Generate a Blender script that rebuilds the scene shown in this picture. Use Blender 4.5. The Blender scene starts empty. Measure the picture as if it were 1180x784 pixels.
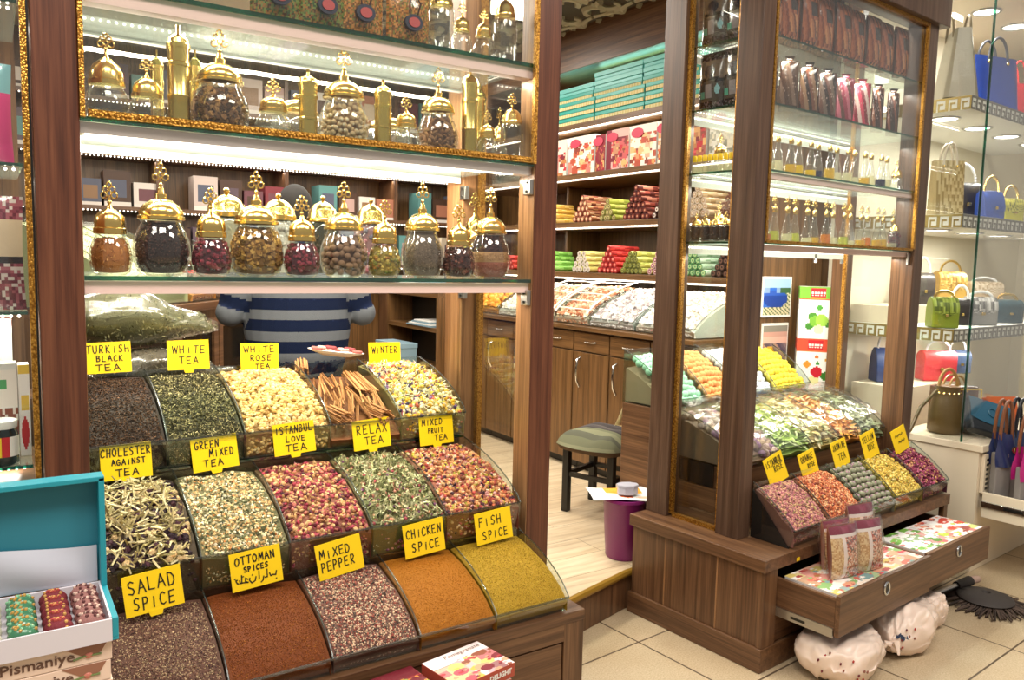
import bpy, math, random
import numpy as np
from mathutils import Vector, Matrix, Euler, noise
random.seed(7); RNG = np.random.default_rng(11)
PI = math.pi
SC = bpy.context.scene
COL = SC.collection
sin, cos, rad = math.sin, math.cos, math.radians

# ------------------------------------------------------------------ camera
FPX, YAW, PIT, ROL, CAMH = 920.0, 33.2, 5.6, 1.31, 1.55
_y, _p, _r = rad(YAW), rad(PIT), rad(ROL)
FW = Vector((sin(_y)*cos(_p), cos(_y)*cos(_p), -sin(_p)))
_rt = Vector((cos(_y), -sin(_y), 0)); _up = _rt.cross(FW)
RT = _rt*cos(_r) + _up*sin(_r); UP = -_rt*sin(_r) + _up*cos(_r)
CAM = Vector((0, 0, CAMH))
cd = bpy.data.cameras.new('camera'); co = bpy.data.objects.new('camera', cd); COL.objects.link(co)
cd.sensor_width = 36; cd.lens = FPX/1180*36; cd.clip_start = .05; cd.clip_end = 60
co.matrix_world = Matrix(((RT.x, UP.x, -FW.x, 0), (RT.y, UP.y, -FW.y, 0), (RT.z, UP.z, -FW.z, CAMH), (0, 0, 0, 1)))
SC.camera = co

# the right-hand display unit stands turned by 5.3 degrees: u along its front, v into the shop
RA = rad(5.3)
RO, RU, RV = Vector((2.41, 1.905, 0)), Vector((cos(RA), sin(RA), 0)), Vector((-sin(RA), cos(RA), 0))
def W(u, v, z=0): return RO + RU*u + RV*v + Vector((0, 0, z))
def _ray(x, y): return FW + RT*((x-590)/FPX) - UP*((y-392)/FPX)
def at(x, y, Y):                     # where a measured sight line meets the upright plane at depth Y
    r = _ray(x, y); return CAM + r*(Y/r.y)
def atX(x, y, X):
    r = _ray(x, y); return CAM + r*(X/r.x)
def atv(x, y, v):                    # the same for the turned unit: returns (u, v, z)
    r = _ray(x, y); n = RV; t = ((RO + RV*v) - CAM).dot(n)/r.dot(n); d = CAM + r*t - RO
    return (d.dot(RU), d.dot(RV), d.z)

# ------------------------------------------------------------------ materials
def lin(c):
    if isinstance(c, str): c = tuple(int(c[i:i+2], 16)/255 for i in (0, 2, 4))
    return tuple((v/12.92 if v <= .04045 else ((v+.055)/1.055)**2.4) for v in c)
MATS = {}
def newmat(name):
    m = bpy.data.materials.new(name); m.use_nodes = True; nt = m.node_tree
    return m, nt, nt.nodes['Principled BSDF']
def setp(b, base=None, rough=None, metal=None, **k):
    if base is not None: b.inputs['Base Color'].default_value = (*base, 1)
    if rough is not None: b.inputs['Roughness'].default_value = rough
    if metal is not None: b.inputs['Metallic'].default_value = metal
    for n, v in k.items(): b.inputs[n].default_value = v
def plain(name, c, rough=.5, metal=0, **k):
    m, nt, b = newmat(name); setp(b, lin(c), rough, metal, **k); MATS[name] = m; return m
def N(nt, typ, **k):
    n = nt.nodes.new(typ)
    for a, v in k.items():
        if a in n.inputs: n.inputs[a].default_value = v
        else: setattr(n, a, v)
    return n
def ramp(nt, stops):
    r = nt.nodes.new('ShaderNodeValToRGB'); e = r.color_ramp.elements
    while len(e) < len(stops): e.new(.5)
    for i, (p, c) in enumerate(stops): e[i].position = p; e[i].color = (*lin(c), 1)
    return r
def wood(name, dark, mid, light, axis='z', rough=.38, scale=1.0):
    m, nt, b = newmat(name); L = nt.links
    tc = N(nt, 'ShaderNodeTexCoord'); mp = N(nt, 'ShaderNodeMapping')
    s = {'z': (38, 38, 1.1), 'x': (1.1, 38, 38), 'y': (38, 1.1, 38)}[axis]
    mp.inputs['Scale'].default_value = tuple(v*scale for v in s)
    L.new(tc.outputs['Object'], mp.inputs['Vector'])
    n1 = N(nt, 'ShaderNodeTexNoise', Scale=1.0, Detail=5.0, Roughness=.65, Distortion=.6); L.new(mp.outputs[0], n1.inputs['Vector'])
    n2 = N(nt, 'ShaderNodeTexNoise', Scale=4.2, Detail=3.0); L.new(mp.outputs[0], n2.inputs['Vector'])
    mx = N(nt, 'ShaderNodeMath', operation='MULTIPLY_ADD'); mx.inputs[1].default_value = .42
    L.new(n2.outputs['Fac'], mx.inputs[0]); L.new(n1.outputs['Fac'], mx.inputs[2])
    r = ramp(nt, [(.45, dark), (.68, mid), (.95, light)]); L.new(mx.outputs[0], r.inputs[0])
    L.new(r.outputs[0], b.inputs['Base Color']); b.inputs['Roughness'].default_value = rough
    MATS[name] = m; return m
wood('wood', '3a2313', '5e402a', '7d5a3d')
wood('wood_flat', '3a2313', '5e402a', '7d5a3d', 'x')
wood('wood_deep', '3a2313', '5e402a', '7d5a3d', 'y')
wood('wood_red', '3c1d11', '5c3220', '774830')
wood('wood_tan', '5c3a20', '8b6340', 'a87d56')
wood('wood_tan_flat', '5c3a20', '8b6340', 'a87d56', 'x')
wood('wood_dark', '37251b', '50392b', '68503f')
wood('wood_cab', '3c2814', '614426', '7d5a36')
wood('wood_cab_flat', '3c2814', '614426', '7d5a36', 'y')
def attr_mat(name, rough, spec=.5, coat=0, bump=0, bscale=200, metal=0):
    m, nt, b = newmat(name); a = N(nt, 'ShaderNodeAttribute'); a.attribute_name = 'Col'
    nt.links.new(a.outputs['Color'], b.inputs['Base Color'])
    setp(b, None, rough, metal); b.inputs['Specular IOR Level'].default_value = spec; b.inputs['Coat Weight'].default_value = coat
    if bump:
        tc = N(nt, 'ShaderNodeTexCoord'); n = N(nt, 'ShaderNodeTexNoise', Scale=bscale, Detail=3.0); bp = N(nt, 'ShaderNodeBump', Strength=bump, Distance=.004)
        nt.links.new(tc.outputs['Object'], n.inputs['Vector']); nt.links.new(n.outputs['Fac'], bp.inputs['Height']); nt.links.new(bp.outputs[0], b.inputs['Normal'])
    MATS[name] = m
attr_mat('matte', .8, .25); attr_mat('paper', .45, .4); attr_mat('shiny', .25, .5, .3); attr_mat('leaf', .7, .3, 0, .4, 300)
attr_mat('leather', .38, .5, .1, .35, 120); attr_mat('foil', .16, .6, .8, .7, 26); attr_mat('cloth', .95, .1, 0, .5, 400)
plain('gold', 'efcf80', .2, 1); plain('brass', 'e0c878', .22, 1); plain('brass_dull', 'bfa060', .3, 1)
plain('chrome', 'd5d5d5', .18, 1); plain('steel', 'b8b4ae', .35, 1); plain('white_plastic', 'eeeae4', .4)
plain('reflected_pink', 'edcfc6', .35); plain('cream', 'e2d3ba', .45); plain('cream_wall', 'e6dec8', .6); plain('black', '15130f', .4); plain('dark_glass', '1c1a18', .06)  # the board's pink is reflected light and wood put into its colour
plain('white_board', 'f1efe8', .5); plain('purple', '7b1f63', .32); plain('rubber', '3b3430', .7); plain('skin', 'c18d6c', .5)
plain('turquoise', '1f93a4', .45); plain('turquoise_in', '2b7d90', .6); plain('teal', '2ba395', .4); plain('teal_light', '6cc4bc', .4); plain('hair', '15100d', .85)
plain('ink_brown', '6a4a3c', .5); plain('ink_blue', '2c3a56', .5); plain('tag_yellow', 'fcd410', .38); plain('ink', '17120d', .6); plain('trouser', '1d2027', .8); plain('ceil_dark', '2a1c15', .7)
def gilt():
    m, nt, b = newmat('gilt'); L = nt.links
    tc = N(nt, 'ShaderNodeTexCoord'); v = N(nt, 'ShaderNodeTexVoronoi', Scale=170.0); L.new(tc.outputs['Object'], v.inputs['Vector'])
    r = ramp(nt, [(0.1, 'dca548'), (.8, '8a5a1c')]); L.new(v.outputs['Distance'], r.inputs[0]); L.new(r.outputs[0], b.inputs['Base Color'])
    bp = N(nt, 'ShaderNodeBump', Strength=.5, Distance=.004); bp.invert = True; L.new(v.outputs['Distance'], bp.inputs['Height']); L.new(bp.outputs[0], b.inputs['Normal'])
    setp(b, None, .32, .75); MATS['gilt'] = m
gilt()
def thin_glass(name, tint, base=.05, edge=.55, rough=.01, power=3.0, milk=0, milkc=(.9, .92, .88)):
    m, nt, b = newmat(name); nt.nodes.remove(b); L = nt.links; out = nt.nodes['Material Output']
    t = N(nt, 'ShaderNodeBsdfTransparent'); t.inputs[0].default_value = (*tint, 1)
    g = N(nt, 'ShaderNodeBsdfGlossy'); g.inputs['Roughness'].default_value = rough; g.inputs[0].default_value = (1, 1, 1, 1)
    lw = N(nt, 'ShaderNodeLayerWeight'); lw.inputs['Blend'].default_value = .5
    pw = N(nt, 'ShaderNodeMath', operation='POWER'); pw.inputs[1].default_value = power; L.new(lw.outputs['Facing'], pw.inputs[0])
    ma = N(nt, 'ShaderNodeMath', operation='MULTIPLY_ADD'); ma.inputs[1].default_value = edge; ma.inputs[2].default_value = base; L.new(pw.outputs[0], ma.inputs[0])
    mx = N(nt, 'ShaderNodeMixShader'); L.new(ma.outputs[0], mx.inputs[0]); L.new(t.outputs[0], mx.inputs[1]); L.new(g.outputs[0], mx.inputs[2])
    res = mx
    if milk:                                     # scattering colour put in so glass and liquids look brightly lit
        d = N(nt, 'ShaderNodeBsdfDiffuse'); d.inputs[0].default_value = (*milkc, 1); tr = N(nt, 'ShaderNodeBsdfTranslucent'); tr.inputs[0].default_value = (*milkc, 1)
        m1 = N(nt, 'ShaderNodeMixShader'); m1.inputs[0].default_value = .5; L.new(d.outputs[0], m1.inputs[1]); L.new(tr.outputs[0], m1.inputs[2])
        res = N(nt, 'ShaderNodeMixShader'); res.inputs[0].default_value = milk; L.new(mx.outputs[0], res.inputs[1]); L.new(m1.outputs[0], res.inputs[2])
    L.new(res.outputs[0], out.inputs['Surface']); MATS[name] = m
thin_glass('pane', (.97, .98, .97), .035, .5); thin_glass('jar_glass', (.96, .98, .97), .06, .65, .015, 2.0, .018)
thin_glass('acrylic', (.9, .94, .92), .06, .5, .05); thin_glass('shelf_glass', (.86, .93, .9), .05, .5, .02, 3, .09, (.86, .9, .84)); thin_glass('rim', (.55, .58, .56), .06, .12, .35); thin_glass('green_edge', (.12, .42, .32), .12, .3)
thin_glass('film', (.96, .97, .97), .07, .4, .16, 1.7); thin_glass('polybag', (.95, .95, .93), .05, .4, .2, 1.6)
thin_glass('frost', (.9, .88, .84), .3, .3, .3, 1.5)
def emit(name, c, s):
    m, nt, b = newmat(name); setp(b, lin(c), .5); b.inputs['Emission Color'].default_value = (*lin(c), 1); b.inputs['Emission Strength'].default_value = s
    m.cycles.emission_sampling = 'NONE'; MATS[name] = m
emit('led', 'fff6e6', 9); emit('lamp', 'fffaf0', 7)
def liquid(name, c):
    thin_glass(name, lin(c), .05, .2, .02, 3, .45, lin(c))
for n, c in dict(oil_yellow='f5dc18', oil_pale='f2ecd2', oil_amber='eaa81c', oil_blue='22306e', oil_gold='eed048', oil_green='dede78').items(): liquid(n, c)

# ------------------------------------------------------------------ mesh builder
class MB:
    def __init__(s): s.v = []; s.f = []; s.m = []; s.c = []; s.M = None
    def add(s, vs, fs, m=0, c=(.8, .8, .8)):
        b = len(s.v)
        if s.M is not None: vs = [s.M @ Vector(v) for v in vs]
        s.v.extend(tuple(v) for v in vs); s.f.extend(tuple(i+b for i in f) for f in fs); s.m.extend([m]*len(fs))
        if isinstance(c, str): c = lin(c)
        if len(fs) and isinstance(c, list): s.c.extend(c)
        else: s.c.extend([c]*len(fs))
        return s
    def box(s, x0, x1, y0, y1, z0, z1, m=0, c=(.8, .8, .8)):
        return s.add([(x0, y0, z0), (x1, y0, z0), (x1, y1, z0), (x0, y1, z0), (x0, y0, z1), (x1, y0, z1), (x1, y1, z1), (x0, y1, z1)],
                     [(0, 3, 2, 1), (4, 5, 6, 7), (0, 1, 5, 4), (1, 2, 6, 5), (2, 3, 7, 6), (3, 0, 4, 7)], m, c)
    def tube(s, pts, r, n=8, m=0, c=(.8, .8, .8), cap=True, closed=False):
        P = [Vector(p) for p in pts]; k = len(P); R = r if isinstance(r, (list, tuple)) else [r]*k
        vs = []; prev = None
        for i in range(k):
            a = P[(i-1) % k] if (closed or i > 0) else P[i]; b = P[(i+1) % k] if (closed or i < k-1) else P[i]
            d = (b-a); d = d.normalized() if d.length > 1e-9 else Vector((0, 0, 1))
            if prev is None: x = d.orthogonal().normalized()
            else:
                x = prev - d*prev.dot(d); x = x.normalized() if x.length > 1e-6 else d.orthogonal().normalized()
            prev = x; y = d.cross(x)
            for j in range(n): t = 2*PI*j/n; vs.append(P[i] + (x*cos(t) + y*sin(t))*R[i])
        fs = []
        for i in range(k if closed else k-1):
            for j in range(n):
                a = i*n+j; b = i*n+(j+1) % n; i2 = (i+1) % k; fs.append((a, b, i2*n+(j+1) % n, i2*n+j))
        if cap and not closed: fs.append(tuple(range(n))[::-1]); fs.append(tuple((k-1)*n+j for j in range(n)))
        return s.add(vs, fs, m, c)
    def lathe(s, prof, n=20, o=(0, 0, 0), m=0, c=(.8, .8, .8), cap=True):
        vs = []; fs = []; k = len(prof)
        for r, z in prof:
            for j in range(n): t = 2*PI*j/n; vs.append((o[0]+r*cos(t), o[1]+r*sin(t), o[2]+z))
        for i in range(k-1):
            for j in range(n): fs.append((i*n+j, i*n+(j+1) % n, (i+1)*n+(j+1) % n, (i+1)*n+j))
        if cap:
            if prof[0][0] > 1e-5: fs.append(tuple(range(n))[::-1])
            if prof[-1][0] > 1e-5: fs.append(tuple((k-1)*n+j for j in range(n)))
        return s.add(vs, fs, m, c)
    def prism(s, poly, a, b, axis='x', m=0, c=(.8, .8, .8)):
        f = {'x': lambda p, t: (t, p[0], p[1]), 'y': lambda p, t: (p[0], t, p[1]), 'z': lambda p, t: (p[0], p[1], t)}[axis]
        n = len(poly); vs = [f(p, a) for p in poly] + [f(p, b) for p in poly]
        fs = [tuple(range(n)), tuple(range(2*n-1, n-1, -1))] + [(i, n+i, n+(i+1) % n, (i+1) % n) for i in range(n)]
        return s.add(vs, fs, m, c)
    def grid(s, fn, nu, nv, m=0, c=(.8, .8, .8), cf=None):
        vs = [fn(i/nu, j/nv) for i in range(nu+1) for j in range(nv+1)]; fs = []; cs = []
        for i in range(nu):
            for j in range(nv):
                a = i*(nv+1)+j; fs.append((a, a+nv+1, a+nv+2, a+1))
                if cf: q = cf((i+.5)/nu, (j+.5)/nv); cs.append(lin(q) if isinstance(q, str) else q)
        return s.add(vs, fs, m, cs if cf else c)
    def quad(s, a, b, c_, d, m=0, c=(.8, .8, .8)): return s.add([a, b, c_, d], [(0, 1, 2, 3)], m, c)
    def rot(s, M): s.M = M; return s
    def ball(s, o, r, m=0, c=(.8, .8, .8), n=10, k=6, sq=(1, 1, 1)):
        vs = []; fs = []
        for i in range(k+1):
            p = PI*i/k
            for j in range(n): t = 2*PI*j/n; vs.append((o[0]+r*sq[0]*sin(p)*cos(t), o[1]+r*sq[1]*sin(p)*sin(t), o[2]-r*sq[2]*cos(p)))
        for i in range(k):
            for j in range(n): fs.append((i*n+j, i*n+(j+1) % n, (i+1)*n+(j+1) % n, (i+1)*n+j))
        return s.add(vs, fs, m, c)
    def build(s, name, mats, parent=None, smooth=False, bev=0, loc=None, rz=0, ang=40):
        if isinstance(mats, str): mats = [mats]
        me = bpy.data.meshes.new(name); me.from_pydata(s.v, [], s.f); me.validate(clean_customdata=False) if False else None
        for m in mats: me.materials.append(MATS[m])
        me.polygons.foreach_set('material_index', s.m)
        a = me.attributes.new('Col', 'FLOAT_COLOR', 'FACE'); arr = np.ones((len(s.f), 4), np.float32)
        if len(s.f): arr[:, :3] = np.array([q if not isinstance(q, str) else lin(q) for q in s.c], np.float32); a.data.foreach_set('color', arr.ravel())
        if smooth:
            me.polygons.foreach_set('use_smooth', [True]*len(s.f))
            if ang < 180: me.set_sharp_from_angle(angle=rad(ang))
        me.update()
        return link(name, me, parent, bev, loc, rz)
def link(name, me, parent=None, bev=0, loc=None, rz=0):
    o = bpy.data.objects.new(name, me); COL.objects.link(o); o.parent = parent
    if loc is not None: o.location = loc
    if rz: o.rotation_euler = (0, 0, rz)
    if bev:
        b = o.modifiers.new('bevel', 'BEVEL'); b.width = bev; b.segments = 2; b.limit_method = 'ANGLE'; b.angle_limit = rad(50)
    return o
def tag(o, label=None, cat=None, group=None, kind=None):
    if label: o['label'] = label
    if cat: o['category'] = cat
    if group: o['group'] = group
    if kind: o['kind'] = kind
    return o
def thing(name, label, cat, loc=(0, 0, 0), rz=0, group=None):
    o = bpy.data.objects.new(name, None); COL.objects.link(o); o.empty_display_size = .05; o.location = loc; o.rotation_euler = (0, 0, rz)
    return tag(o, label, cat, group)
def struct(o): o['kind'] = 'structure'; return o
def dup(root, loc, rz=None, label=None, group=None, scale=None):
    r = root.copy(); COL.objects.link(r); r.location = loc
    if rz is not None: r.rotation_euler = (0, 0, rz)
    if scale is not None: r.scale = (scale,)*3 if not isinstance(scale, tuple) else scale
    if label: r['label'] = label
    if group: r['group'] = group
    for ch in list(root.children):
        c = ch.copy(); COL.objects.link(c); c.parent = r
        for g in list(ch.children):
            d = g.copy(); COL.objects.link(d); d.parent = c
    return r
def euler_mats(e):
    cx, cy, cz = np.cos(e).T; sx, sy, sz = np.sin(e).T
    return np.stack([np.stack([cy*cz, sx*sy*cz-cx*sz, cx*sy*cz+sx*sz], -1), np.stack([cy*sz, sx*sy*sz+cx*cz, cx*sy*sz-sx*cz], -1), np.stack([-sy, sx*cy, cx*cy], -1)], 1)
def scatter(name, mat, sets, parent=None, loc=None, rz=0, base=None, smooth=False):
    """loose bits: sets = [(template verts, faces, positions, eulers, scales(N,3), colours(N,3))]; base = an MB for the heap underneath"""
    V, F, Cc = [], [], []; off = 0
    if base is not None:
        V.append(np.array(base.v, float)); F += [list(f) for f in base.f]; Cc += [np.array([lin(c) if isinstance(c, str) else c for c in base.c])]; off = len(base.v)
    for tv, tf, P, E_, S, C_ in sets:
        tv = np.array(tv, float); R = euler_mats(np.array(E_)); n = len(P); k = len(tv)
        q = np.einsum('nij,nkj->nki', R, tv[None]*np.array(S)[:, None, :]) + np.array(P)[:, None, :]
        V.append(q.reshape(-1, 3)); o = off + np.arange(n)*k
        for a in o.tolist(): F += [[a+i for i in f] for f in tf]
        Cc.append(np.repeat(np.array(C_), len(tf), 0)); off += n*k
    me = bpy.data.meshes.new(name); Vc = np.concatenate(V); me.from_pydata(Vc.tolist(), [], F); me.materials.append(MATS[mat])
    a = me.attributes.new('Col', 'FLOAT_COLOR', 'FACE'); arr = np.ones((len(F), 4), np.float32); arr[:, :3] = np.concatenate(Cc); a.data.foreach_set('color', arr.ravel())
    if smooth: me.polygons.foreach_set('use_smooth', [True]*len(F))
    me.update(); return link(name, me, parent, 0, loc, rz)
# templates of loose bits (unit size)
def _ball(n, k):
    m = MB().ball((0, 0, 0), .5, n=n, k=k); return m.v, m.f
T_BALL = _ball(6, 4)
T_CUBE = ([(-.5, -.5, -.5), (.5, -.5, -.5), (.5, .5, -.5), (-.5, .5, -.5), (-.5, -.5, .5), (.5, -.5, .5), (.5, .5, .5), (-.5, .5, .5)], [(0, 3, 2, 1), (4, 5, 6, 7), (0, 1, 5, 4), (1, 2, 6, 5), (2, 3, 7, 6), (3, 0, 4, 7)])
T_FLAKE = ([(-.5, 0, 0), (0, -.5, .12), (.5, 0, 0), (0, .5, .12)], [(0, 1, 2), (0, 2, 3)])
T_LEAF = ([(-.5, 0, 0), (-.15, -.12, .06), (.2, -.1, .08), (.5, 0, 0), (.2, .1, .08), (-.15, .12, .06)], [(0, 1, 5), (1, 2, 4, 5), (2, 3, 4)])
T_STICK = ([(-.5, -.5, -.5), (.5, -.5, -.5), (0, .5, -.5), (-.5, -.5, .5), (.5, -.5, .5), (0, .5, .5)], [(0, 2, 1), (3, 4, 5), (0, 1, 4, 3), (1, 2, 5, 4), (2, 0, 3, 5)])
_b = MB().lathe([(.02, -.5), (.38, -.3), (.5, 0), (.42, .25), (.22, .5)], 7, cap=True); T_BUD = (_b.v, _b.f)
_o = MB().lathe([(0, -.5), (.5, 0), (0, .5)], 4, cap=False); T_GRAIN = (_o.v, _o.f)
def cols(n, pal, jit=.12, w=None):
    """n colours picked from a palette of hex strings, each a little lighter or darker than the next (real variation from bit to bit)"""
    p = np.array([lin(c) for c in pal]); i = RNG.choice(len(pal), n, p=None if w is None else np.array(w)/sum(w))
    return np.clip(p[i]*(1+RNG.normal(0, jit, (n, 1))), 0.002, .95)
def rnd_e(n): return RNG.uniform(-PI, PI, (n, 3))
def txt(s, size, parent, mat, loc, rot, name='lettering', bold=0, ext=.0006, align='CENTER', shear=0, sx=1):
    cu = bpy.data.curves.new(name, 'FONT'); cu.body = s; cu.size = size; cu.align_x = align; cu.align_y = 'CENTER'; cu.extrude = ext; cu.offset = bold; cu.shear = shear; cu.resolution_u = 2
    t = bpy.data.objects.new(name, cu); COL.objects.link(t); bpy.context.view_layer.update()
    me = bpy.data.meshes.new_from_object(t.evaluated_get(bpy.context.evaluated_depsgraph_get())); bpy.data.objects.remove(t); bpy.data.curves.remove(cu)
    me.materials.clear(); me.materials.append(MATS[mat]); o = link(name, me, parent); o.location = loc; o.rotation_euler = rot; o.scale = (sx, 1, 1); return o
# handwriting: marker strokes in a 0..1 box
HW = dict(A=[[(0, 0), (.45, 1), (.95, 0)], [(.2, .38), (.75, .4)]], B=[[(.1, 0), (.1, 1), (.6, .95), (.7, .75), (.5, .55), (.12, .52)], [(.5, .54), (.8, .4), (.75, .1), (.5, 0), (.1, 0)]],
 C=[[(.85, .85), (.55, 1), (.2, .85), (.05, .5), (.2, .1), (.55, 0), (.9, .12)]], D=[[(.1, 0), (.12, 1), (.55, .95), (.85, .65), (.85, .35), (.6, .05), (.1, 0)]],
 E=[[(.85, 1), (.12, .97), (.1, 0), (.85, .02)], [(.1, .5), (.7, .52)]], F=[[(.1, 0), (.12, 1), (.85, 1)], [(.12, .55), (.65, .55)]],
 G=[[(.85, .85), (.5, 1), (.15, .8), (.05, .4), (.25, .05), (.65, 0), (.88, .2), (.88, .45), (.55, .45)]], H=[[(.1, 0), (.12, 1)], [(.82, 0), (.85, 1)], [(.1, .5), (.85, .52)]],
 I=[[(.5, 0), (.5, .82)], [(.5, .98), (.51, 1.06)]], J=[[(.8, 1), (.75, .2), (.5, 0), (.2, .08), (.1, .3)]], K=[[(.12, 0), (.12, 1)], [(.8, 1), (.14, .48), (.85, 0)]],
 L=[[(.12, 1), (.1, .02), (.8, 0)]], M=[[(.02, 0), (.15, 1), (.5, .3), (.85, 1), (.98, 0)]], N=[[(.1, 0), (.12, 1), (.82, .03), (.85, 1)]],
 O=[[(.5, 1), (.15, .8), (.05, .4), (.3, .03), (.65, .02), (.92, .35), (.88, .75), (.5, 1)]], P=[[(.12, 0), (.12, 1), (.6, .98), (.8, .75), (.6, .5), (.14, .46)]],
 Q=[[(.5, 1), (.1, .7), (.1, .3), (.5, 0), (.9, .3), (.9, .7), (.5, 1)], [(.6, .3), (1, -.05)]], R=[[(.12, 0), (.12, 1), (.6, .97), (.78, .75), (.55, .5), (.14, .48), (.85, 0)]],
 S=[[(.82, .88), (.5, 1), (.18, .85), (.2, .62), (.7, .42), (.82, .2), (.55, 0), (.12, .1)]], T=[[(.5, 0), (.52, .98)], [(.02, .97), (.98, 1)]],
 U=[[(.1, 1), (.12, .25), (.35, 0), (.65, .02), (.85, .3), (.87, 1)]], V=[[(.05, 1), (.48, 0), (.92, 1)]], W=[[(0, 1), (.25, 0), (.5, .8), (.75, 0), (1, 1)]],
 X=[[(.08, 1), (.9, 0)], [(.88, 1), (.05, 0)]], Y=[[(.08, 1), (.5, .5), (.9, 1)], [(.5, .5), (.48, 0)]], Z=[[(.1, 1), (.88, 1), (.08, 0), (.9, .02)]])
def stroke(mb, P, w, y=0, m=0):
    """a marker stroke as a thin raised ribbon in the x-z plane facing -y"""
    for (x0, z0), (x1, z1) in zip(P[:-1], P[1:]):
        d = Vector((x1-x0, z1-z0)); L = d.length
        if L < 1e-6: continue
        d /= L; n = Vector((-d.y, d.x))*w/2; e = d*w*.35
        a = [(x0-e.x+n.x, y, z0-e.y+n.y), (x0-e.x-n.x, y, z0-e.y-n.y), (x1+e.x-n.x, y, z1+e.y-n.y), (x1+e.x+n.x, y, z1+e.y+n.y)]
        mb.add(a, [(0, 1, 2, 3)], m)
def hand_text(mb, s, x, z, w, h, sw, y=0, rng=random):
    """s fitted into the box x..x+w, z..z+h"""
    n = len(s); cw = w/max(n, 1)
    for i, ch in enumerate(s):
        G = HW.get(ch.upper())
        if not G: continue
        hh = h*(1 if ch.isupper() else .78); jx, jz = rng.uniform(-.05, .05)*cw, rng.uniform(-.05, .05)*h; sl = rng.uniform(-.05, .1)
        for st in G: stroke(mb, [(x+cw*(i+.1+.76*px)+jx+sl*pz*cw, z+hh*pz+jz) for px, pz in st], sw, y)
# ------------------------------------------------------------------ the setting
def tile_mat():
    m, nt, b = newmat('tile'); L = nt.links
    tc = N(nt, 'ShaderNodeTexCoord'); br = N(nt, 'ShaderNodeTexBrick'); br.offset = 0; br.squash = 1
    mp = N(nt, 'ShaderNodeMapping'); mp.inputs['Location'].default_value = (.18, -.454, 0); L.new(tc.outputs['Object'], mp.inputs['Vector']); L.new(mp.outputs[0], br.inputs['Vector'])
    for k, v in dict(Scale=1.0).items(): br.inputs[k].default_value = v
    br.inputs['Mortar Size'].default_value = .0042; br.inputs['Mortar Smooth'].default_value = .1; br.inputs['Brick Width'].default_value = .61; br.inputs['Row Height'].default_value = .477
    n = N(nt, 'ShaderNodeTexNoise', Scale=160.0, Detail=4.0, Roughness=.7); L.new(tc.outputs['Object'], n.inputs['Vector'])
    n2 = N(nt, 'ShaderNodeTexNoise', Scale=3.0, Detail=5.0); L.new(tc.outputs['Object'], n2.inputs['Vector'])
    r = ramp(nt, [(.3, 'b3a084'), (.55, 'd2c3aa'), (.75, 'dfd2bd')]); L.new(n.outputs['Fac'], r.inputs[0])
    r2 = ramp(nt, [(.3, 'd6c5ac'), (.6, 'ebe2d3')]); L.new(n2.outputs['Fac'], r2.inputs[0])
    mx = N(nt, 'ShaderNodeMix', data_type='RGBA', blend_type='MULTIPLY'); mx.inputs[0].default_value = .8; L.new(r.outputs[0], mx.inputs[6]); L.new(r2.outputs[0], mx.inputs[7])
    L.new(mx.outputs[2], br.inputs['Color1']); L.new(mx.outputs[2], br.inputs['Color2']); br.inputs['Mortar'].default_value = (*lin('5b4a38'), 1)
    L.new(br.outputs['Color'], b.inputs['Base Color']); setp(b, None, .42); MATS['tile'] = m
tile_mat()
def laminate():
    m, nt, b = newmat('laminate'); L = nt.links
    tc = N(nt, 'ShaderNodeTexCoord'); br = N(nt, 'ShaderNodeTexBrick'); L.new(tc.outputs['Object'], br.inputs['Vector'])
    br.inputs['Scale'].default_value = 1; br.inputs['Mortar Size'].default_value = .0015; br.inputs['Brick Width'].default_value = 1.2; br.inputs['Row Height'].default_value = .19
    mp = N(nt, 'ShaderNodeMapping'); mp.inputs['Scale'].default_value = (1.2, 16, 1); L.new(tc.outputs['Object'], mp.inputs['Vector'])
    n = N(nt, 'ShaderNodeTexNoise', Scale=2.0, Detail=5.0, Distortion=.8); L.new(mp.outputs[0], n.inputs['Vector'])
    r = ramp(nt, [(.3, 'c0a888'), (.5, 'd4bf9f'), (.75, 'e2d0b4')]); L.new(n.outputs['Fac'], r.inputs[0])
    L.new(r.outputs[0], br.inputs['Color1']); L.new(r.outputs[0], br.inputs['Color2']); br.inputs['Mortar'].default_value = (*lin('7d6240'), 1)
    L.new(br.outputs['Color'], b.inputs['Base Color']); setp(b, None, .28); MATS['laminate'] = m
laminate()
struct(MB().box(-6, 5, -6, 3, -.1, 0).build('floor_street', 'tile', None, loc=RO, rz=RA))
FZ = .187
fr = [(-1.25, 2.42), (1.70, 2.42), (2.345, 2.6), (4.3, 2.78)]
poly = fr + [(4.3, 7.2), (-1.25, 7.2)]
struct(MB().prism(poly, FZ-.03, FZ, 'z').build('floor_shop', 'laminate'))
struct(MB().prism([(x, y+.012) for x, y in fr] + [(4.3, 7.2), (-1.25, 7.2)], 0.002, FZ-.03, 'z').build('trim_step_riser', 'wood'))
m = MB()
for (a, b_) in zip(fr[:-1], fr[1:]): m.tube([(a[0], a[1]+.004, FZ-.014), (b_[0], b_[1]+.004, FZ-.014)], .0165, 8)
plain('nosing', 'a8812f', .35, .4)
struct(m.build('trim_step_nosing', 'nosing', smooth=True))
struct(MB().box(-1.35, -1.25, 2.3, 7.2, 0, 3.4).build('wall_left', 'wood'))
struct(MB().box(-1.25, 4.4, 7.1, 7.2, 0, 3.4).build('wall_back', 'wood_cab'))
struct(MB().box(4.3, 4.4, 2.93, 7.1, 0, 3.4).build('wall_right', 'wood_cab'))
CZ = 3.2
struct(MB().box(-1.25, 4.4, 2.3, 7.1, CZ, CZ+.1).build('ceiling_shop', 'cream_wall'))
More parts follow.
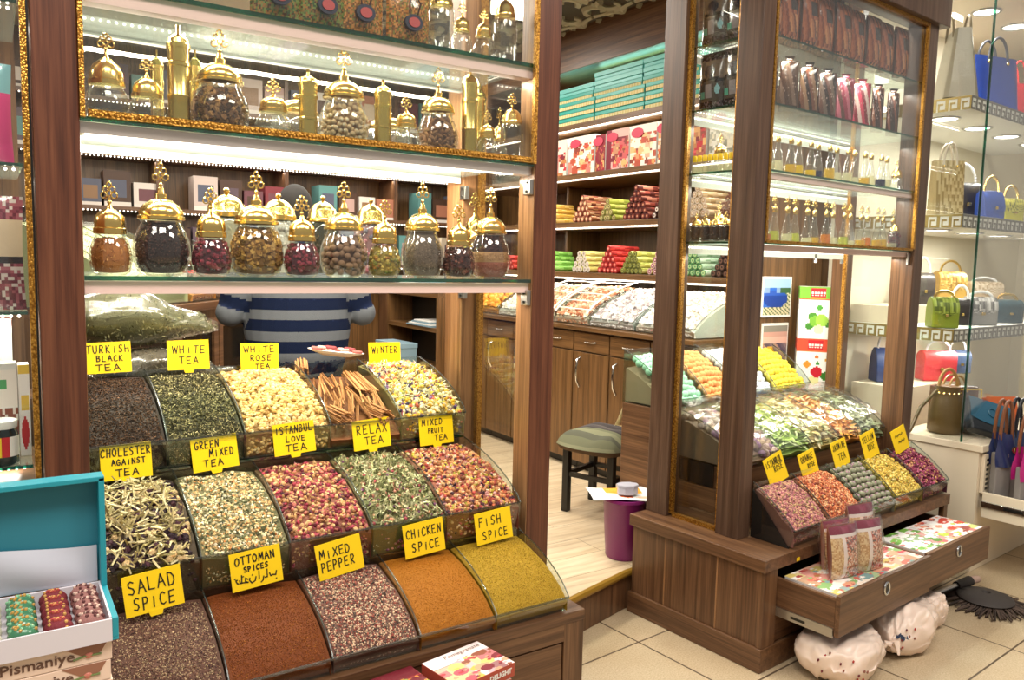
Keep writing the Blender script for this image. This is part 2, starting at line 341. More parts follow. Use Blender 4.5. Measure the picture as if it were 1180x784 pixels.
# carved openwork panel under the ceiling
m = MB(); plain('carved', 'a8a288', .6); plain('carved_ground', '3f3626', .7)
m.box(2.0, 3.62, 3.1, 6.0, CZ-.02, CZ-.002, 1)
def curl(cx, cy, r, a0, turns, flip=1):
    P = []
    for i in range(15):
        t = i/14; a = a0+flip*t*turns*2*PI; rr = r*(1-.72*t); P.append((cx+rr*cos(a), cy+rr*sin(a), CZ-.026))
    m.tube(P, [.026*(1-.5*i/14) for i in range(15)], 5)
for i in range(4):
    for j in range(7):
        cx, cy = 2.2+i*.4, 3.3+j*.4
        for k in range(4): curl(cx+.1*cos(k*PI/2+.78), cy+.1*sin(k*PI/2+.78), .095, k*PI/2, .8, 1 if k % 2 else -1)
        m.tube([(cx-.19, cy, CZ-.026), (cx, cy+.03, CZ-.026), (cx+.19, cy, CZ-.026)], .016, 5); m.tube([(cx, cy-.19, CZ-.026), (cx+.03, cy, CZ-.026), (cx, cy+.19, CZ-.026)], .016, 5)
for x in (2.0, 3.62): m.box(x-.03, x+.03, 3.1, 6.0, CZ-.05, CZ-.003)
for y in (3.1, 6.0): m.box(2.0, 3.62, y-.03, y+.03, CZ-.05, CZ-.003)
struct(m.build('trim_carved_ceiling', ['carved', 'carved_ground']))
# bag shop shell (walls behind and beyond its show case)
def wbox(name, mat, u0, u1, v0, v1, z0, z1): return MB().box(u0, u1, v0, v1, z0, z1).build(name, mat, None, loc=RO, rz=RA)
struct(wbox('wall_bag_shop', 'cream_wall', 1.87, 4.6, .82, .9, 0, 3.4))
struct(wbox('wall_bag_shop_side', 'cream_wall', 4.5, 4.6, -.6, .82, 0, 3.4))
struct(wbox('ceiling_bag_shop', 'cream_wall', 1.78, 4.6, -.1, .9, 3.1, 3.2))

# ------------------------------------------------------------------ light
def area(name, loc, size, power, col=(1, .93, .82), rot=(0, 0, 0), sy=None, spread=None):
    d = bpy.data.lights.new(name, 'AREA'); d.energy = power; d.color = col; d.size = size
    if sy: d.shape = 'RECTANGLE'; d.size_y = sy
    if spread: d.spread = spread
    o = bpy.data.objects.new(name, d); COL.objects.link(o); o.location = loc; o.rotation_euler = rot; return o
w = bpy.data.worlds.new('world'); SC.world = w; w.use_nodes = True
w.node_tree.nodes['Background'].inputs[0].default_value = (1.0, .94, .86, 1); w.node_tree.nodes['Background'].inputs[1].default_value = .42
area('bazaar_lamp', (.3, .2, 4.2), 1.6, 130, (1, .93, .84), (0, 0, 0), 1.0)
area('bazaar_lamp', (2.9, -.2, 4.2), 1.6, 120, (1, .93, .84), (0, 0, 0), 1.0)
area('bazaar_lamp', (-1.6, .8, 4.0), 1.2, 60, (1, .94, .86), (0, 0, 0), .8)
area('shop_lamp', (.6, 4.4, CZ-.03), .9, 75, (1, .93, .82), (0, 0, 0), .5)
area('shop_lamp', (1.85, 3.6, CZ-.06), .5, 55, (1, .93, .82), (0, 0, 0), .5)
area('shop_lamp', (2.3, 5.4, CZ-.06), .9, 75, (1, .93, .82), (0, 0, 0), .5)
SC.view_settings.view_transform = 'Standard'; SC.view_settings.look = 'None'; SC.view_settings.gamma = 1; SC.view_settings.use_curve_mapping = False
SC.view_settings.exposure = -.22
SC.cycles.max_bounces = 7; SC.cycles.transparent_max_bounces = 28; SC.cycles.glossy_bounces = 4; SC.cycles.diffuse_bounces = 3; SC.cycles.caustics_reflective = False; SC.cycles.caustics_refractive = False
SC.cycles.sample_clamp_indirect = 4.0
def led_dots(mb, p0, p1, n, r=.004, up=(0, 0, 1), m=0):
    """little bright diodes in a row"""
    a, b = Vector(p0), Vector(p1)
    for i in range(n): mb.ball(tuple(a.lerp(b, (i+.5)/n)), r, m, n=6, k=4)
# ------------------------------------------------------------------ left display cabinet
FY = 2.40
dc = thing('display_cabinet', 'tall brown display cabinet with gilt edged glass above the spice bins, left of the entrance', 'cabinet', (0, FY, 0))
def P(mb, name, mat, par=None, **k): return mb.build(name, mat, par or dc, **k)
def lb(x0, x1, y0, y1, z0, z1, m=0): return MB().box(x0, x1, y0-FY, y1-FY, z0, z1, m)
P(lb(.105, .21, 2.40, 2.50, .02, 3.1), 'post', 'wood_red', bev=.004)
P(lb(1.655, 1.755, 2.40, 2.50, .02, 3.1), 'post', 'wood_red', bev=.004)
P(lb(.105, .19, 2.94, 3.05, .19, 3.1), 'post', 'wood', bev=.004)
P(lb(1.66, 1.737, 2.935, 3.075, .19, 3.1), 'post', 'wood_tan', bev=.004)
P(lb(1.651, 1.6545, 2.402, 2.498, .4, 3.08), 'lit_post_side', 'wood_tan')  # thin tan sheet: the lit inner side of the post painted as lighter wood
P(lb(.1, 1.76, 2.395, 3.08, 3.1, 3.19), 'crown_board', 'wood_flat')
P(lb(1.72, 1.728, 2.5, 2.935, .55, 3.09), 'side_pane', 'pane')
P(lb(1.73, 1.752, 2.905, 2.932, .2, 3.09), 'gilt_moulding', 'gilt')
P(lb(1.73, 1.752, 2.502, 2.52, .2, 3.09), 'gilt_moulding', 'gilt')
P(lb(.212, 1.652, 2.412, 2.417, 1.927, 3.09), 'front_pane', 'pane'); P(lb(.212, 1.652, 2.955, 2.96, 1.94, 3.09), 'back_pane', 'pane')  # rear pane added so its reflections of the jars brighten the case
P(lb(.21, .222, 2.388, 2.404, 1.9, 3.09), 'gilt_moulding', 'gilt')
P(lb(1.636, 1.650, 2.388, 2.404, 1.9, 3.09), 'gilt_moulding', 'gilt')
m = lb(.229, 1.633, 2.390, 2.405, 1.902, 1.922)
for i in range(118):
    m.ball((.234+i*.0119, 2.3895-FY, 1.912), .0052, 0, n=6, k=4, sq=(.9, .7, 1))
P(m, 'gilt_moulding', 'gilt')
# shelves: glass sheet, green cut edge, pale edge board, rear LED board
def shelf(z, edge_m, dz0, dz1, back=2.93):
    s = P(lb(.2, 1.655, 2.415, back, z-.006, z+.004), 'glass_shelf', 'shelf_glass')
    P(lb(.2, 1.656, 2.406, 2.414, z-.007, z+.005), 'cut_edge', 'green_edge', s)
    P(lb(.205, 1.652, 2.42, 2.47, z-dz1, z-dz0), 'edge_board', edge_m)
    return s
s1 = shelf(1.482, 'reflected_pink', .010, .044)
plain('alu', 'd9cfc6', .3, .6); shelf(1.9, 'alu', .008, .038); shelf(2.245, 'reflected_pink', .006, .044)
def ledboard(x0, x1, y, z0, z1, zd, n, par=None, fy=0):
    b = P(MB().box(x0, x1, y-fy, y+.02-fy, z0, z1), 'led_board', 'white_plastic', par)
    d = MB(); led_dots(d, (x0+.01, y-.003-fy, zd), (x1-.01, y-.003-fy, zd), n, .0042)
    P(d, 'led_diodes', 'led', b); return b
ledboard(.21, 1.645, 2.93, 1.868, 1.925, 1.917, 62, fy=FY); ledboard(.21, 1.645, 2.93, 2.235, 2.295, 2.285, 62, fy=FY)
for z, w_ in ((1.89, 20), (2.235, 34), (2.9, 30)): area('led_lamp', (.93, 2.88, z-.02), 1.4, w_, (1, .91, .74), (rad(25), 0, 0), .02)
area('led_lamp', (.93, 2.5, 1.43), 1.4, 6, (1, .92, .8), (0, 0, 0), .02)
for z in (1.9, 2.25): area('led_lamp', (.93, 2.52, z-.05), 1.4, 9, (1, .91, .74), (rad(-20), 0, 0), .02)
for (x, y, z) in ((1.64, 2.425, 1.42), (1.64, 2.425, 1.82), (1.66, 2.93, 1.42), (1.66, 2.93, 1.83)):
    k = P(lb(x-.005, x+.016, y-.02, y+.024, z-.028, z+.028), 'shelf_bracket', 'steel', bev=.003)
    for dz in (-.016, .016): P(MB().tube([(x-.009, y-FY, z+dz), (x-.003, y-FY, z+dz)], .005, 8), 'screw', 'black', k)
# base and stepped bin supports
P(lb(-.3, 1.66, 2.075, 2.40, .02, .345), 'base', 'wood_flat')
P(lb(-.3, 1.67, 2.055, 2.40, .335, .372), 'base_top', 'wood_flat', bev=.003)
P(lb(1.585, 1.668, 2.058, 2.08, .02, .335), 'base_stile', 'wood', bev=.002)
P(lb(-.3, 1.585, 2.058, 2.08, .275, .335), 'base_rail', 'wood_flat')
P(lb(1.26, 1.58, 2.062, 2.08, .04, .268), 'drawer_front', 'wood_flat', bev=.002)
P(lb(.2, 1.6, 2.42, 2.78, .19, .563), 'bin_support', 'wood_flat')
P(lb(.215, 1.6, 2.83, 3.22, .19, .832), 'bin_support', 'wood_flat')
g = P(lb(.217, 1.6, 2.797, 3.22, .833, .841), 'glass_sheet', 'shelf_glass'); P(lb(.217, 1.6, 2.788, 2.796, .832, .842), 'cut_edge', 'green_edge', g)
# pulled-out lower drawer that carries the sweet boxes
dr = P(lb(.25, 1.25, 1.83, 2.05, .20, .215), 'drawer', 'wood_flat'); P(lb(.25, 1.25, 1.82, 1.835, .12, .30), 'drawer_front', 'wood_flat', dr); P(lb(1.235, 1.25, 1.83, 2.06, .2, .30), 'drawer_side', 'wood_deep', dr)

# ------------------------------------------------------------------ acrylic bins
def prof(Y0, zt, Y1, z1, n=10, mix=.55):
    o = []
    for i in range(n+1):
        a = i/n; qy, qz = 1-cos(a*PI/2), sin(a*PI/2); o.append((Y0+(Y1-Y0)*(mix*qy+(1-mix)*a), zt+(z1-zt)*(mix*qz+(1-mix)*a)))
    return o
def bin_tray(label, divs, Y0, Y1, zb, zt, z1, loc=(0, 0, 0), rz=0, grp=None, mix=.55):
    t = thing('acrylic_bin_tray', label, 'tray', loc, rz, grp); x0, x1 = divs[0], divs[-1]; k = .004
    m = MB().box(x0, x1, Y0+.02, Y1, zb, zb+k); m.build('tray_bottom', 'acrylic', t)
    m = MB(); m.add([(x0, Y0+.02, zb), (x1, Y0+.02, zb), (x1, Y0, zt), (x0, Y0, zt), (x0, Y0+.024, zb), (x1, Y0+.024, zb), (x1, Y0+.004, zt), (x0, Y0+.004, zt)], [(0, 1, 2, 3), (5, 4, 7, 6), (0, 3, 7, 4), (1, 5, 6, 2)])
    m.build('front_lip', 'acrylic', t)
    m = MB().box(x0, x1, Y0-.001, Y0+.006, zt, zt+.005); m.build('lip_rim', 'rim', t)
    MB().box(x0, x1, Y1-k, Y1, zb, z1+.015).build('back_panel', 'acrylic', t)
    pr_ = prof(Y0+.002, zt+.004, Y1, z1+.018, 12, mix)
    for x in divs:
        m = MB(); n = len(pr_)
        pl = [(y, z) for y, z in pr_] + [(Y1, zb), (Y0+.02, zb)]
        m.prism(pl, x-.0018, x+.0018, 'x'); d = m.build('divider', 'acrylic', t)
        e = MB(); e.tube([(x, y, z) for y, z in pr_], .0028, 6); e.build('divider_rim', 'rim', d)
    return t
def heap_fn(xa, xb, Y0, zt, Y1, z1, drop=.012, bulge=.012, rough=.004, mix=.55, seed=0):
    pr_ = prof(Y0, zt, Y1, z1, 24, mix); ph = seed*1.7
    def f(a, b):
        k = b*24; i = min(int(k), 23); t = k-i; y = pr_[i][0]*(1-t)+pr_[i+1][0]*t; z = pr_[i][1]*(1-t)+pr_[i+1][1]*t
        w = sin(PI*a)**.7 if 0 < a < 1 else 0
        z += -drop + bulge*w*(.4+.6*sin(PI*b)) + rough*(sin(a*11+ph+b*5)*sin(b*13+ph))
        return (xa+(xb-xa)*a, y, z)
    return f
def heap_base(f, zb, Y0, Y1, col, nu=14, nv=16):
    m = MB().grid(f, nu, nv, 0, col)
    # skirts down to the tray bottom so the heap is a solid body
    for j in range(nv):
        for a in (0, 1):
            p, q = f(a, j/nv), f(a, (j+1)/nv); m.quad(p, q, (q[0], q[1], zb), (p[0], p[1], zb), 0, col)
    for i in range(nu):
        for b in (0, 1):
            p, q = f(i/nu, b), f((i+1)/nu, b); y = p[1] if b else p[1]+.02
            m.quad(p, q, (q[0], y, zb), (p[0], y, zb), 0, col)
    return m
def heap_pts(f, n, lift=0., seed=0):
    r = RNG.random((n, 2)); return np.array([f(.03+.94*a, .03+.94*b) for a, b in r]) + np.array([0, 0, lift])
def heap(name, label, cat, dv, i, Y0, zt, Y1, z1, zb, base_col, sets, mat='leaf', drop=.012, bulge=.014, rough=.004, loc=None, rz=0, group=None, mix=.55):
    f = heap_fn(dv[i]+.004, dv[i+1]-.004, Y0+.006, zt, Y1-.006, z1, drop, bulge, rough, mix, i)
    ss = []
    for tpl, n, size, pal, w, flat in sets:
        Pn = heap_pts(f, n, size[0][2]*.25 if flat < 2 else 0.001); E_ = rnd_e(n)
        if flat == 1.5: Pn[:, 0] = np.clip(Pn[:, 0], dv[i]+.055, dv[i+1]-.055)
        if flat == 1: E_[:, :2] *= .22
        S = RNG.uniform(np.array(size[0]), np.array(size[1]), (n, 3))
        if flat == 3: S[:] = S[:, :1]
        k = n//7; r = RNG.random((k, 2)); zz = zb+.014+(zt-drop-zb-.020)*r[:, 1]; q = np.stack([dv[i]+.012+(dv[i+1]-dv[i]-.024)*r[:, 0], Y0+.0275-.017*(zz-zb)/(zt-zb), zz], 1)   # bits seen through the front lip
        E2 = E_[:k].copy(); S2 = S[:k].copy()
        S2 = np.minimum(S2, .014)
        Pn = np.concatenate([Pn, q]); E_ = np.concatenate([E_, E2]); S = np.concatenate([S, S2]); n += k
        ss.append((tpl[0], tpl[1], Pn, E_, S, cols(n, pal, .2, w)))
    o = scatter(name, mat, ss, None, loc, rz, heap_base(f, zb+.005, Y0, Y1, base_col))
    tag(o, label, cat, group, 'stuff'); return f
R1 = ([.215, .471, .722, 1.031, 1.314, 1.6], 2.774, 3.228, .845, .935, 1.10)
R2 = ([.215, .486, .748, 1.02, 1.294, 1.6], 2.362, 2.784, .567, .671, .815)
R3 = ([.215, .489, .771, 1.045, 1.314, 1.6], 2.056, 2.385, .374, .424, .555)
for (dv, Y0, Y1, zb, zt, z1), l in zip((R1, R2, R3), ('topmost clear acrylic tray of five tea and cinnamon bins in the left cabinet', 'middle clear acrylic tray of five tea bins in the left cabinet', 'lowest clear acrylic tray of five powdered spice bins in front of the left cabinet')):
    bin_tray(l, dv, Y0, Y1, zb, zt, z1)
def H(row, i, name, label, base, sets, **k):
    dv, Y0, Y1, zb, zt, z1 = row; return heap(name, label, k.pop('cat', 'loose tea'), dv, i, Y0, zt, Y1, z1, zb, base, sets, **k)
s = lambda a, b=None: (a, b or tuple(v*1.5 for v in a))
H(R1, 0, 'black_tea', 'dark brown black tea leaves filling the leftmost bin of the top tray', '2e2017', [(T_STICK, 4200, s((.0016, .0016, .006)), ['3a281b', '4d3524', '241811', '6a4a32'], None, 0)], rough=.002)
H(R1, 1, 'white_tea', 'grey green wiry white tea leaves with pale tips in the second bin of the top tray', '3b3822', [(T_STICK, 3300, s((.002, .002, .011)), ['4a462b', '6d6844', '35321f', 'a79c6c', 'c9bd8a'], [3, 3, 3, 2, 1], 0)], rough=.003)
H(R1, 2, 'white_rose_buds', 'cream white rose buds heaped in the third bin of the top tray', '8a6a3a', [(T_BUD, 1200, s((.012, .012, .015), (.018, .018, .022)), ['d8b878', 'c9a25e', 'e0c890', 'b58a48', 'd0ae70'], None, 0)])
H(R1, 4, 'winter_tea', 'mixed yellow, violet and cream dried flowers in the rightmost bin of the top tray', '8a7a48', [(T_BUD, 430, s((.015, .015, .015), (.026, .026, .022)), ['d8b040', 'd8c898', 'e0d2a8', '3f2f4a', '6a4668', 'c89a28', 'b85a40', 'a8a860'], [4, 5, 4, 1.4, 1.6, 4, 1.4, 2], 0), (T_LEAF, 640, s((.02, .025, .02), (.036, .05, .05)), ['dccfa4', 'd2b860', 'c8a83c', 'd8c89c', '7a5878', '4a3858', '98985a', 'b0506a'], [5, 4, 3, 4, 1.3, 1.3, 2, 1], 0), (T_STICK, 300, s((.0018, .0018, .03)), ['d9d0a0', 'efe8cc'], None, 0)], rough=.006)
H(R2, 0, 'herb_root_tea', 'coarse straw stalks with dark purple blossoms in the leftmost bin of the middle tray', '4a3b2b', [(T_BUD, 260, s((.018, .018, .016)), ['2f1d24', '4a2a33', '3a2630', 'd3b98a', 'c8a878'], [4, 3, 3, 2, 2], 0), (T_LEAF, 300, s((.025, .022, .03)), ['3d2a2c', '5a3f3a', 'c9b892', 'b69f70'], None, 0), (T_STICK, 330, s((.0035, .0035, .05), (.006, .006, .09)), ['d6c596', 'b9a774', 'c8b888', 'e2d5aa', 'a1935f'], None, 1.5)], rough=.01)
H(R2, 1, 'green_mixed_tea', 'chopped beige, orange and green tea mix in the second bin of the middle tray', '6a6242', [(T_CUBE, 2300, s((.004, .005, .003), (.009, .009, .006)), ['e8d6a8', 'c9a772', 'd8b27a', '6c6d4a', '8a8a62', '4d4f38', 'cc8448', 'efe4c6'], [4, 4, 4, 4, 3, 3, 1, 3], 0)], rough=.005)
H(R2, 2, 'love_tea', 'pink and red rose buds mixed with tan pieces in the third bin of the middle tray', '7d4a38', [(T_BUD, 900, s((.010, .010, .012), (.017, .017, .018)), ['b88a58', 'c9a070', '9a3444', 'a84a54', '6a2430', 'b86a5c', '4a282c', 'd0aa78', '8a5a38'], [4, 4, 3, 2, 3, 2, 2, 2, 3], 0), (T_LEAF, 260, s((.016, .016, .02)), ['a04058', '8a2c44', 'c07a7c', '7a6a3a'], None, 0)])
H(R2, 3, 'relax_tea', 'pale green curled leaves mixed with flowers in the fourth bin of the middle tray', '69663f', [(T_LEAF, 1150, s((.016, .022, .03), (.03, .05, .08)), ['a3a070', '86895a', 'b8b48a', '6c7046', 'c0b48c'], None, 0), (T_BUD, 230, s((.009, .009, .011)), ['d7a07a', 'b55a60', '7a4a6a', 'dcb088', 'c98a72'], None, 0), (T_STICK, 170, s((.004, .003, .03)), ['c4c49a', 'a9aa78'], None, 0)], rough=.006)
H(R2, 4, 'mixed_fruit_tea', 'colourful chopped dried fruit tea in the rightmost bin of the middle tray', '8a4f3c', [(T_BUD, 800, s((.010, .010, .011), (.018, .018, .018)), ['b87848', 'c89464', '9a4038', '5c2830', 'd0a878', '3e242c', 'c08884', 'b0983a', '8a5434'], [4, 4, 3, 2, 3, 2, 2, 1, 4], 0), (T_CUBE, 420, s((.007, .007, .006), (.013, .013, .01)), ['b86040', 'd0a078', 'a04a40', 'a09a3a', 'dcc0a4'], None, 0)])
H(R3, 0, 'salad_spice', 'brown grey flaky salad spice powder in the leftmost bin of the lowest tray', '5f4034', [(T_GRAIN, 5200, s((.0022, .0022, .0035), (.0046, .0046, .007)), ['7a5545', '5a3a30', 'b59a78', '40292a', '9a7660', 'c8b08a'], None, 0)], cat='spice', rough=.002)
H(R3, 1, 'ottoman_spice', 'red brown ground spice filling the second bin of the lowest tray', '6e340a', [(T_GRAIN, 7000, s((.0018, .0018, .0018), (.0042, .0042, .0034)), ['7c3e0c', '6c330a', '8c4c12', '5a2806', 'b07428'], [5, 5, 4, 3, 1], 0)], cat='spice', rough=.0015)
H(R3, 2, 'mixed_pepper', 'mixed pink, white and black peppercorns in the middle bin of the lowest tray', '6a4a40', [(T_BALL, 3600, s((.0042,)*3, (.0062,)*3), ['c9a88c', 'e0c4a4', '8a4038', 'a35a4c', '5f5046', '3f332e', 'b58a70'], [4, 3, 3, 3, 3, 2, 3], 3)], cat='spice', rough=.002)
H(R3, 3, 'chicken_spice', 'orange ground chicken spice filling the fourth bin of the lowest tray', '9c5e0c', [(T_GRAIN, 6200, s((.0014,)*3, (.0032,)*3), ['a8680e', '98590a', 'b8761a', '8a4e06'], [5, 5, 3, 2], 0)], cat='spice', rough=.0012)
H(R3, 4, 'fish_spice', 'mustard yellow ground fish spice filling the rightmost bin of the lowest tray', 'a37f1c', [(T_GRAIN, 6200, s((.0018,)*3, (.0046, .0046, .0036)), ['b08f22', '9c7a18', 'c4a440', '8a6a12'], [5, 4, 3, 2], 0)], cat='spice', rough=.0015)
# cinnamon sticks: each one a curled quill
f = heap_fn(R1[0][3]+.004, R1[0][4]-.004, R1[1]+.006, R1[4], R1[2]-.006, R1[5], .06, .01, .003, .55, 3)
plain('cinnamon', 'b07a48', .75)
tag(heap_base(f, R1[3]+.005, R1[1], R1[2], '7a4a26').build('cinnamon_chips', 'leaf'), 'bed of brown cinnamon chips under the whole sticks in the fourth bin of the top tray', 'spice', None, 'stuff')
def quill(L, r):
    m = MB(); P2 = []
    for sgn in (1, -1):
        Q = []
        for i in range(9): a = i/8*4.6; rr = r*(.58-.07*i/8*4); Q.append((sgn*(r*.46 - 0) + rr*cos(PI-a if sgn > 0 else a)*.8, rr*sin(a) if sgn > 0 else rr*sin(a)))
        P2.append(Q)
    for Q in P2:
        k = len(Q); vs = [(x, y, -L/2) for x, y in Q]+[(x, y, L/2) for x, y in Q]; I = [(x*.82, y*.82, -L/2) for x, y in Q]+[(x*.82, y*.82, L/2) for x, y in Q]
        b = len(vs); fs = []
        for i in range(k-1): fs += [(i, i+1, k+i+1, k+i), (b+i+1, b+i, b+k+i, b+k+i+1), (i, b+i, b+i+1, i+1), (k+i, k+i+1, b+k+i+1, b+k+i)]
        m.add(vs+I, fs, 0, random.choice(['b5804e', 'a06a3c', 'c08c58']))
    return m
def make_stick(L, r, label):
    o = quill(L, r).build('cinnamon_stick', 'leaf', smooth=True); return tag(o, label, 'cinnamon stick', 'cinnamon sticks in the bin')
protos = [make_stick(.13, .0085, ''), make_stick(.15, .0095, ''), make_stick(.11, .0075, '')]
used = [0, 0, 0]
def put_stick(loc, d, k, label):
    o = protos[k] if not used[k] else protos[k].copy()
    if used[k]: COL.objects.link(o)
    used[k] = 1; o.location = loc; o.rotation_mode = 'QUATERNION'; o.rotation_quaternion = Vector(d).to_track_quat('Z', 'Y') @ Euler((0, 0, random.uniform(0, 6))).to_quaternion(); o['label'] = label; o['group'] = 'cinnamon sticks in the bin'
xa, xb = R1[0][3]+.045, R1[0][4]-.045
L1 = 'loose brown cinnamon stick lying on the heap in the fourth bin of the top tray'
for lay in range(3):
    for i in range(13):
        a = (i+.5)/13+random.uniform(-.03, .03); b = .30+.20*lay+random.uniform(-.06, .06)
        p = Vector(f(a, b)); q = Vector(f(a+random.uniform(-.12, .12), max(.02, b-.22))); p.x = min(max(p.x, xa), xb)
        d = (q-p).normalized(); put_stick(p+Vector((0, 0, .018+.012*(i % 3))), d, random.randrange(3), L1)
for bx, bz, lb_ in ((.17, .12, 'front left'), (.74, .10, 'front right'), (.10, .93, 'back left')):
    for i in range(12):
        a = i/12*2*PI; rr = .026 if i < 9 else .009; c = f(bx, bz)
        dd = (.25, -1, -.15) if lb_ != 'back left' else (-.3, -1, -.25)
        put_stick((c[0]+rr*cos(a), c[1]+.02, c[2]+.05+rr*sin(a)), dd, 2, 'brown cinnamon stick in the %s bundle seen end on, top tray' % lb_)
for i in range(9):
    c = f(.62+.03*i, .62); put_stick((c[0], c[1], c[2]+.05), (.12+.02*i, -1, -.45), 1, 'brown cinnamon stick in the flat leaning bundle at the right of the fourth bin')

# dish with dried citrus on the cinnamon
dp = at(382, 412, 3.17); ds = thing('oval_dish', 'white oval dish of dried pink fruit slices resting on the cinnamon bin', 'dish', (dp.x, 3.12, dp.z+.012)); ds.rotation_euler = (0, rad(7), rad(-8))
m = MB().lathe([(.0, .0), (.06, .0), (.115, .018), (.117, .021), (.06, .005), (0, .005)], 28); m.v = [(x, y*.5, z) for x, y, z in m.v]; m.build('plate', 'white_plastic', ds, smooth=True)
for i in range(7):
    x = -.08+.027*i
    r_ = MB().tube([(x+.02*cos(a*PI/5), .018*sin(a*PI/5)+.012*(i % 2)-.006, .024+.004*(i % 3)) for a in range(10)], .006, 6, closed=True, c=['b56a62', 'd8b0a0', '9a4a4c'][i % 3])
    r_.ball((x, 0, .023), .013, 0, ['e0c0b0', 'c98880'][i % 2], 8, 5, (1, .9, .3)); o = r_.build('dried_fruit_slice', 'matte', smooth=True); o.location = (dp.x+x*.0, 3.12, dp.z+.013); o.rotation_euler = (0, rad(7), rad(-8))
    tag(o, 'dried pink fruit slice in the white oval dish above the cinnamon', 'fruit slice', 'fruit slices in the dish')

# ------------------------------------------------------------------ yellow price tags
def price_tag(loc, lines, label, rz=0, rx=-8, ry=0, w=.15, h=.112, clip=True, arabic=False, squiggle=False):
    t = thing('price_tag', label, 'sign', loc); t.rotation_euler = (rad(rx), rad(ry), rz)
    m = MB().box(-w/2, w/2, 0, .002, 0, h); m.build('card', 'tag_yellow', t)
    if clip: MB().prism([(-.02, .004), (-.015, -.012), (.015, -.012), (.02, .004)], -.001, .003, 'y').build('clip', 'tag_yellow', t)
    m = MB(); n = len(lines); rr = random.Random(len(label)*7+n)
    for (s_, x, z, ww, hh) in lines: hand_text(m, s_, -w/2+w*x, h*z, w*ww, h*hh, .0036, -.0012, rr)
    if arabic:
        for st in ([(.88, .3), (.86, .2), (.8, .22), (.76, .2), (.74, .28)], [(.70, .4), (.69, .2), (.64, .2)], [(.62, .24), (.6, .14), (.56, .1)], [(.54, .4), (.53, .2)], [(.47, .28), (.45, .18), (.38, .14), (.34, .22), (.35, .28)], [(.40, .34), (.41, .35)],
                   [(.31, .26), (.27, .31), (.26, .22), (.31, .18), (.22, .2), (.16, .2), (.15, .28)], [(.2, .4), (.19, .2)], [(.13, .2), (.1, .22), (.08, .3), (.11, .3)], [(.22, .36), (.235, .36)], [(.06, .34), (.075, .35)], [(.86, .1), (.87, .1)]):
            stroke(m, [(-w/2+w*a, h*b) for a, b in st], .0036, -.0012)
    if squiggle:
        for z0, x0, x1 in ((.7, .2, .75), (.42, .34, .8)): stroke(m, [(-w/2+w*(x0+(x1-x0)*i/14), h*(z0+.06*(1 if i % 2 else -1)*(.6+.4*sin(i*2.1)))) for i in range(15)], .0028, -.0012)
    m.build('lettering', 'ink', t); return t
def tag_at(px, py, Y, lines, label, **k):
    p = at(px, py, Y); return price_tag(p, lines, label, **k)
T = tag_at
T(126, 430, 3.19, [('TURKiSH', .02, .66, .96, .24), ('BLACK', .22, .38, .62, .18), ('TEA', .18, .08, .6, .2)], 'yellow card reading TURKISH BLACK TEA', ry=-1, clip=False)
T(218, 426, 3.19, [('WHiTE', .1, .56, .82, .25), ('TEA', .26, .2, .5, .23)], 'yellow card reading WHITE TEA')
T(300, 428, 3.19, [('WHiTE', .06, .68, .86, .22), ('ROSE', .22, .38, .6, .2), ('TEA', .36, .1, .42, .17)], 'yellow card reading WHITE ROSE TEA', ry=1)
T(444, 424, 3.21, [('WiNTER', .08, .58, .84, .26)], 'yellow card reading WINTER behind the dried flowers', ry=1)
T(147, 552, 2.765, [('CHOLESTER', 0, .68, 1, .22), ('AGAiNST', .2, .42, .68, .16), ('TEA', .26, .1, .5, .2)], 'yellow card reading CHOLESTEROL AGAINST TEA', ry=-1)
T(250, 541, 2.765, [('GREEN', .06, .68, .56, .22), ('MiXED', .36, .4, .56, .22), ('TEA', .22, .12, .46, .2)], 'yellow card reading GREEN MIXED TEA', ry=-4)
T(341, 523, 2.765, [('iSTANBUL', .04, .68, .92, .23), ('Love', .28, .4, .5, .2), ('TEA', .24, .1, .56, .21)], 'yellow card reading ISTANBUL LOVE TEA', ry=-3)
T(430, 517, 2.765, [('RELAX', .08, .52, .86, .3), ('TEA', .28, .16, .54, .24)], 'yellow card reading RELAX TEA', ry=-3)
T(504, 512, 2.765, [('MiXED', .06, .7, .64, .2), ('fruit', .24, .42, .46, .2), ('TEA', .42, .14, .4, .19)], 'yellow card reading MIXED FRUIT TEA', ry=-1)
T(180, 704, 2.30, [('SALAD', .06, .54, .86, .32), ('SPiCE', .12, .12, .74, .3)], 'yellow card reading SALAD SPICE', ry=-5)
T(298, 676, 2.33, [('OTTOMAN', .08, .68, .82, .2), ('spices', .24, .46, .5, .17)], 'yellow card reading OTTOMAN SPICES with an Arabic line below', ry=-4, clip=False, arabic=True)
T(395, 662, 2.33, [('MiXED', .06, .58, .7, .24), ('PEPPER', .06, .22, .76, .26)], 'yellow card reading MIXED PEPPER', ry=-7, clip=False)
T(491, 639, 2.335, [('CHiCKEN', .05, .58, .9, .25), ('SPiCE', .16, .16, .72, .25)], 'yellow card reading CHICKEN SPICE', ry=-4, clip=False)
T(571, 624, 2.335, [('FiSH', .08, .55, .66, .28), ('SPiCE', .16, .14, .72, .25)], 'yellow card reading FISH SPICE', ry=-4, clip=False)

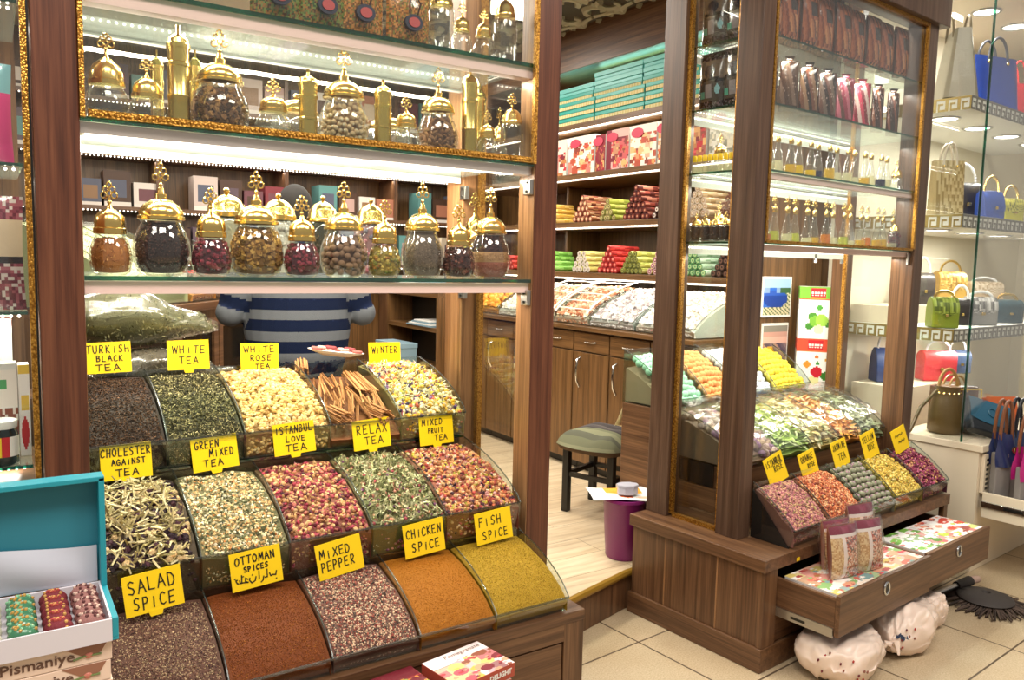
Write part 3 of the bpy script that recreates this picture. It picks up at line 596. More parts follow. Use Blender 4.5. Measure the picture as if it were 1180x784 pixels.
# ------------------------------------------------------------------ jars and brass grinders
def finial(mb, z, h, w, m=0):
    """openwork trefoil on a little stem"""
    r = w*.17; t = w*.052
    mb.tube([(0, 0, z), (0, 0, z+h*.35)], [w*.09, w*.06], 8, m)
    mb.ball((0, 0, z+h*.12), w*.14, m, n=8, k=5)
    for (x, zz, k) in ((-.3, .42, 1), (.3, .42, 1), (0, .5, .8), (-.19, .68, .9), (.19, .68, .9), (0, .88, .8)):
        c = (x*w, 0, z+h*zz); mb.tube([(c[0]+r*k*1.05*cos(a*PI/5), 0, c[2]+r*k*cos(0)*sin(a*PI/5)*1.1) for a in range(10)], t, 5, m, closed=True)
    mb.ball((0, 0, z+h*1.0), w*.07, m, n=6, k=4)
def jar_profile(kind, R, H):
    if kind == 'ball': return [(R*.6, 0), (R*.84, H*.035), (R*.98, H*.14), (R, H*.22), (R*.96, H*.31), (R*.82, H*.40), (R*.7, H*.455), (R*.7, H*.51)]
    if kind == 'small': return [(R*.62, 0), (R*.88, H*.04), (R, H*.16), (R*.97, H*.26), (R*.8, H*.37), (R*.66, H*.42), (R*.66, H*.46)]
    if kind == 'onion': return [(R*.7, 0), (R*.95, H*.05), (R, H*.2), (R*.9, H*.34), (R*.72, H*.4), (R*.72, H*.43)]
    if kind == 'cyl': return [(R*.9, 0), (R, H*.02), (R, H*.5), (R*.86, H*.56), (R*.8, H*.58)]
def lid_profile(kind, R, H):
    if kind == 'ball': return [(R*.76, H*.49), (R*.82, H*.495), (R*.82, H*.52), (R*.76, H*.53), (R*.78, H*.56), (R*.62, H*.62), (R*.36, H*.665), (R*.2, H*.675), (R*.2, H*.72), (R*.14, H*.725), (R*.1, H*.77), (0, H*.78)]
    if kind == 'onion': return [(R*.8, H*.41), (R*.84, H*.415), (R*.84, H*.47), (R*.78, H*.48), (R*.76, H*.56), (R*.62, H*.64), (R*.32, H*.70), (R*.1, H*.74), (R*.07, H*.8), (0, H*.81)]
    if kind == 'cyl': return [(R*.86, H*.56), (R*.9, H*.565), (R*.9, H*.61), (R*.84, H*.62), (R*.8, H*.68), (R*.5, H*.75), (R*.14, H*.78), (0, H*.8)]
    return [(R*.72, H*.44), (R*.76, H*.445), (R*.76, H*.5), (R*.7, H*.51), (R*.72, H*.56), (R*.66, H*.63), (R*.46, H*.68), (R*.16, H*.71), (R*.1, H*.75), (0, H*.76)]
CONT = dict(orange=('a8682c', T_LEAF, 300, (.013, .012, .014), ['c98a42', 'b3702c', 'd9a05a', '9a5a24']), dark=('2a1a18', T_GRAIN, 700, (.005, .005, .006), ['3a2522', '2a1817', '5a3a30', '462a26']),
 maroon=('4a1420', T_BUD, 260, (.011, .011, .011), ['6a1a2a', '7f2836', '4a1018', '8f3a44']), brown=('7a5424', T_CUBE, 320, (.013, .010, .009), ['a07838', '8a6228', 'b89048', '6a4a1c']),
 yellow=('8f7a2c', T_BUD, 260, (.011, .011, .011), ['b89a3c', 'c9b05a', '9a8a3a', 'a8742c', '7a7a34']), grey=('6f5f50', T_GRAIN, 1300, (.004, .004, .004), ['85705c', '6a5a4a', '9a8670', '55463a']),
 darkred=('42221c', T_CUBE, 300, (.010, .009, .008), ['5f3026', '4a241c', '7a4a3a', '3a1a16']), rawbrown=('6f4a2c', T_CUBE, 420, (.012, .010, .010), ['8a5f38', '6f482a', 'a87c4c', '4a2f1c']),
 pale=('a9a48c', T_LEAF, 260, (.014, .014, .016), ['c9c4ac', 'b3ae94', 'dcd8c4', '99967c']), white=('d8d4c8', T_BUD, 200, (.013, .013, .013), ['eeeae0', 'd8d4c8', 'f4f0e8']),
 pebble=('a07a80', T_BALL, 150, (.02, .018, .016), ['c98a94', '8a8494', 'd8b0b0', '6f6a7a', 'b5727c']), olive=('3d3a30', T_BALL, 200, (.014, .014, .014), ['4a463c', '35322a', '5d584c']))
def shell_pts(pr_, n, zmin, zmax, k=.93):
    zs = RNG.uniform(zmin, zmax, n); rr = np.interp(zs, [p[1] for p in pr_], [p[0] for p in pr_])*k; a = RNG.uniform(0, 2*PI, n)
    return np.stack([rr*np.cos(a), rr*np.sin(a), zs], 1)
def make_jar(kind, p, R, H, label, cont=None, clabel=None, fill=.86, fin=True, lidmat='gold', fz=20, nuts=None, group=None):
    t = thing('spice_jar', label, 'jar', p, rad(-fz), group)
    pr_ = jar_profile(kind, R, H)
    g = MB().lathe(pr_, 28, cap=False); g.lathe([(r*.97, z+.002) for r, z in pr_[:1]]+[(0, .003)], 28, cap=False); g.build('glass_body', 'jar_glass', t, smooth=True, ang=180)
    lp = lid_profile(kind, R, H); l = MB().lathe(lp, 28).build('lid', lidmat, t, smooth=True, ang=50)
    if fin:
        f = MB(); z0 = lp[-1][1]-.002; finial(f, z0, H-z0-.002, R*(.58 if kind == 'ball' else .8)); f.build('finial', lidmat, l, smooth=True)
    else: MB().ball((0, 0, lp[-1][1]+.006), R*.14, n=12, k=8).build('knob', lidmat, l, smooth=True)
    top = pr_[-1][1]*fill; ci = [(r*.86, max(z, .008)) for r, z in pr_ if z < top]
    ci.append((np.interp(top, [q[1] for q in pr_], [q[0] for q in pr_])*.87, top)); 
    if cont == 'layers':
        for (a, b, nm, c, lb_) in ((0, .38, 'ground', ['9a5a4a', '8a4a3e', 'a86a58'], 'pink brown ground spice at the bottom of the layered jar'), (.385, .62, 'seed', ['b08a60', '9a7450', 'c49c70'], 'tan seeds in the middle layer of the layered jar'), (.625, 1, 'berry', ['3a1c1c', '2c1416', '522a26'], 'dark berries on top in the layered jar')):
            za, zb = max(.008, top*a), top*b; q = [(float(np.interp(zz, [w_[1] for w_ in pr_], [w_[0] for w_ in pr_]))*.875, zz) for zz in np.linspace(za, zb, 6)]
            bs = MB().lathe([(0, za)]+q+[(0, zb)], 20, c=c[0], cap=False); n = 500
            pts = shell_pts(pr_, n, za+.006, zb-.004, .895); o = scatter('layered_'+nm, 'leaf', [(T_GRAIN[0], T_GRAIN[1], pts, rnd_e(n), np.full((n, 3), .005 if nm != 'berry' else .009), cols(n, c))], None, p, 0, bs); tag(o, lb_, 'spice', None, 'stuff')
    elif nuts:
        nm, proto_fn, size, count, nl = nuts; pp = None; pts = []
        rmax = lambda z: float(np.interp(z, [w_[1] for w_ in pr_], [w_[0] for w_ in pr_]))*.96-size/2
        tries = 0
        while len(pts) < count and tries < 40000:
            tries += 1; z = random.uniform(size*.5+.004, top-size*.3); a = random.uniform(0, 2*PI); rm = rmax(z); r = rm*math.sqrt(random.uniform(.72, 1)); q = Vector((r*cos(a), r*sin(a), z))
            if rm > 0 and all((q-w_).length > size*.8 for w_ in pts) and (q.y < R*.55): pts.append(q)
        tag(MB().lathe([(0, .02)]+[(max(.001, r-size*.75), max(.02, z-size*.4)) for r, z in ci]+[(0, top-size*.6)], 16, c=nl[1], cap=False).build(nm+'_core', 'leaf', None, loc=p), 'deeper layer of nuts in the %s jar' % nm, 'nuts', None, 'stuff')
        for i, q in enumerate(pts):
            if pp is None: o = pp = proto_fn()
            else: o = pp.copy(); COL.objects.link(o)
            o.location = Vector(p)+q; o.rotation_euler = (random.uniform(0, 6), random.uniform(0, 6), random.uniform(0, 6)); tag(o, nl[0], nm.replace('_', ' '), nl[2])
    elif cont:
        c0, tpl, n, sz, pal = CONT[cont]; n = int(n*(R/.07)**2*1.3)
        bs = MB().lathe([(0, .006)]+ci+[(0, top+.004)], 20, c=c0, cap=False); pts = shell_pts(pr_, n, .02, top-.004, .89)
        k = max(4, n//6); a = RNG.uniform(0, 2*PI, k); r = ci[-1][0]*np.sqrt(RNG.random(k)); pts = np.concatenate([pts, np.stack([r*np.cos(a), r*np.sin(a), np.full(k, top)], 1)]); n = len(pts)
        o = scatter('jar_filling', 'leaf', [(tpl[0], tpl[1], pts, rnd_e(n), np.array(sz)*RNG.uniform(.8, 1.25, (n, 1)), cols(n, pal, .18))], None, p, 0, bs); tag(o, clabel or 'filling of the '+label, 'spice', None, 'stuff')
    return t
def pxjar(kind, px, base, top, w, Y, z, label, **k):
    """size and place from measured edges: base on the shelf at height z"""
    p = at(px, base, Y); d = Vector(p-CAM).dot(FW); R = w/2*d/FPX; Ht = (base-top)*d/FPX*1.0
    return make_jar(kind, (p.x, Y, z), R, Ht, label, **k)
def nutmeg():
    m = MB().ball((0, 0, 0), .0115, 0, '8a6a50', 10, 7, (.9, .9, 1.1)); return m.build('nutmeg', 'leaf', None, smooth=True)
def hazelnut():
    m = MB().ball((0, 0, 0), .0085, 0, 'd8b88a', 9, 6, (1, 1, .95)); m.ball((0, 0, -.006), .005, 0, 'eadbb8', 8, 4, (1, 1, .6)); return m.build('hazelnut', 'matte', None, smooth=True)
def almond():
    m = MB().lathe([(0, -.011), (.004, -.008), (.0065, -.001), (.0055, .006), (.002, .0105), (0, .0115)], 9, c='a07048'); m.v = [(x, y*.6, z) for x, y, z in m.v]; return m.build('almond', 'leaf', None, smooth=True)
SZ = 1.4865
pxjar('small', 128, 312, 205, 46, 2.50, SZ, 'small jar of orange flakes with trefoil lid, leftmost on the lower glass shelf', cont='orange')
pxjar('ball', 187, 311, 182, 62, 2.53, SZ, 'large round jar of dark dried berries, second on the lower glass shelf', cont='dark', fill=.9)
pxjar('small', 244, 313, 212, 44, 2.48, SZ, 'small jar of dark red berries left of the brown spice jar', cont='maroon')
pxjar('ball', 296, 312, 192, 60, 2.53, SZ, 'round jar of brown dried spice pods near the middle of the lower shelf', cont='brown')
pxjar('small', 348, 313, 220, 41, 2.48, SZ, 'small jar of maroon berries left of the nutmeg jar', cont='maroon')
pxjar('ball', 396, 314, 205, 55, 2.53, SZ, 'round jar full of whole nutmegs on the lower glass shelf', nuts=('nutmeg', nutmeg, .023, 95, ('whole brown nutmeg inside the round jar on the lower shelf', '6a4a34', 'nutmegs in the jar')))
pxjar('small', 443, 315, 226, 38, 2.48, SZ, 'small jar of yellow green buds right of the nutmeg jar', cont='yellow')
pxjar('ball', 486, 316, 207, 49, 2.53, SZ, 'round jar of fine grey brown seeds on the lower glass shelf', cont='grey', fill=.88)
pxjar('small', 528, 317, 232, 37, 2.48, SZ, 'small jar of dark red brown pieces beside the layered jar', cont='darkred')
pxjar('ball', 564, 317, 213, 46, 2.53, SZ, 'round jar with three layers of spice, rightmost on the lower shelf', cont='layers', fill=.92)
for px, top, w, c, lb_, b in ((262, 193, 50, 'pale', 'wide jar of pale green herbs behind the dark red berry jar', 309), (321, 199, 45, 'white', 'wide jar of white buds behind the brown spice jar', 309), (372, 203, 40, 'olive', 'wide jar of dark olive beans behind the nutmeg jar', 310), (427, 207, 38, 'pebble', 'wide jar of pink and grey coated pebbles behind the yellow bud jar', 311)):
    pxjar('cyl', px, b, top, w, 2.80, SZ, lb_, cont=c, fin=False, fill=.95)
pxjar('small', 546, 315, 218, 30, 2.74, SZ, 'small gold capped jar behind the two rightmost jars', cont='yellow')
# upper shelf
SZ2 = 1.9045
def grinder(px, top, w, Y, label, z=SZ2, base=None, mat='brass'):
    p = at(px, 150, Y); d = Vector(p-CAM).dot(FW); R = w/2*d/FPX; zt = at(px, top, Y).z; Hh = zt-z
    t = thing('brass_grinder', label, 'grinder', (p.x, Y, z))
    b = MB().lathe([(R*1.08, 0), (R*1.08, .006), (R*.95, .01), (R*.95, Hh*.3), (R*1.0, Hh*.31), (R*1.0, Hh*.33), (R*.95, Hh*.34), (R*.95, Hh*.6), (R*1.04, Hh*.61), (R*1.04, Hh*.64), (R*.95, Hh*.65), (R*.95, Hh*.78)], 24).build('barrel', mat, t, smooth=True, ang=30)
    l = MB().lathe([(R*1.05, Hh*.78), (R*1.05, Hh*.82), (R*.95, Hh*.83), (R*.85, Hh*.87), (R*.4, Hh*.91), (R*.18, Hh*.92), (R*.14, Hh*.96)], 24).build('domed_cap', mat, t, smooth=True, ang=30)
    MB().tube([(0, 0, Hh*.95), (0, 0, Hh*1.0)], [R*.12, R*.2], 8).build('crank_pin', mat, l); return t
U2 = lambda kind, px, base, top, w, Y, label, **k: pxjar(kind, px, base, top, w, Y, SZ2, label, **k)
U2('onion', 124, 134, 33, 46, 2.50, 'empty glass jar with tall onion lid, leftmost on the upper shelf')
U2('onion', 170, 137, 60, 40, 2.49, 'smaller empty jar with gold onion lid beside the leftmost brass grinder')
grinder(207, 30, 25, 2.48, 'tall brass spice grinder between the empty jars and the brown seed jar')
grinder(182, 58, 15, 2.70, 'small brass grinder behind the smaller empty onion lid jar'); grinder(226, 58, 14, 2.70, 'small brass grinder just behind the tall brass one')
U2('ball', 254, 146, 26, 64, 2.53, 'round jar of brown mixed seeds on the upper shelf', cont='rawbrown', fill=.82)
U2('small', 315, 152, 84, 42, 2.49, 'small clear jar with fluted gold lid between the seed jar and the hazelnuts', cont='pale', fill=.4)
U2('cyl', 342, 148, 70, 56, 2.78, 'wide jar with big gold dome lid left of the hazelnut jar', fin=False, cont='white', fill=.4)
grinder(355, 80, 22, 2.48, 'brass grinder directly left of the hazelnut jar')
U2('ball', 396, 160, 47, 58, 2.53, 'round jar of pale hazelnuts in the middle of the upper shelf', nuts=('hazelnut', hazelnut, .019, 150, ('pale roasted hazelnut inside the round jar on the upper shelf', 'b08a5a', 'hazelnuts in the jar')))
U2('cyl', 448, 157, 92, 54, 2.78, 'wide jar with big gold dome lid right of the hazelnut jar', fin=False, cont='pale', fill=.4)
grinder(441, 92, 20, 2.48, 'brass grinder standing right of the hazelnut jar')
U2('small', 468, 167, 103, 31, 2.48, 'small empty jar left of the almond jar')
U2('ball', 504, 170, 68, 48, 2.53, 'round jar of brown almonds on the upper shelf', nuts=('almond', almond, .017, 140, ('brown almond inside the round jar on the upper shelf', '7a5030', 'almonds in the jar')))
grinder(541, 77, 19, 2.48, 'tall brass grinder right of the almond jar'); grinder(552, 96, 15, 2.62, 'brass grinder behind the tall one right of the almonds')
U2('small', 561, 175, 118, 25, 2.47, 'small low clear jar near the right end of the upper shelf')
U2('small', 575, 172, 104, 19, 2.62, 'slim clear jar behind the two right end jars')
U2('cyl', 589, 180, 100, 27, 2.49, 'straight clear glass canister, rightmost on the upper shelf')
# topmost shelf: tea bags with round seals and a few clear canisters
SZ3 = 2.2495
U3 = lambda kind, px, base, top, w, Y, label, **k: pxjar(kind, px, base, top, w, Y, SZ3, label, **k)
U3('cyl', 508, 52, -42, 30, 2.5, 'plain clear tumbler jar beside the snack bags on the topmost shelf', fin=False)
U3('small', 532, 57, -5, 24, 2.48, 'small gold lidded jar, left of two on the topmost shelf')
U3('small', 557, 62, 4, 24, 2.48, 'small gold lidded jar, right of two on the topmost shelf')
U3('cyl', 581, 70, -24, 27, 2.5, 'ribbed clear canister at the right end of the topmost shelf', fin=False)
def snack_bag(px, w, h, pal, label, Y=2.5):
    p = at(px, 20, Y); t = thing('snack_bag', label, 'bag', (p.x, Y, SZ3+.001))
    def f(a, b):
        th = .035*(sin(PI*min(1, b*1.02))**.6)*(sin(PI*a)**.5)
        return ((a-.5)*w, -th, b*h)
    rr = random.Random(px); m = MB().grid(f, 34, 40, 0, cf=lambda a, b: rr.choice(pal)); m.grid(lambda a, b: (f(a, b)[0], -f(a, b)[1]+.001, f(a, b)[2]), 14, 16, 0, cf=lambda a, b: rr.choice(pal)); m.build('bag_body', 'foil', t, smooth=True)
    s_ = MB().prism([(.032*cos(i*PI/12), h*.33+.026*sin(i*PI/12)) for i in range(24)], -.05, -.036, 'y', c='2a2a3c'); s_.prism([(.02*cos(i*PI/12), h*.33+.016*sin(i*PI/12)) for i in range(24)], -.053, -.05, 'y', c='b04a4a'); s_.build('seal', 'paper', t)
    b = MB().tube([(-.01, -.04, h*.36), (-.02, -.055, h*.6), (0, -.05, h*.74), (.02, -.055, h*.6), (.01, -.04, h*.36)], .003, 5, c='4a3028'); b.build('ribbon', 'matte', t)
G3 = ['6a7a3a', '8a6a3a', '3f5a34', 'a0703a', '7a8a4a', '5a3a24']; G4 = ['b5763a', '8a5a2c', 'c98a4a', '6a4a2a', '7a7a3a']
for px, pal, lb_ in ((318, G3, 'green and brown herbal tea bag with dark seal, leftmost on the topmost shelf'), (372, G3, 'green herbal tea bag, second on the topmost shelf'), (415, G4, 'brown tea bag with ribbon in the middle of the topmost shelf'), (470, G4, 'amber tea bag with dark seal beside the clear tumbler')):
    snack_bag(px, .155, .22, pal, lb_)
snack_bag(180, .16, .2, ['a8a070', '8a8a58', 'c0b890', '6a5a3a'], 'pale dried herb bag at the left of the topmost shelf', 2.6)
# ------------------------------------------------------------------ right display unit (turned): local u, v, z
ru = thing('display_cabinet', 'brown display unit with glass shelves of bottles and open drawers, right of the entrance', 'cabinet', RO, RA)
def Q(name, mat, x0, x1, y0, y1, z0, z1, par=None, bev=0): return MB().box(x0, x1, y0, y1, z0, z1).build(name, mat, par or ru, bev=bev)
UE = 1.56
# base
Q('base_plinth', 'wood_deep', 0.0, UE, 0.0, .69, .002, .095, bev=.002)
Q('base_side', 'wood', .012, .03, .03, .68, .095, .40)
for v in (.22, .49): Q('base_groove', 'wood_tan', .0105, .013, v, v+.007, .097, .395)
Q('base_top', 'wood_deep', -.006, UE, -.005, .69, .40, .45, bev=.003)
Q('base_stile', 'wood', .008, .095, .004, .03, .095, .40, bev=.002)
Q('base_stile', 'wood', UE-.04, UE, .004, .03, .095, .40, bev=.002)
Q('base_back', 'wood_flat', .03, UE, .6, .68, .095, .40)
Q('lower_drawer_front', 'wood_flat', .1, .82, .01, .03, .10, .205, bev=.002); Q('lower_drawer_front', 'wood_flat', .83, UE-.045, .01, .03, .10, .205, bev=.002)
def grommet(par, u, v, z):
    m = MB().tube([(u+.019*cos(a*PI/10), v, z+.024*sin(a*PI/10)) for a in range(20)], .0045, 8, closed=True); g = m.build('finger_ring', 'chrome', par, smooth=True)
    MB().prism([(u+.016*cos(a*PI/10), z+.021*sin(a*PI/10)) for a in range(20)], v-.001, v+.002, 'y').build('finger_hole', 'black', g)
def drawer(u0, u1, v, z0=.215, z1=.37):
    d = Q('drawer_front', 'wood_flat', u0, u1, v, v+.018, z0, z1, bev=.002)
    for n, a, b in (('drawer_side', u0, u0+.016), ('drawer_side', u1-.018, u1-.002)): Q(n, 'wood_deep', a, b, v+.018, .3, z0+.02, z1-.012, d)
    Q('drawer_bottom', 'wood_flat', u0+.016, u1-.018, v+.018, .3, z0+.02, z0+.03, d)
    Q('drawer_runner', 'steel', u0-.006, u0, v+.02, .3, z0-.005, z0+.03, d); Q('runner_slot', 'black', u0-.0072, u0-.006, v+.13, v+.19, z0+.006, z0+.016, d)
    grommet(d, (u0+u1)/2-.02, v-.003, (z0+z1)/2+.03); return d
drawer(.10, .82, -.25); drawer(.825, 1.45, -.235)
# posts, boards, panes
C0, C1, V0, V1 = .10, .18, .20, .31
Q('post', 'wood_dark', C0, C1, V0, V1, .45, 3.05, bev=.003); Q('post', 'wood_dark', C0, C1, .575, .69, .45, 3.05, bev=.003)
Q('post', 'wood_dark', 1.44, 1.53, V0, V1, .45, 3.05, bev=.003); Q('post', 'wood', 1.54, 1.595, .60, .69, .45, 3.05, bev=.003)
Q('lit_post_side', 'wood', 1.434, 1.4395, V0+.003, V1, .46, 1.62)  # lighter wood sheet painting the lit left side of the post
Q('fascia_board', 'wood_dark', C0-.03, 1.585, V0-.03, V1, 2.735, 3.06, bev=.003); Q('fascia_board', 'wood_dark', C0-.03, C1, V1, .7, 2.80, 3.06)
Q('crown_board', 'wood_dark', C0, 1.55, .31, .7, 3.0, 3.05)
Q('side_pane', 'pane', .137, .142, V1, .575, .462, 2.8); Q('front_pane', 'pane', C1, 1.44, .213, .217, 1.66, 2.73)
for a in ((.118, .136, .557, .574, .462, 2.8), (.118, .136, V1+.001, V1+.016, .462, 2.8), (.118, .136, V1+.016, .557, .45, .468)): Q('gilt_moulding', 'gilt', *a)
for a in ((1.42, 1.438, .198, .212, 1.655, 2.735), (C1+.002, C1+.016, .198, .212, 1.655, 2.735), (C1+.016, 1.42, .198, .212, 2.718, 2.734), (C1+.016, 1.42, .2, .213, 1.648, 1.66), (1.524, 1.538, .6, .618, .46, 2.9)): Q('gilt_moulding', 'gilt', *a)
SV = [2.46, 2.20, 1.94, 1.652]
for z in SV:
    s_ = Q('glass_shelf', 'shelf_glass', C1-.03, 1.47, .222, .60, z-.008, z); Q('cut_edge', 'green_edge', C1, 1.44, .2185, .2215, z-.008, z, s_); Q('cut_edge', 'green_edge', .1435, .149, V1, .574, z-.008, z, s_)
    b = Q('led_board', 'white_plastic', C1, 1.47, .585, .60, z-.05, z-.012, s_); d = MB(); led_dots(d, (C1, .583, z-.022), (1.46, .583, z-.022), 66, .0032); d.build('led_diodes', 'led', s_)
    if z < 1.8 or z == 1.94:
        Q('edge_board', 'reflected_pink', C1+.002, 1.438, .23, .26, z-.034, z-.01, s_)
        d = MB(); led_dots(d, (C1+.02, .262, z-.03), (1.43, .262, z-.03), 66, .003); d.build('led_diodes', 'led', s_)
    p = W(.82, .52, z-.06); area('led_lamp', p, 1.2, 7, (1, .95, .84), (rad(12), 0, RA), .02)
    p = W(.82, .30, z-.045); area('led_lamp', p, 1.2, 5, (1, .95, .84), (0, 0, RA), .02)
p = W(.82, .45, 2.99); area('led_lamp', p, 1.2, 9, (1, .95, .84), (0, 0, RA), .05)
for u, v in ((1.425, .22), (1.462, .59), (1.2, .588)): Q('shelf_bracket', 'steel', u-.012, u+.012, v-.004, v+.006, 1.58, 1.635, bev=.002)
# stepped supports for the trays
Q('tray_support', 'wood_flat', .2, 1.43, .30, .60, .45, .695); Q('side_cover', 'wood_deep', .185, .199, .33, .60, .45, .60)
q = MB().add([(.19, .03, .452), (.19, .24, .452), (.19, .24, .655)], [(0, 1, 2)]); 
Q('dark_side_glass', 'dark_glass', .189, .197, .40, .60, .605, .70)
def L(p): return W(*p)
# --- trays
CD = [.19, .455, .735, 1.01, 1.285, 1.545]
bin_tray('clear acrylic tray of five dried rose tea bins above the open drawers', CD, .0, .197, .452, .522, .66, RO, RA, None, .2)
sd = MB().prism([(.02, .452), (.196, .452), (.196, .65)], .183, .187, 'x').build('dark_side', 'dark_glass', None); sd.parent = [o for o in COL.objects if o.name.startswith('acrylic_bin_tray') and o.parent is None][-1]
HC = dict(loc=RO, rz=RA, cat='loose tea', mix=.2)
def HR(i, name, label, base, sets, **k): heap(name, label, k.pop('cat', 'loose tea'), CD, i, .0, .522, .197, .66, .452, base, sets, loc=RO, rz=RA, mix=.2, **k)
HR(0, 'rose_bud_tea', 'small pink and lilac rose buds in the leftmost bin above the open drawers', '7a5048', [(T_BUD, 1500, s((.0085, .0085, .010), (.013, .013, .014)), ['b57a78', 'a0605f', 'c99080', '8a4a58', '9a8a5a', 'caa078', '7a4058'], [4, 4, 3, 3, 2, 3, 1], 0)])
HR(1, 'orange_rose_tea', 'orange brown dried rose buds in the second bin above the open drawers', '7d4a34', [(T_BUD, 1500, s((.008, .008, .009), (.012, .012, .012)), ['c9784a', 'b5603c', 'd99a6a', '9a5038', 'dcb488', '8a3f3a'], [4, 4, 3, 3, 2, 2], 0)])
HR(3, 'yellow_rose_tea', 'yellow green dried buds in the fourth bin above the open drawers', '7d6a2c', [(T_BUD, 1400, s((.008, .008, .010), (.013, .013, .013)), ['c9a848', 'b5943a', 'd9c06a', '9a8a3a', 'a8742c', 'e0cc88'], [4, 4, 3, 3, 1, 1], 0)])
HR(4, 'red_petal_tea', 'dark red and purple petals in the rightmost bin above the open drawers', '4a1e2c', [(T_LEAF, 900, s((.014, .02, .02), (.024, .036, .04)), ['7a2a44', '5f1c34', '93405a', '4a1628', 'a85a6a'], None, 0), (T_BUD, 420, s((.011, .011, .011)), ['6a2038', '8a3450', 'b0607a', 'b88a5a'], None, 0)])
# jasmine balls: sewn tea balls laid in rows (many of one kind, in view: individuals)
fJ = heap_fn(CD[2]+.004, CD[3]-.004,   .006, .522, .191, .66, .03, .008, .002, .2, 2)
tag(heap_base(fJ, .457, .0, .197, '6a6450').build('jasmine_tea_bed', 'leaf', None, loc=RO, rz=RA), 'bed of loose tea under the rows of balls in the middle bin above the drawers', 'loose tea', None, 'stuff')
jb = MB().ball((0, 0, 0), .0165, 0, '8a8a72', 10, 6, (1, 1, .85))
for i in range(7): a = i*2*PI/7; jb.ball((.006*cos(a), .006*sin(a), .0085), .0048, 0, ['c06aa0', '93507f', 'b58ab0', '7a5a6a'][i % 4], 6, 4)
jp = jb.build('tea_ball', 'leaf', None, smooth=True); first = True
for j in range(8):
    for i in range(6):
        o = jp if first else jp.copy()
        if not first: COL.objects.link(o)
        first = False; q = fJ((i+.4+.3*(j % 2))/6.1, (j+.5)/8); o.location = W(q[0], q[1], q[2]+.016); o.rotation_euler = (random.uniform(.1, .8), random.uniform(-.3, .3), random.uniform(0, 6))
        tag(o, 'purple tipped green tea ball laid in rows in the middle bin above the drawers', 'tea ball', 'tea balls in the middle bin')
# row B: candied fruit under cling film
BD = [.20, .50, .74, .98, 1.2, 1.42]; BY0, BY1, Bzb, Bzt, Bz1 = .275, .62, .70, .752, .90
bin_tray('clear acrylic tray of candied fruit under plastic film, behind the rose tea bins', [BD[0], BD[1], BD[2], BD[3], BD[4], BD[5]], BY0, BY1, Bzb, Bzt, Bz1, RO, RA, None, .5)
def HB(i, name, label, base, sets): heap(name, label, 'candied fruit', BD, i, BY0, Bzt, BY1, Bz1, Bzb, base, [(a_, n_, s_, p_, w_, 1) for a_, n_, s_, p_, w_, f_ in sets], 'leaf', .03, .02, .004, RO, RA, None, .5)
HB(0, 'dried_dates', 'grey brown dried dates and figs at the left end under the film', '8a7060', [(T_BUD, 150, s((.028, .028, .028)), ['a8907c', '8a7264', 'b59c80', 'c0a8a0', '93708a'], None, 0)])
HB(1, 'candied_lime', 'light green candied fruit strips second from the left under the film', '8fa858', [(T_LEAF, 190, s((.05, .05, .05)), ['b5cc6a', 'c8d98a', '9cb850', 'd8e0a8'], None, 0)])
HB(2, 'candied_pineapple', 'pale yellow candied fruit slices in the middle under the film', 'd0b878', [(T_LEAF, 190, s((.06, .06, .05)), ['e6d39a', 'd9c080', 'f0e2b4', 'c9d09a'], None, 0)])
HB(3, 'candied_orange', 'orange candied fruit strips right of middle under the film', 'd8904a', [(T_LEAF, 210, s((.06, .05, .05)), ['e8a050', 'd98a3a', 'f0b878', 'e8c090'], None, 0)])
HB(4, 'candied_kiwi', 'grey green dried fruit at the right end under the film', '8a9270', [(T_LEAF, 190, s((.05, .05, .05)), ['a8b08a', '8f9a70', 'c0c4a4', '9a9c80'], None, 0)])
def film(name, label, u0, u1, v0, v1, fz, drop, mat='film', nu=44, nv=30):
    def f(a, b):
        u = u0+(u1-u0)*a; v = v0+(v1-v0)*b; z = fz(b) + .006*sin(a*37+b*11)*sin(b*29+a*7) + .004*sin(a*71+3*b)
        e = min(a, 1-a); z -= drop*max(0, 1-e/.05)**2
        return (u, v, z)
    o = MB().grid(f, nu, nv).build(name, mat, None, smooth=True, loc=RO, rz=RA, ang=180); tag(o, label, 'plastic film'); return o
pB = prof(BY0, Bzt, BY1, Bz1, 24, .5)
film('plastic_film', 'crinkled clear plastic film draped over the tray of candied fruit', .185, 1.435, BY0-.006, BY1+.01, lambda b: float(np.interp(BY0+(BY1-BY0)*b, [q[0] for q in pB], [q[1] for q in pB]))+.045-(.03*max(0, 1-b/.05)), .03)
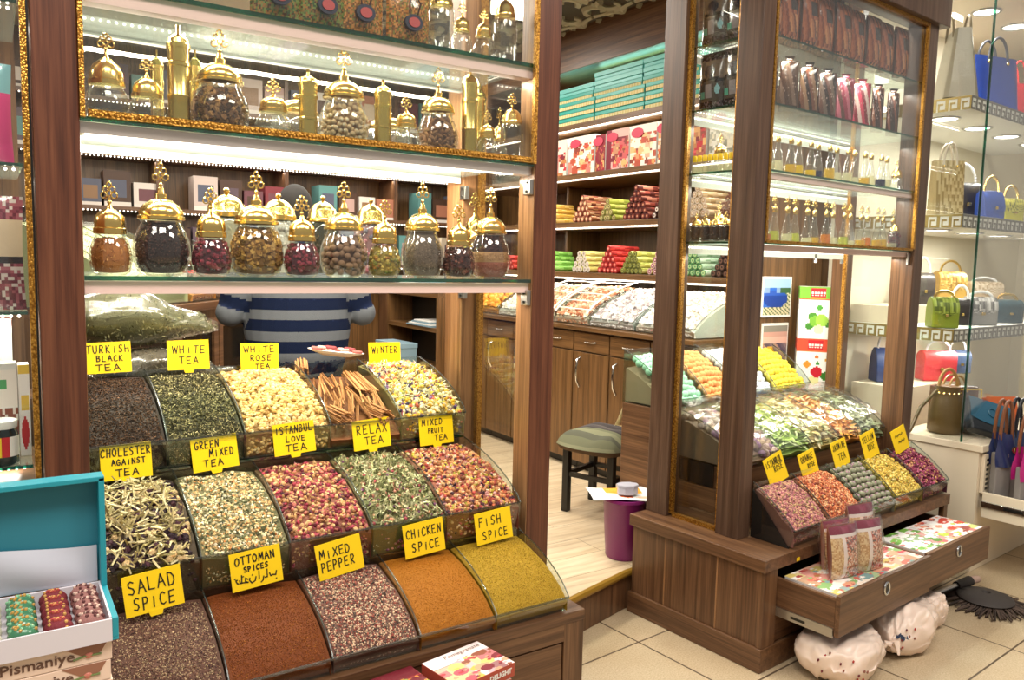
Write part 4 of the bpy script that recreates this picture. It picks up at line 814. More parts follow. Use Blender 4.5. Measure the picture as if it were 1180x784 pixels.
# row A: coated balls
AD = [.27, .53, .80, 1.10, 1.42]; AY0, AY1, Azb, Azt, Az1 = .705, 1.02, .88, .925, 1.12
asup = tag(MB().box(.27, 1.42, .745, 1.02, FZ+.001, .876).build('low_counter', 'wood_deep', None, loc=RO, rz=RA, bev=.003), 'low brown wood counter behind the right display unit carrying the coated sweets', 'counter')
bin_tray('clear acrylic tray of coated sweet balls behind the candied fruit', AD, AY0, AY1, Azb, Azt, Az1, RO, RA, None, .35)
cb = {}
def sweet_balls(i, colr, label, grp):
    f = heap_fn(AD[i]+.02, AD[i+1]-.02, AY0+.02, Azt, AY1-.02, Az1, .03, .012, 0, .35, i)
    tag(heap_base(heap_fn(AD[i]+.012, AD[i+1]-.012, AY0+.006, Azt, AY1-.006, Az1, .075, .012, 0, .35, i), Azb+.005, AY0, AY1, '98856a').build('sugar_bed', 'matte', None, loc=RO, rz=RA), 'sugar crumbs of the same colour under the '+grp, 'sugar', None, 'stuff')
    pr_ = MB().ball((0, 0, 0), .0195, 0, colr, 10, 7, (1.06, 1, .92)).build('coated_ball', 'matte', None, smooth=True); n = 0; nu = int((AD[i+1]-AD[i])/.037)
    for j in range(10):
        for k in range(nu):
            o = pr_ if n == 0 else pr_.copy()
            if n: COL.objects.link(o)
            n += 1; q = f(min(.99, (k+.5+.4*(j % 2))/nu), (j+.5)/10); o.location = W(q[0], q[1], q[2]+random.uniform(-.002, .006)); o.rotation_euler = (random.uniform(0, 6), random.uniform(0, 6), 0); tag(o, label, 'sweet', grp)
sweet_balls(0, 'a5d6b8', 'mint green coated ball in the left bin of the sweet tray', 'mint green balls')
sweet_balls(1, 'e8a066', 'orange coated ball in the second bin of the sweet tray', 'orange balls')
sweet_balls(2, 'dedfe2', 'white coated ball in the third bin of the sweet tray', 'white balls')
sweet_balls(3, 'e8d04a', 'yellow coated ball in the right bin of the sweet tray', 'yellow balls')
# tags
def tagv(px, py, v, lines, label, **k):
    u, v_, z = atv(px, py, v); t = price_tag(W(u, v, z), lines, label, rz=RA, **k); return t
tagv(899, 556, .185, [('iSTANBUL', .04, .66, .9, .22), ('ROSE', .38, .42, .5, .2)], 'yellow card reading ISTANBUL ROSE', ry=-14, w=.13, h=.12, rx=-14, clip=False)
tagv(936, 551, .185, [('ORANGE', .1, .66, .76, .22), ('rose', .4, .4, .46, .2)], 'yellow card reading ORANGE ROSE', ry=-10, w=.125, h=.12, rx=-14, clip=False)
tagv(972, 537, .185, [('JASMiNE', .06, .66, .86, .22), ('TEA', .3, .26, .5, .24)], 'yellow card reading JASMINE TEA', ry=-8, w=.125, h=.12, rx=-14)
tagv(1006, 527, .185, [('YELLOW', .08, .64, .8, .22), ('ROSE', .3, .3, .5, .24)], 'yellow card reading YELLOW ROSE', ry=-10, w=.13, h=.125, rx=-14, clip=False)
tagv(1041, 520, .165, [], 'yellow card with faint lettering over the dark red petals', ry=-12, w=.135, h=.12, rx=-14, clip=False, squiggle=True)
# --- bottles
def bottle_proto(fin):
    t = thing('perfume_bottle', 'x', 'bottle'); g = [(.021, 0), (.0235, .004), (.0235, .03), (.0205, .055), (.012, .095), (.0085, .118), (.0085, .128)]
    MB().lathe(g, 16, cap=False).build('glass_body', 'jar_glass', t, smooth=True, ang=180)
    for z in (.118, .104): pass
    c = MB().lathe([(.0098, .126), (.0105, .128), (.0105, .146), (.007, .152), (.003, .155), (0, .156)], 12).build('gold_cap', 'gold', t, smooth=True, ang=50)
    if fin: m = MB(); finial(m, .152, .045, .026); m.build('finial', 'gold', c, smooth=True)
    return t
LQ = {}
def liquid_part(t, mat, h):
    k = (mat, h)
    g = [(.0, .003), (.0195, .003), (.022, .006), (.022, min(h, .03)), (float(np.interp(h, [.03, .055, .095], [.0225, .0195, .011])), h), (0, h)]
    if k not in LQ: o = MB().lathe(g, 14, cap=False).build('liquid', mat, t, smooth=True, ang=60); LQ[k] = o.data; return o
    return link('liquid', LQ[k], t)
up = 'oil_pale oil_pale oil_gold oil_yellow oil_yellow oil_blue oil_gold oil_pale oil_pale oil_pale oil_gold oil_pale oil_blue oil_pale'.split()
lo = 'oil_amber oil_green oil_pale oil_green oil_pale oil_gold oil_amber oil_pale oil_green oil_pale oil_gold oil_amber oil_gold oil_gold oil_pale'.split()
CN = dict(oil_pale='pale clear', oil_gold='golden', oil_yellow='bright yellow', oil_blue='dark blue', oil_amber='amber', oil_green='pale green')
ORD = 'first second third fourth fifth sixth seventh eighth ninth tenth eleventh twelfth thirteenth fourteenth fifteenth'.split()
for row, lst, z, fin in (('upper', up, 1.9405, False), ('lower', lo, 1.6525, True)):
    proto = bottle_proto(fin)
    for i, mt in enumerate(lst):
        u = .285+i*(1.36-.285)/14.2; t = proto if i == 0 else dup(proto, (0, 0, 0))
        t.location = W(u, .27+.012*(i % 2), z); t.rotation_euler = (0, 0, RA-rad(35)); t['group'] = row+' row of oil bottles'; t['label'] = '%s slim glass bottle from the corner post, %s bottle row, %s oil' % (ORD[i], row, CN[mt])
    ts = [o for o in COL.objects if o.parent is None and o.get('group') == row+' row of oil bottles']
    for i, t in enumerate(ts): liquid_part(t, lst[i], [.034, .05, .04, .045, .03][i % 5])
make_jar('onion', W(1.37, .28, 1.9405), .03, .15, 'small gold capped glass jar at the right end of the upper bottle row', fz=30)
make_jar('cyl', W(1.385, .28, 1.6525), .026, .16, 'dark red filled jar with gold cap at the right end of the lower bottle row', cont='maroon', fin=False, fz=30, clabel='dark red filling of the jar beside the lower bottle row')
# vials and dark jars behind the side pane
vp = None
for i in range(9):
    if vp is None:
        vp = t = thing('oil_vial', 'x', 'bottle'); MB().lathe([(.011, 0), (.012, .003), (.012, .04), (.007, .046), (.007, .05)], 12, cap=False).build('glass_body', 'jar_glass', t, smooth=True, ang=180); MB().lathe([(0, .003), (.0105, .003), (.0105, .03), (0, .03)], 12, cap=False).build('liquid', 'oil_pale', t)
        MB().lathe([(.0095, .048), (.0098, .05), (.0098, .072), (.009, .074), (0, .0745)], 12).build('yellow_cap', 'tag_yellow', t, smooth=True)
    else: t = dup(vp, (0, 0, 0))
    t.location = W(.17, .345+i*.0265, 1.9405); tag(t, 'little clear vial with yellow cap in the row behind the side pane', 'bottle', 'vials behind the side pane')
make_jar('small', W(.24, .48, 1.9405), .035, .17, 'ornate gold topped jar behind the row of little vials', fz=70)
for i in range(5): make_jar('cyl', W(.185, .345+i*.05, 1.6525), .024, .125, 'square shouldered jar of dark berries, %s from the corner post behind the side pane' % ORD[i], cont='dark', fz=80, clabel='dark berries in the %s jar behind the side pane' % ORD[i], group='dark jars behind the side pane')
make_jar('small', W(.24, .47, 1.6525), .03, .17, 'taller gold topped jar behind the dark berry jars', cont='dark', fz=80, clabel='dark filling of the taller jar behind the side pane')
# coffee bags
def pack(name, label, cat, p, rz, w, h, d, fn, group=None, mat='foil', tilt=0):
    t = thing(name, label, cat, p, rz, group); t.rotation_euler = (tilt, 0, rz)
    def f(a, b, sg): th = d/2*(sin(PI*min(1, b*.96+.02))**.5)*(sin(PI*(.02+.96*a))**.4); return ((a-.5)*w*(1-.05*sin(PI*b)), sg*th, b*h)
    m = MB().grid(lambda a, b: f(a, b, -1), 26, 34, 0, cf=fn); m.grid(lambda a, b: f(1-a, b, 1), 8, 10, 0, fn(.5, .5)); m.build('pouch', mat, t, smooth=True, ang=180); return t
def beans(pal):
    rr = random.Random(3)
    return lambda: rr.choice(pal)
BN = beans(['1c1418', '3a2a30', '241a22', '6a5a62', '2c2028']); 
def coffee_f(a, b):
    if b < .16 or b > .84: return BN()
    if (a-.5)**2/.05+(b-.66)**2/.012 < 1: return '1e2438'
    if abs(b-.5-.1*(.25-(a-.5)**2)) < .035: return '14161c'
    if .36 < a < .62 and .2 < b < .44: return '8a8488'
    if .12 < a < .3 and .2 < b < .32: return '5aa08a'
    if (a-.82)**2+(b-.34)**2 < .008: return '8ab8c0'
    return '6a5c50' if b > .5 else '4a4440'
for i, (v, z) in enumerate(((.385, 2.20), (.505, 2.20), (.385, 2.46), (.505, 2.46))):
    t = pack('coffee_bag', '', 'coffee bag', W(.20, v, z+.001), RA-PI/2, .125, .235, .055, coffee_f, 'coffee bags behind the side pane')
    t['label'] = 'dark coffee bag with mosque print, %s, %s shelf, behind side pane' % (('nearer corner post', 'farther from post')[i % 2], ('second', 'top')[i//2])
BR = beans(['4a281c', '7a4028', 'a06040', '2a1612', 'b07850'])
def brown_f(a, b):
    if b < .14: return BR()
    if .3 < a < .7 and .55 < b < .8: return '2a1a18'
    if .25 < a < .75 and .2 < b < .5: return ['9a6040', '6a3c2a', 'b57a50'][int(a*9+b*7) % 3]
    return ['8a4a30', '6a3424', '9a5a3c'][int(a*13+b*5) % 3]
for i in range(9):
    t = pack('chocolate_bag', '%s brown foil bag from the corner post on the top shelf of the right unit' % ORD[i], 'bag', W(.27+i*.133, .285+.01*(i % 2), 2.461), RA, .13, .245, .06, brown_f, 'brown bags on the top shelf')
def pouch_pal(pal):
    rr = random.Random(len(pal)+ord(pal[0][0])); return lambda a, b: ('b8a090' if (b > .3 and rr.random() < .04) else (pal[0] if b < .12 else pal[1+int(a*5+b*3) % (len(pal)-1)]))
PP = [(['2a1a16', '4a3026', '6a4a3a', '3a2620'], 'dark brown'), (['3a2418', '5a4030', '7a6050', '4a3024'], 'dark brown'), (['3a2018', '2c1c1a', '6a4030', '8a6a50'], 'black and bronze'), (['3a1c18', '2a1c1c', '5a3a30', '6a5a50'], 'dark'), (['6a2030', '8a3044', 'b06070', '5a3a34'], 'wine red'), (['a83048', 'c04058', '7a2030', 'd8c0b8'], 'red and white'), (['5a2a1c', '3a1c16', '7a4a34', '2c1814'], 'slim brown'), (['4a2018', '341a14', '6a3c2c', '241412'], 'slim dark brown')]
for i, (pal, nm) in enumerate(PP):
    w_ = .078 if i < 6 else .055
    t = pack('tea_pouch', '%s standing pouch, %s from the corner post on the pouch shelf' % (nm, ORD[i]), 'pouch', W(.29+i*.148, .30, 2.201), RA-rad(40), w_, .205, .045, pouch_pal(pal), 'pouches on the second shelf')
    m = MB(); m.prism([(-.008, .2), (.008, .2), (.02, .225), (-.02, .225)], -.004, .004, 'y', c=pal[1]); m.build('pinched_top', 'foil', t)
# --- magazines in the drawers
def cover(pal, bg='e8e0d8', seed=0, nrect=12):
    rr = random.Random(seed); blobs = [(rr.random(), rr.random(), rr.uniform(.02, .05), rr.choice(pal)) for _ in range(40)]+[(rr.random(), rr.random(), rr.uniform(.05, .13), rr.choice(pal)) for _ in range(34)]
    rects = [(rr.random(), rr.random(), rr.uniform(.08, .26), rr.uniform(.08, .3), rr.choice(pal)) for _ in range(nrect)]
    def f(a, b):
        for (x, y, r, c) in blobs:
            if (a-x)**2+((b-y)*1.3)**2 < r*r: return c
        for (x, y, w_, h_, c) in rects:
            if abs(a-x) < w_ and abs(b-y) < h_: return tuple(.8*p+.2*q for p, q in zip(lin(c), lin(bg)))
        return bg
    return f
def magazine(label, u0, u1, v0, v1, z, th, pal, bg, seed, grp, rz=0, nu=56, nv=40):
    t = thing('magazine', label, 'magazine', W((u0+u1)/2, (v0+v1)/2, z), RA+rz, grp); a, b = (u1-u0)/2, (v1-v0)/2
    m = MB()
    for k in range(6): m.box(-a+.001, a-.001, -b+.001, b-.001, th*k/6+.0003, th*(k+1)/6-.0003, 0, ['efe6e0', 'd8ccc8', 'f4efe8'][k % 3])
    m.build('pages', 'paper', t); MB().grid(lambda x, y: (-a+2*a*x, -b+2*b*y, th+.0006), nu, nv, 0, cf=cover(pal, bg, seed)).build('cover', 'paper', t); return t
PA = ['c86a5a', 'e0a080', '8ab070', 'd8c070', 'b04a4a', 'e8d8c8', 'a8703a', '7a9a9a', 'f0e8e0']
for k in range(4): magazine(('topmost', 'second', 'third', 'lowest')[3-k]+' magazine of the pile at the left end of the left drawer', .121+.004*(k % 2), .455, -.225, -.01+.004*(k % 2), .25+k*.029, .027, PA, ['e4d4c4', 'f0e8e0'][k % 2], 3+k, 'magazines in the left drawer')
for k in range(4): magazine(('topmost', 'second', 'third', 'lowest')[3-k]+' magazine of the pile behind the shrink wrapped packs', .46, .798, -.225, -.01+.004*(k % 2), .25+k*.029, .027, PA+['c8404a', 'e8b0a8'], 'ecdcd4', 13+k, 'magazines in the left drawer')
for k in range(4): magazine(('topmost', 'second', 'third', 'lowest')[3-k]+' magazine with green fruit cover in the right drawer', .845, 1.13, -.21, -.008+.004*(k % 2), .25+k*.029, .027, ['7ab04a', 'a8cc6a', 'f4f0ec', 'e8e0dc', '5a8a3a', 'c06a6a', 'f4f0ec'], 'f2ece8', 23+k, 'magazines in the right drawer')
for k in range(4): magazine(('topmost', 'second', 'third', 'lowest')[3-k]+' magazine with red fruit cover at the right end of the right drawer', 1.135, 1.43, -.21, -.008+.004*(k % 2), .25+k*.029, .027, ['d04a3a', 'b8c84a', 'f4f0ec', 'e8d8d0', '9a4a44', 'f4f0ec', 'e89a7a'], 'f2e6e2', 33+k, 'magazines in the right drawer')
def vac_f(seed):
    rr = random.Random(seed)
    def f(a, b):
        if b > .84: return '8a2a44' if abs(a-.5) < .1 and .88 < b < .96 else '7a2038'
        if b > .78: return 'e0d0c8'
        if a < .3: return rr.choice(['c9a070', 'b5885a', 'd8b88a'])
        if a < .42: return 'e8d4cc'
        return rr.choice(['c07058', 'a85040', 'd89a80', '6a5a50', 'e0c0b0'])
    return f
for i, (u, v, h, dz, tl, lb_) in enumerate(((.30, -.15, .20, 0, -.14, 'shrink wrapped spice pack with wine red header, front left on the magazines'), (.455, -.17, .20, 0, -.14, 'shrink wrapped spice pack with wine red header, front right on the magazines'), (.375, -.075, .19, 0, -.1, 'shrink wrapped pack half hidden behind the front left spice pack'), (.545, -.085, .225, 0, -.1, 'taller shrink wrapped pack behind the front right spice pack'))):
    t = pack('spice_pack', lb_, 'packet', W(u, v, .3665), RA-rad(12), .145, h, .07, vac_f(i), 'shrink wrapped packs on the magazines', 'shiny', tl)
    def f(a, b, sg, h=h): th = .042*(sin(PI*min(1, b*.98+.01))**.45)*(sin(PI*(.01+.98*a))**.4); return ((a-.5)*.16, sg*th+.003*sin(a*19+b*13), b*(h+.01)+.0005)
    m = MB().grid(lambda a, b: f(a, b, -1), 14, 16); m.grid(lambda a, b: f(a, b, 1), 14, 16); m.build('clear_wrap', 'film', t, smooth=True, ang=180)
Q('price_sticker', 'white_plastic', 1.19, 1.205, .0, .004, .425, .437); Q('yellow_sticker', 'tag_yellow', .205, .225, -.0065, -.005, .405, .418)
# ------------------------------------------------------------------ inside the shop: right wall
wt = tag(MB().box(3.17, 4.28, 3.06, 5.62, 1.118, 1.146).build('worktop', 'wood_cab_flat', None, bev=.003), 'long brown worktop carrying the sweet trays along the right shop wall', 'worktop')
def cabinet():
    t = thing('base_cabinet', 'x', 'cabinet', (3.2, 0, FZ))
    MB().box(.02, .9, .0, .358, .06, .93).build('body', 'wood_cab', t)
    MB().box(.06, .9, .0, .358, .001, .06).build('plinth', 'black', t)
    d = MB().box(0, .019, .002, .356, .065, .79).build('door', 'wood_cab', t, bev=.0015)
    dr_ = MB().box(0, .019, .002, .356, .797, .918).build('drawer', 'wood_cab_flat', t, bev=.0015)
    m = MB().tube([(-.002, .285, .775-.02), (-.022, .288, .74), (-.034, .285, .67), (-.022, .288, .6), (-.002, .285, .56)], [.007, .008, .008, .008, .007], 8); m.build('handle', 'chrome', d, smooth=True)
    MB().tube([(-.002, .13, .86), (-.016, .14, .86), (-.016, .22, .86), (-.002, .23, .86)], .004, 8).build('handle', 'chrome', dr_, smooth=True); return t
cab0 = cabinet(); CABN = ['nearest the display unit', 'second from the display unit', 'third from the display unit, beside the stool', 'with handle right of the entrance post', 'fifth from the display unit', 'sixth, behind the side pane', 'last, seen through the left side pane']
for i in range(7):
    t = cab0 if i == 0 else dup(cab0, (0, 0, 0)); t.location = (3.2, 3.06+i*.3645, FZ); t['label'] = 'brown base cabinet with arched chrome handle, '+CABN[i]; t['group'] = 'base cabinets along the right wall'
# trays on the worktop (local x runs along -Y)
def wtray(y0, y1, lab, ndiv, base, sets, hl, z1=1.40, cat='sweet'):
    dv = [-y1+(y1-y0)*i/ndiv for i in range(ndiv+1)]
    bin_tray(lab, dv, 3.22, 3.66, 1.148, 1.20, z1-.02, (0, 0, 0), -PI/2, None, .5)
    for i in range(ndiv): heap('turkish_delight', hl, cat, dv, i, 3.22, 1.20, 3.66, z1, 1.148, base, sets, 'matte', .02, .015, .005, (0, 0, 0), -PI/2, None, .5)
dust = lambda *pal: [(T_CUBE, 330, s((.018, .016, .014), (.028, .024, .02)), list(pal), None, 0)]
wtray(3.10, 3.58, 'clear tray of white and pink coconut sweets at the near end of the worktop', 1, 'd8d0c4', [(T_CUBE, 520, s((.018, .016, .014), (.028, .024, .02)), ['efe8e0', 'e4dcd2', 'f4eeea', 'd8a09a', 'e8d8b8'], [6, 6, 6, 1, 2], 0)], 'white coconut sweets with pink pieces at the near end of the worktop')
wtray(3.60, 4.02, 'clear tray of powdered grey white sweets left of the gilt post', 1, 'c8c4c2', [(T_CUBE, 460, s((.018, .016, .014), (.026, .024, .02)), ['e0dcda', 'cfcac8', 'ebe8e4', 'b5aaa8'], None, 0)], 'powdered grey white sweets left of the gilt post')
wtray(4.04, 4.40, 'white ribbed tray of small brown and cream sweets, right one of two', 1, 'd0bca8', dust('c9906a', 'e0c8a8', 'b57858', 'ecdcc8', 'd8a888'), 'small brown and cream sweets in the right ribbed tray')
wtray(4.42, 4.78, 'white ribbed tray of small brown and cream sweets, left one of two', 1, 'd0bca8', dust('c9906a', 'e0c8a8', 'b57858', 'ecdcc8', 'b8b890'), 'small brown and cream sweets in the left ribbed tray')
wtray(4.80, 5.12, 'clear tray of white sugared sweets seen through the left side pane', 1, 'dcd8cc', dust('f0ece0', 'e0dccc', 'e8e4d8'), 'white sugared sweets seen through the left side pane')
wtray(5.14, 5.58, 'clear tray of orange dried fruit at the far end of the worktop', 1, 'd89030', [(T_BUD, 260, s((.03, .03, .03)), ['e8a038', 'd98c28', 'f0b458', 'e0983c'], None, 0)], 'orange dried fruit heaped at the far end of the worktop', cat='dried fruit')
for (ya, yb, lb_) in ((4.05, 4.39, 'right'), (4.43, 4.77, 'left')):
    t = thing('tray_rack', 'white wire rack laid over the %s ribbed sweet tray' % lb_, 'rack', (0, 0, 0)); pr_ = prof(3.222, 1.225, 3.655, 1.43, 10, .5)
    for y in (ya, yb): MB().tube([(x, y, z) for x, z in pr_], .006, 6).build('side_rail', 'white_plastic', t, smooth=True)
    for k in range(1, 10, 2): x, z = pr_[k]; MB().tube([(x, ya, z), (x, yb, z)], .004, 6).build('cross_rail', 'white_plastic', t, smooth=True)
# wall shelves
SX = 3.5
ws = thing('wall_shelf_unit', 'tall brown wall shelves of sweet rolls and boxes with LED edges on the right wall', 'shelf', (SX, 0, 0))
MB().box(.66, .78, 3.3, 6.2, 1.15, 3.18).build('back_panel', 'wood_cab', ws)
SHZ = (1.486, 1.84, 2.18, 2.53)
for z in SHZ:
    b = MB().box(0, .66, 3.02, 6.2, z-.038, z).build('shelf', 'wood_cab_flat', ws, bev=.002); d = MB(); led_dots(d, (-.003, 3.04, z-.043), (-.003, 6.18, z-.043), 190, .0036); d.build('led_diodes', 'led', b)
    MB().box(.002, .02, 3.03, 6.19, z-.05, z-.038).build('led_profile', 'white_plastic', b)
    area('led_lamp', (SX+.06, 4.6, z-.05), 3.0, 13, (1, .93, .8), (0, rad(-25), PI/2), .02) if False else area('led_lamp', (SX+.10, 4.6, z-.045), .02, 12, (1, .93, .8), (0, 0, 0), 3.0)
area('led_lamp', (SX+.1, 4.6, 2.87), .02, 14, (1, .93, .82), (0, 0, 0), 3.0)
MB().box(-.02, .66, 3.02, 6.2, 2.90, 3.18).build('fascia', 'wood_deep', ws, bev=.003)
MB().box(.0, .66, 3.0, 3.018, FZ+.001, 2.88).build('end_panel', 'wood_cab', ws)
for y in (4.06, 5.1): MB().box(.33, .66, y-.012, y+.012, 1.45, 2.49).build('upright', 'wood_cab', ws)
# rolls of Turkish delight in pyramids
def roll_pile(yc, z, n, rows, side, end, name, r=.0205, L=.26, x0=SX+.03):
    m = MB(); n_ = 12; Q_ = []
    rr = random.Random(len(name)*3+n)
    vs = []; fs = []; cs = []
    for i in range(7):
        for j in range(n_): a = 2*PI*j/n_; k = r*(1+rr.uniform(-.08, .025)); vs.append((L*i/6, k*cos(a), k*sin(a)))
    for i in range(6):
        for j in range(n_): fs.append((i*n_+j, i*n_+(j+1) % n_, (i+1)*n_+(j+1) % n_, (i+1)*n_+j)); cs.append(lin(rr.choice(side)))
    m.add(vs, fs, 0, cs)
    for (q, c, xx) in ((r*.97, end[0], -.0004), (r*.66, end[1], -.001), (r*.3, end[2], -.0016)):
        m.add([(xx, q*cos(2*PI*j/10), q*sin(2*PI*j/10)) for j in range(10)], [tuple(range(10))[::-1]], 0, c)
    pr_ = m.build('delight_roll', 'leaf', None, smooth=True, ang=50); k = 0
    for row in range(rows):
        for i in range(n-row):
            o = pr_ if k == 0 else pr_.copy()
            if k: COL.objects.link(o)
            k += 1; o.location = (x0+random.uniform(-.006, .006), yc+(i-(n-row-1)/2)*r*2.07, z+r*1.06+row*r*1.78); o.rotation_euler = (random.uniform(0, 6), 0, 0)
            tag(o, 'sweet roll in the '+name, 'sweet roll', name)
PL = [(4.52, 2, 5, 5, ['a8704a', '8a4a34', 'c9a080', '6a3424'], ('8a4030', 'c9a07a', 'e0c8a0'), 'brown nut coated pile left on the upper sweet shelf'),
 (4.25, 2, 4, 4, ['a8b04a', 'c0c468', '8f9a3c'], ('7a6a44', 'b0a868', '5a4a30'), 'lime green pile on the upper sweet shelf'),
 (3.96, 2, 6, 6, ['6a2a20', '8a3a2c', '52201a', 'b0705a'], ('4a1c18', '7a3024', 'c09070'), 'tall dark red pile on the upper sweet shelf'),
 (3.72, 2, 4, 5, ['4a2a20', '3a1c18', 'd0c0b0'], ('3a2018', 'd8ccc0', '4a2c20'), 'dark chocolate pile by the gilt post, upper sweet shelf'),
 (3.42, 2, 5, 5, ['d0b890', 'c0a070', 'e0cca8'], ('c8b8a8', 'a88a68', 'd8c8b0'), 'pale tan pile on the upper shelf behind the side pane'),
 (3.17, 2, 4, 5, ['8a5a40', '6a4030', 'a8785a'], ('7a5040', '5a3828', 'c0a080'), 'nut brown pile on the upper shelf behind the side pane'),
 (4.52, 1, 5, 4, ['c8c06a', 'd4cc88', 'b5ac58'], ('d0c8bc', 'b8aca0', '8a7c6a'), 'yellow pile with speckled ends on the lower sweet shelf'),
 (4.22, 1, 5, 5, ['b02a2a', 'c84038', '982020'], ('8a2020', 'c04a40', 'e0a090'), 'bright red pile on the lower sweet shelf'),
 (3.98, 1, 5, 4, ['b5b458', 'c8c878', '9aa048'], ('4a5024', '8a8a40', '2c2c18'), 'dark olive ended pile on the lower sweet shelf'),
 (3.74, 1, 4, 4, ['c8b860', 'd8c880', 'a86a70'], ('c0a0a0', '7a3a44', 'e0c8c0'), 'yellow and wine pile by the gilt post, lower sweet shelf'),
 (3.44, 1, 5, 4, ['a8c8a8', 'c0d8c0', '8ab08a'], ('2c7a44', 'b0c890', '3a8a54'), 'mint green pile on the lower shelf behind the side pane'),
 (3.18, 1, 5, 5, ['2a1c18', '1c1412', '3a2a24'], ('2a1814', '6a4a3c', '1a1210'), 'black chocolate pile on the lower shelf behind the side pane'),
 (5.5, 1, 5, 3, ['b02a2a', 'c84038', '982020'], ('8a2020', 'c04a40', 'e0a090'), 'red pile seen through the left cabinet, lower sweet shelf'),
 (5.0, 1, 5, 4, ['7ab04a', '93c468', '68a03c'], ('4a8a34', 'b0c890', '3a6a2a'), 'green pile half behind the entrance post'),
 (5.0, 2, 5, 4, ['d8b050', 'e0c070', 'c89a3c'], ('c89a40', 'e8d090', 'a87a30'), 'yellow pile half behind the entrance post, upper sweet shelf')]
for (yc, lev, n, rows, side, end, nm) in PL: roll_pile(yc, 1.487 if lev == 1 else 1.841, n, rows, side, end, nm)
for i, (y, c, lb_) in enumerate(((4.38, 'd8b050', 'left'), (4.17, 'b5b458', 'right'))):
    roll_pile(y, 1.841, 3, 4, [c, c], (c, c, c), '%s pile of yellow rolls behind the front piles' % lb_, x0=SX+.33)
    roll_pile(y-.145, 1.487, 4, 4, ['7ab04a' if i == 0 else 'c8c068']*2, ('7ab04a',)*3, '%s pile of plain rolls behind the lower front piles' % lb_, x0=SX+.33)
# boxes with sweets printed on them
def sweetbox(label, y0, y1, z, h, d, bg, pal, seed, x0=SX+.04, grp=None, stripe=None):
    t = thing('sweet_box', label, 'box', (x0, (y0+y1)/2, z+.001), 0, grp); a = (y1-y0)/2-.003
    MB().box(0, d, -a, a, 0, h).build('carton', 'white_plastic', t, bev=.002); cv = cover(pal, bg, seed, 2)
    def f(x, y):
        if stripe and x < .22: return stripe
        if y > .8: return bg
        return cv(x, y*1.0)
    m = MB().grid(lambda x, y: (-.001, a-2*a*x, h*y), 26, 20, 0, cf=f); m.build('printed_front', 'paper', t)
    b = MB().prism([(.12*h*cos(i*PI/8)*1.8, .12*h*sin(i*PI/8)) for i in range(16)], 0, .002, 'z', c='c8405a').build('oval_badge', 'paper', t); b.rotation_euler = (PI/2, 0, -PI/2); b.location = (-.0035, a*.45, h*.82); return t
PB = ['d06a40', 'e0a060', 'c04a38', 'f0d8b0', 'b5523a', 'e8b880', '8a3a2c', 'd89a70']
PR = ['c02a3a', '7a2030', 'd85a58', 'e0b070', '8a3a34', 'b87a4a']
for (y0, y1, bg, pal, sd_, st, lb_) in ((4.42, 4.72, 'efe6da', PB, 5, None, 'white sweet box with orange print, left on the box shelf'), (4.30, 4.41, '8a2030', PR, 6, None, 'narrow wine red sweet box between the white boxes'), (4.06, 4.295, 'd8b0a8', PR, 7, '7a1c30', 'wine red sweet box with berry print on the box shelf'), (3.80, 4.05, 'efe6da', PB, 8, None, 'white sweet box with fruit print right on the box shelf'), (3.38, 3.60, 'a85a50', PR, 9, None, 'red sweet box behind the side pane'), (3.10, 3.36, 'e0dcd0', ['a8a898', 'c8c4b4', '8a8a7a', 'd8d0b8'], 10, None, 'grey white sweet box behind the side pane'), (3.62, 3.79, 'e8dccb', PB, 21, None, 'white sweet box hidden by the gilt post'), (4.74, 5.04, 'e6d9c8', PR, 22, None, 'white sweet box behind the entrance post')):
    sweetbox(lb_, y0, y1, 2.18, .265 if 'narrow' not in lb_ else .25, .1, bg, pal, sd_, stripe=st)
# flat turquoise gift boxes stacked under the fascia
tb = None; tb2 = None; k = 0
for row in range(6):
    for i in range(3):
        y0 = 3.42+i*.5+(0.06 if row > 2 else 0); 
        if row == 5 and i == 2: continue
        if tb is None:
            tb = t = thing('gift_box', 'x', 'box'); MB().box(0, .3, 0, .485, 0, .035).build('tray', 'teal', t, bev=.002); l = MB().box(-.004, .304, -.004, .489, .03, .054).build('lid', 'teal', t, bev=.002)
            m = MB()
            for q in range(36): m.box(-.0052, -.004, .004+q*.0134, .0165+q*.0134, .004, .027, 0, ['d8c88a', 'e4d8a8'][q % 2])
            m.build('gold_border', 'matte', t)
        elif row >= 4:
            if tb2 is None: tb2 = t = thing('gift_box', 'x', 'box'); MB().box(0, .3, 0, .485, 0, .022).build('tray', 'teal_light', t, bev=.002); MB().box(-.004, .304, -.004, .489, .024, .054).build('lid', 'teal_light', t, bev=.002)
            else: t = dup(tb2, (0, 0, 0))
        else: t = dup(tb, (0, 0, 0))
        t.location = (SX+.03+(.03 if row > 2 else 0), y0, 2.531+row*.0555); k += 1
        tag(t, 'flat turquoise gift box, %s layer, %s stack under the wood fascia' % (['lowest', 'second', 'third', 'fourth', 'fifth', 'topmost'][row], ['right', 'middle', 'left'][i]), 'box', 'flat turquoise gift boxes')
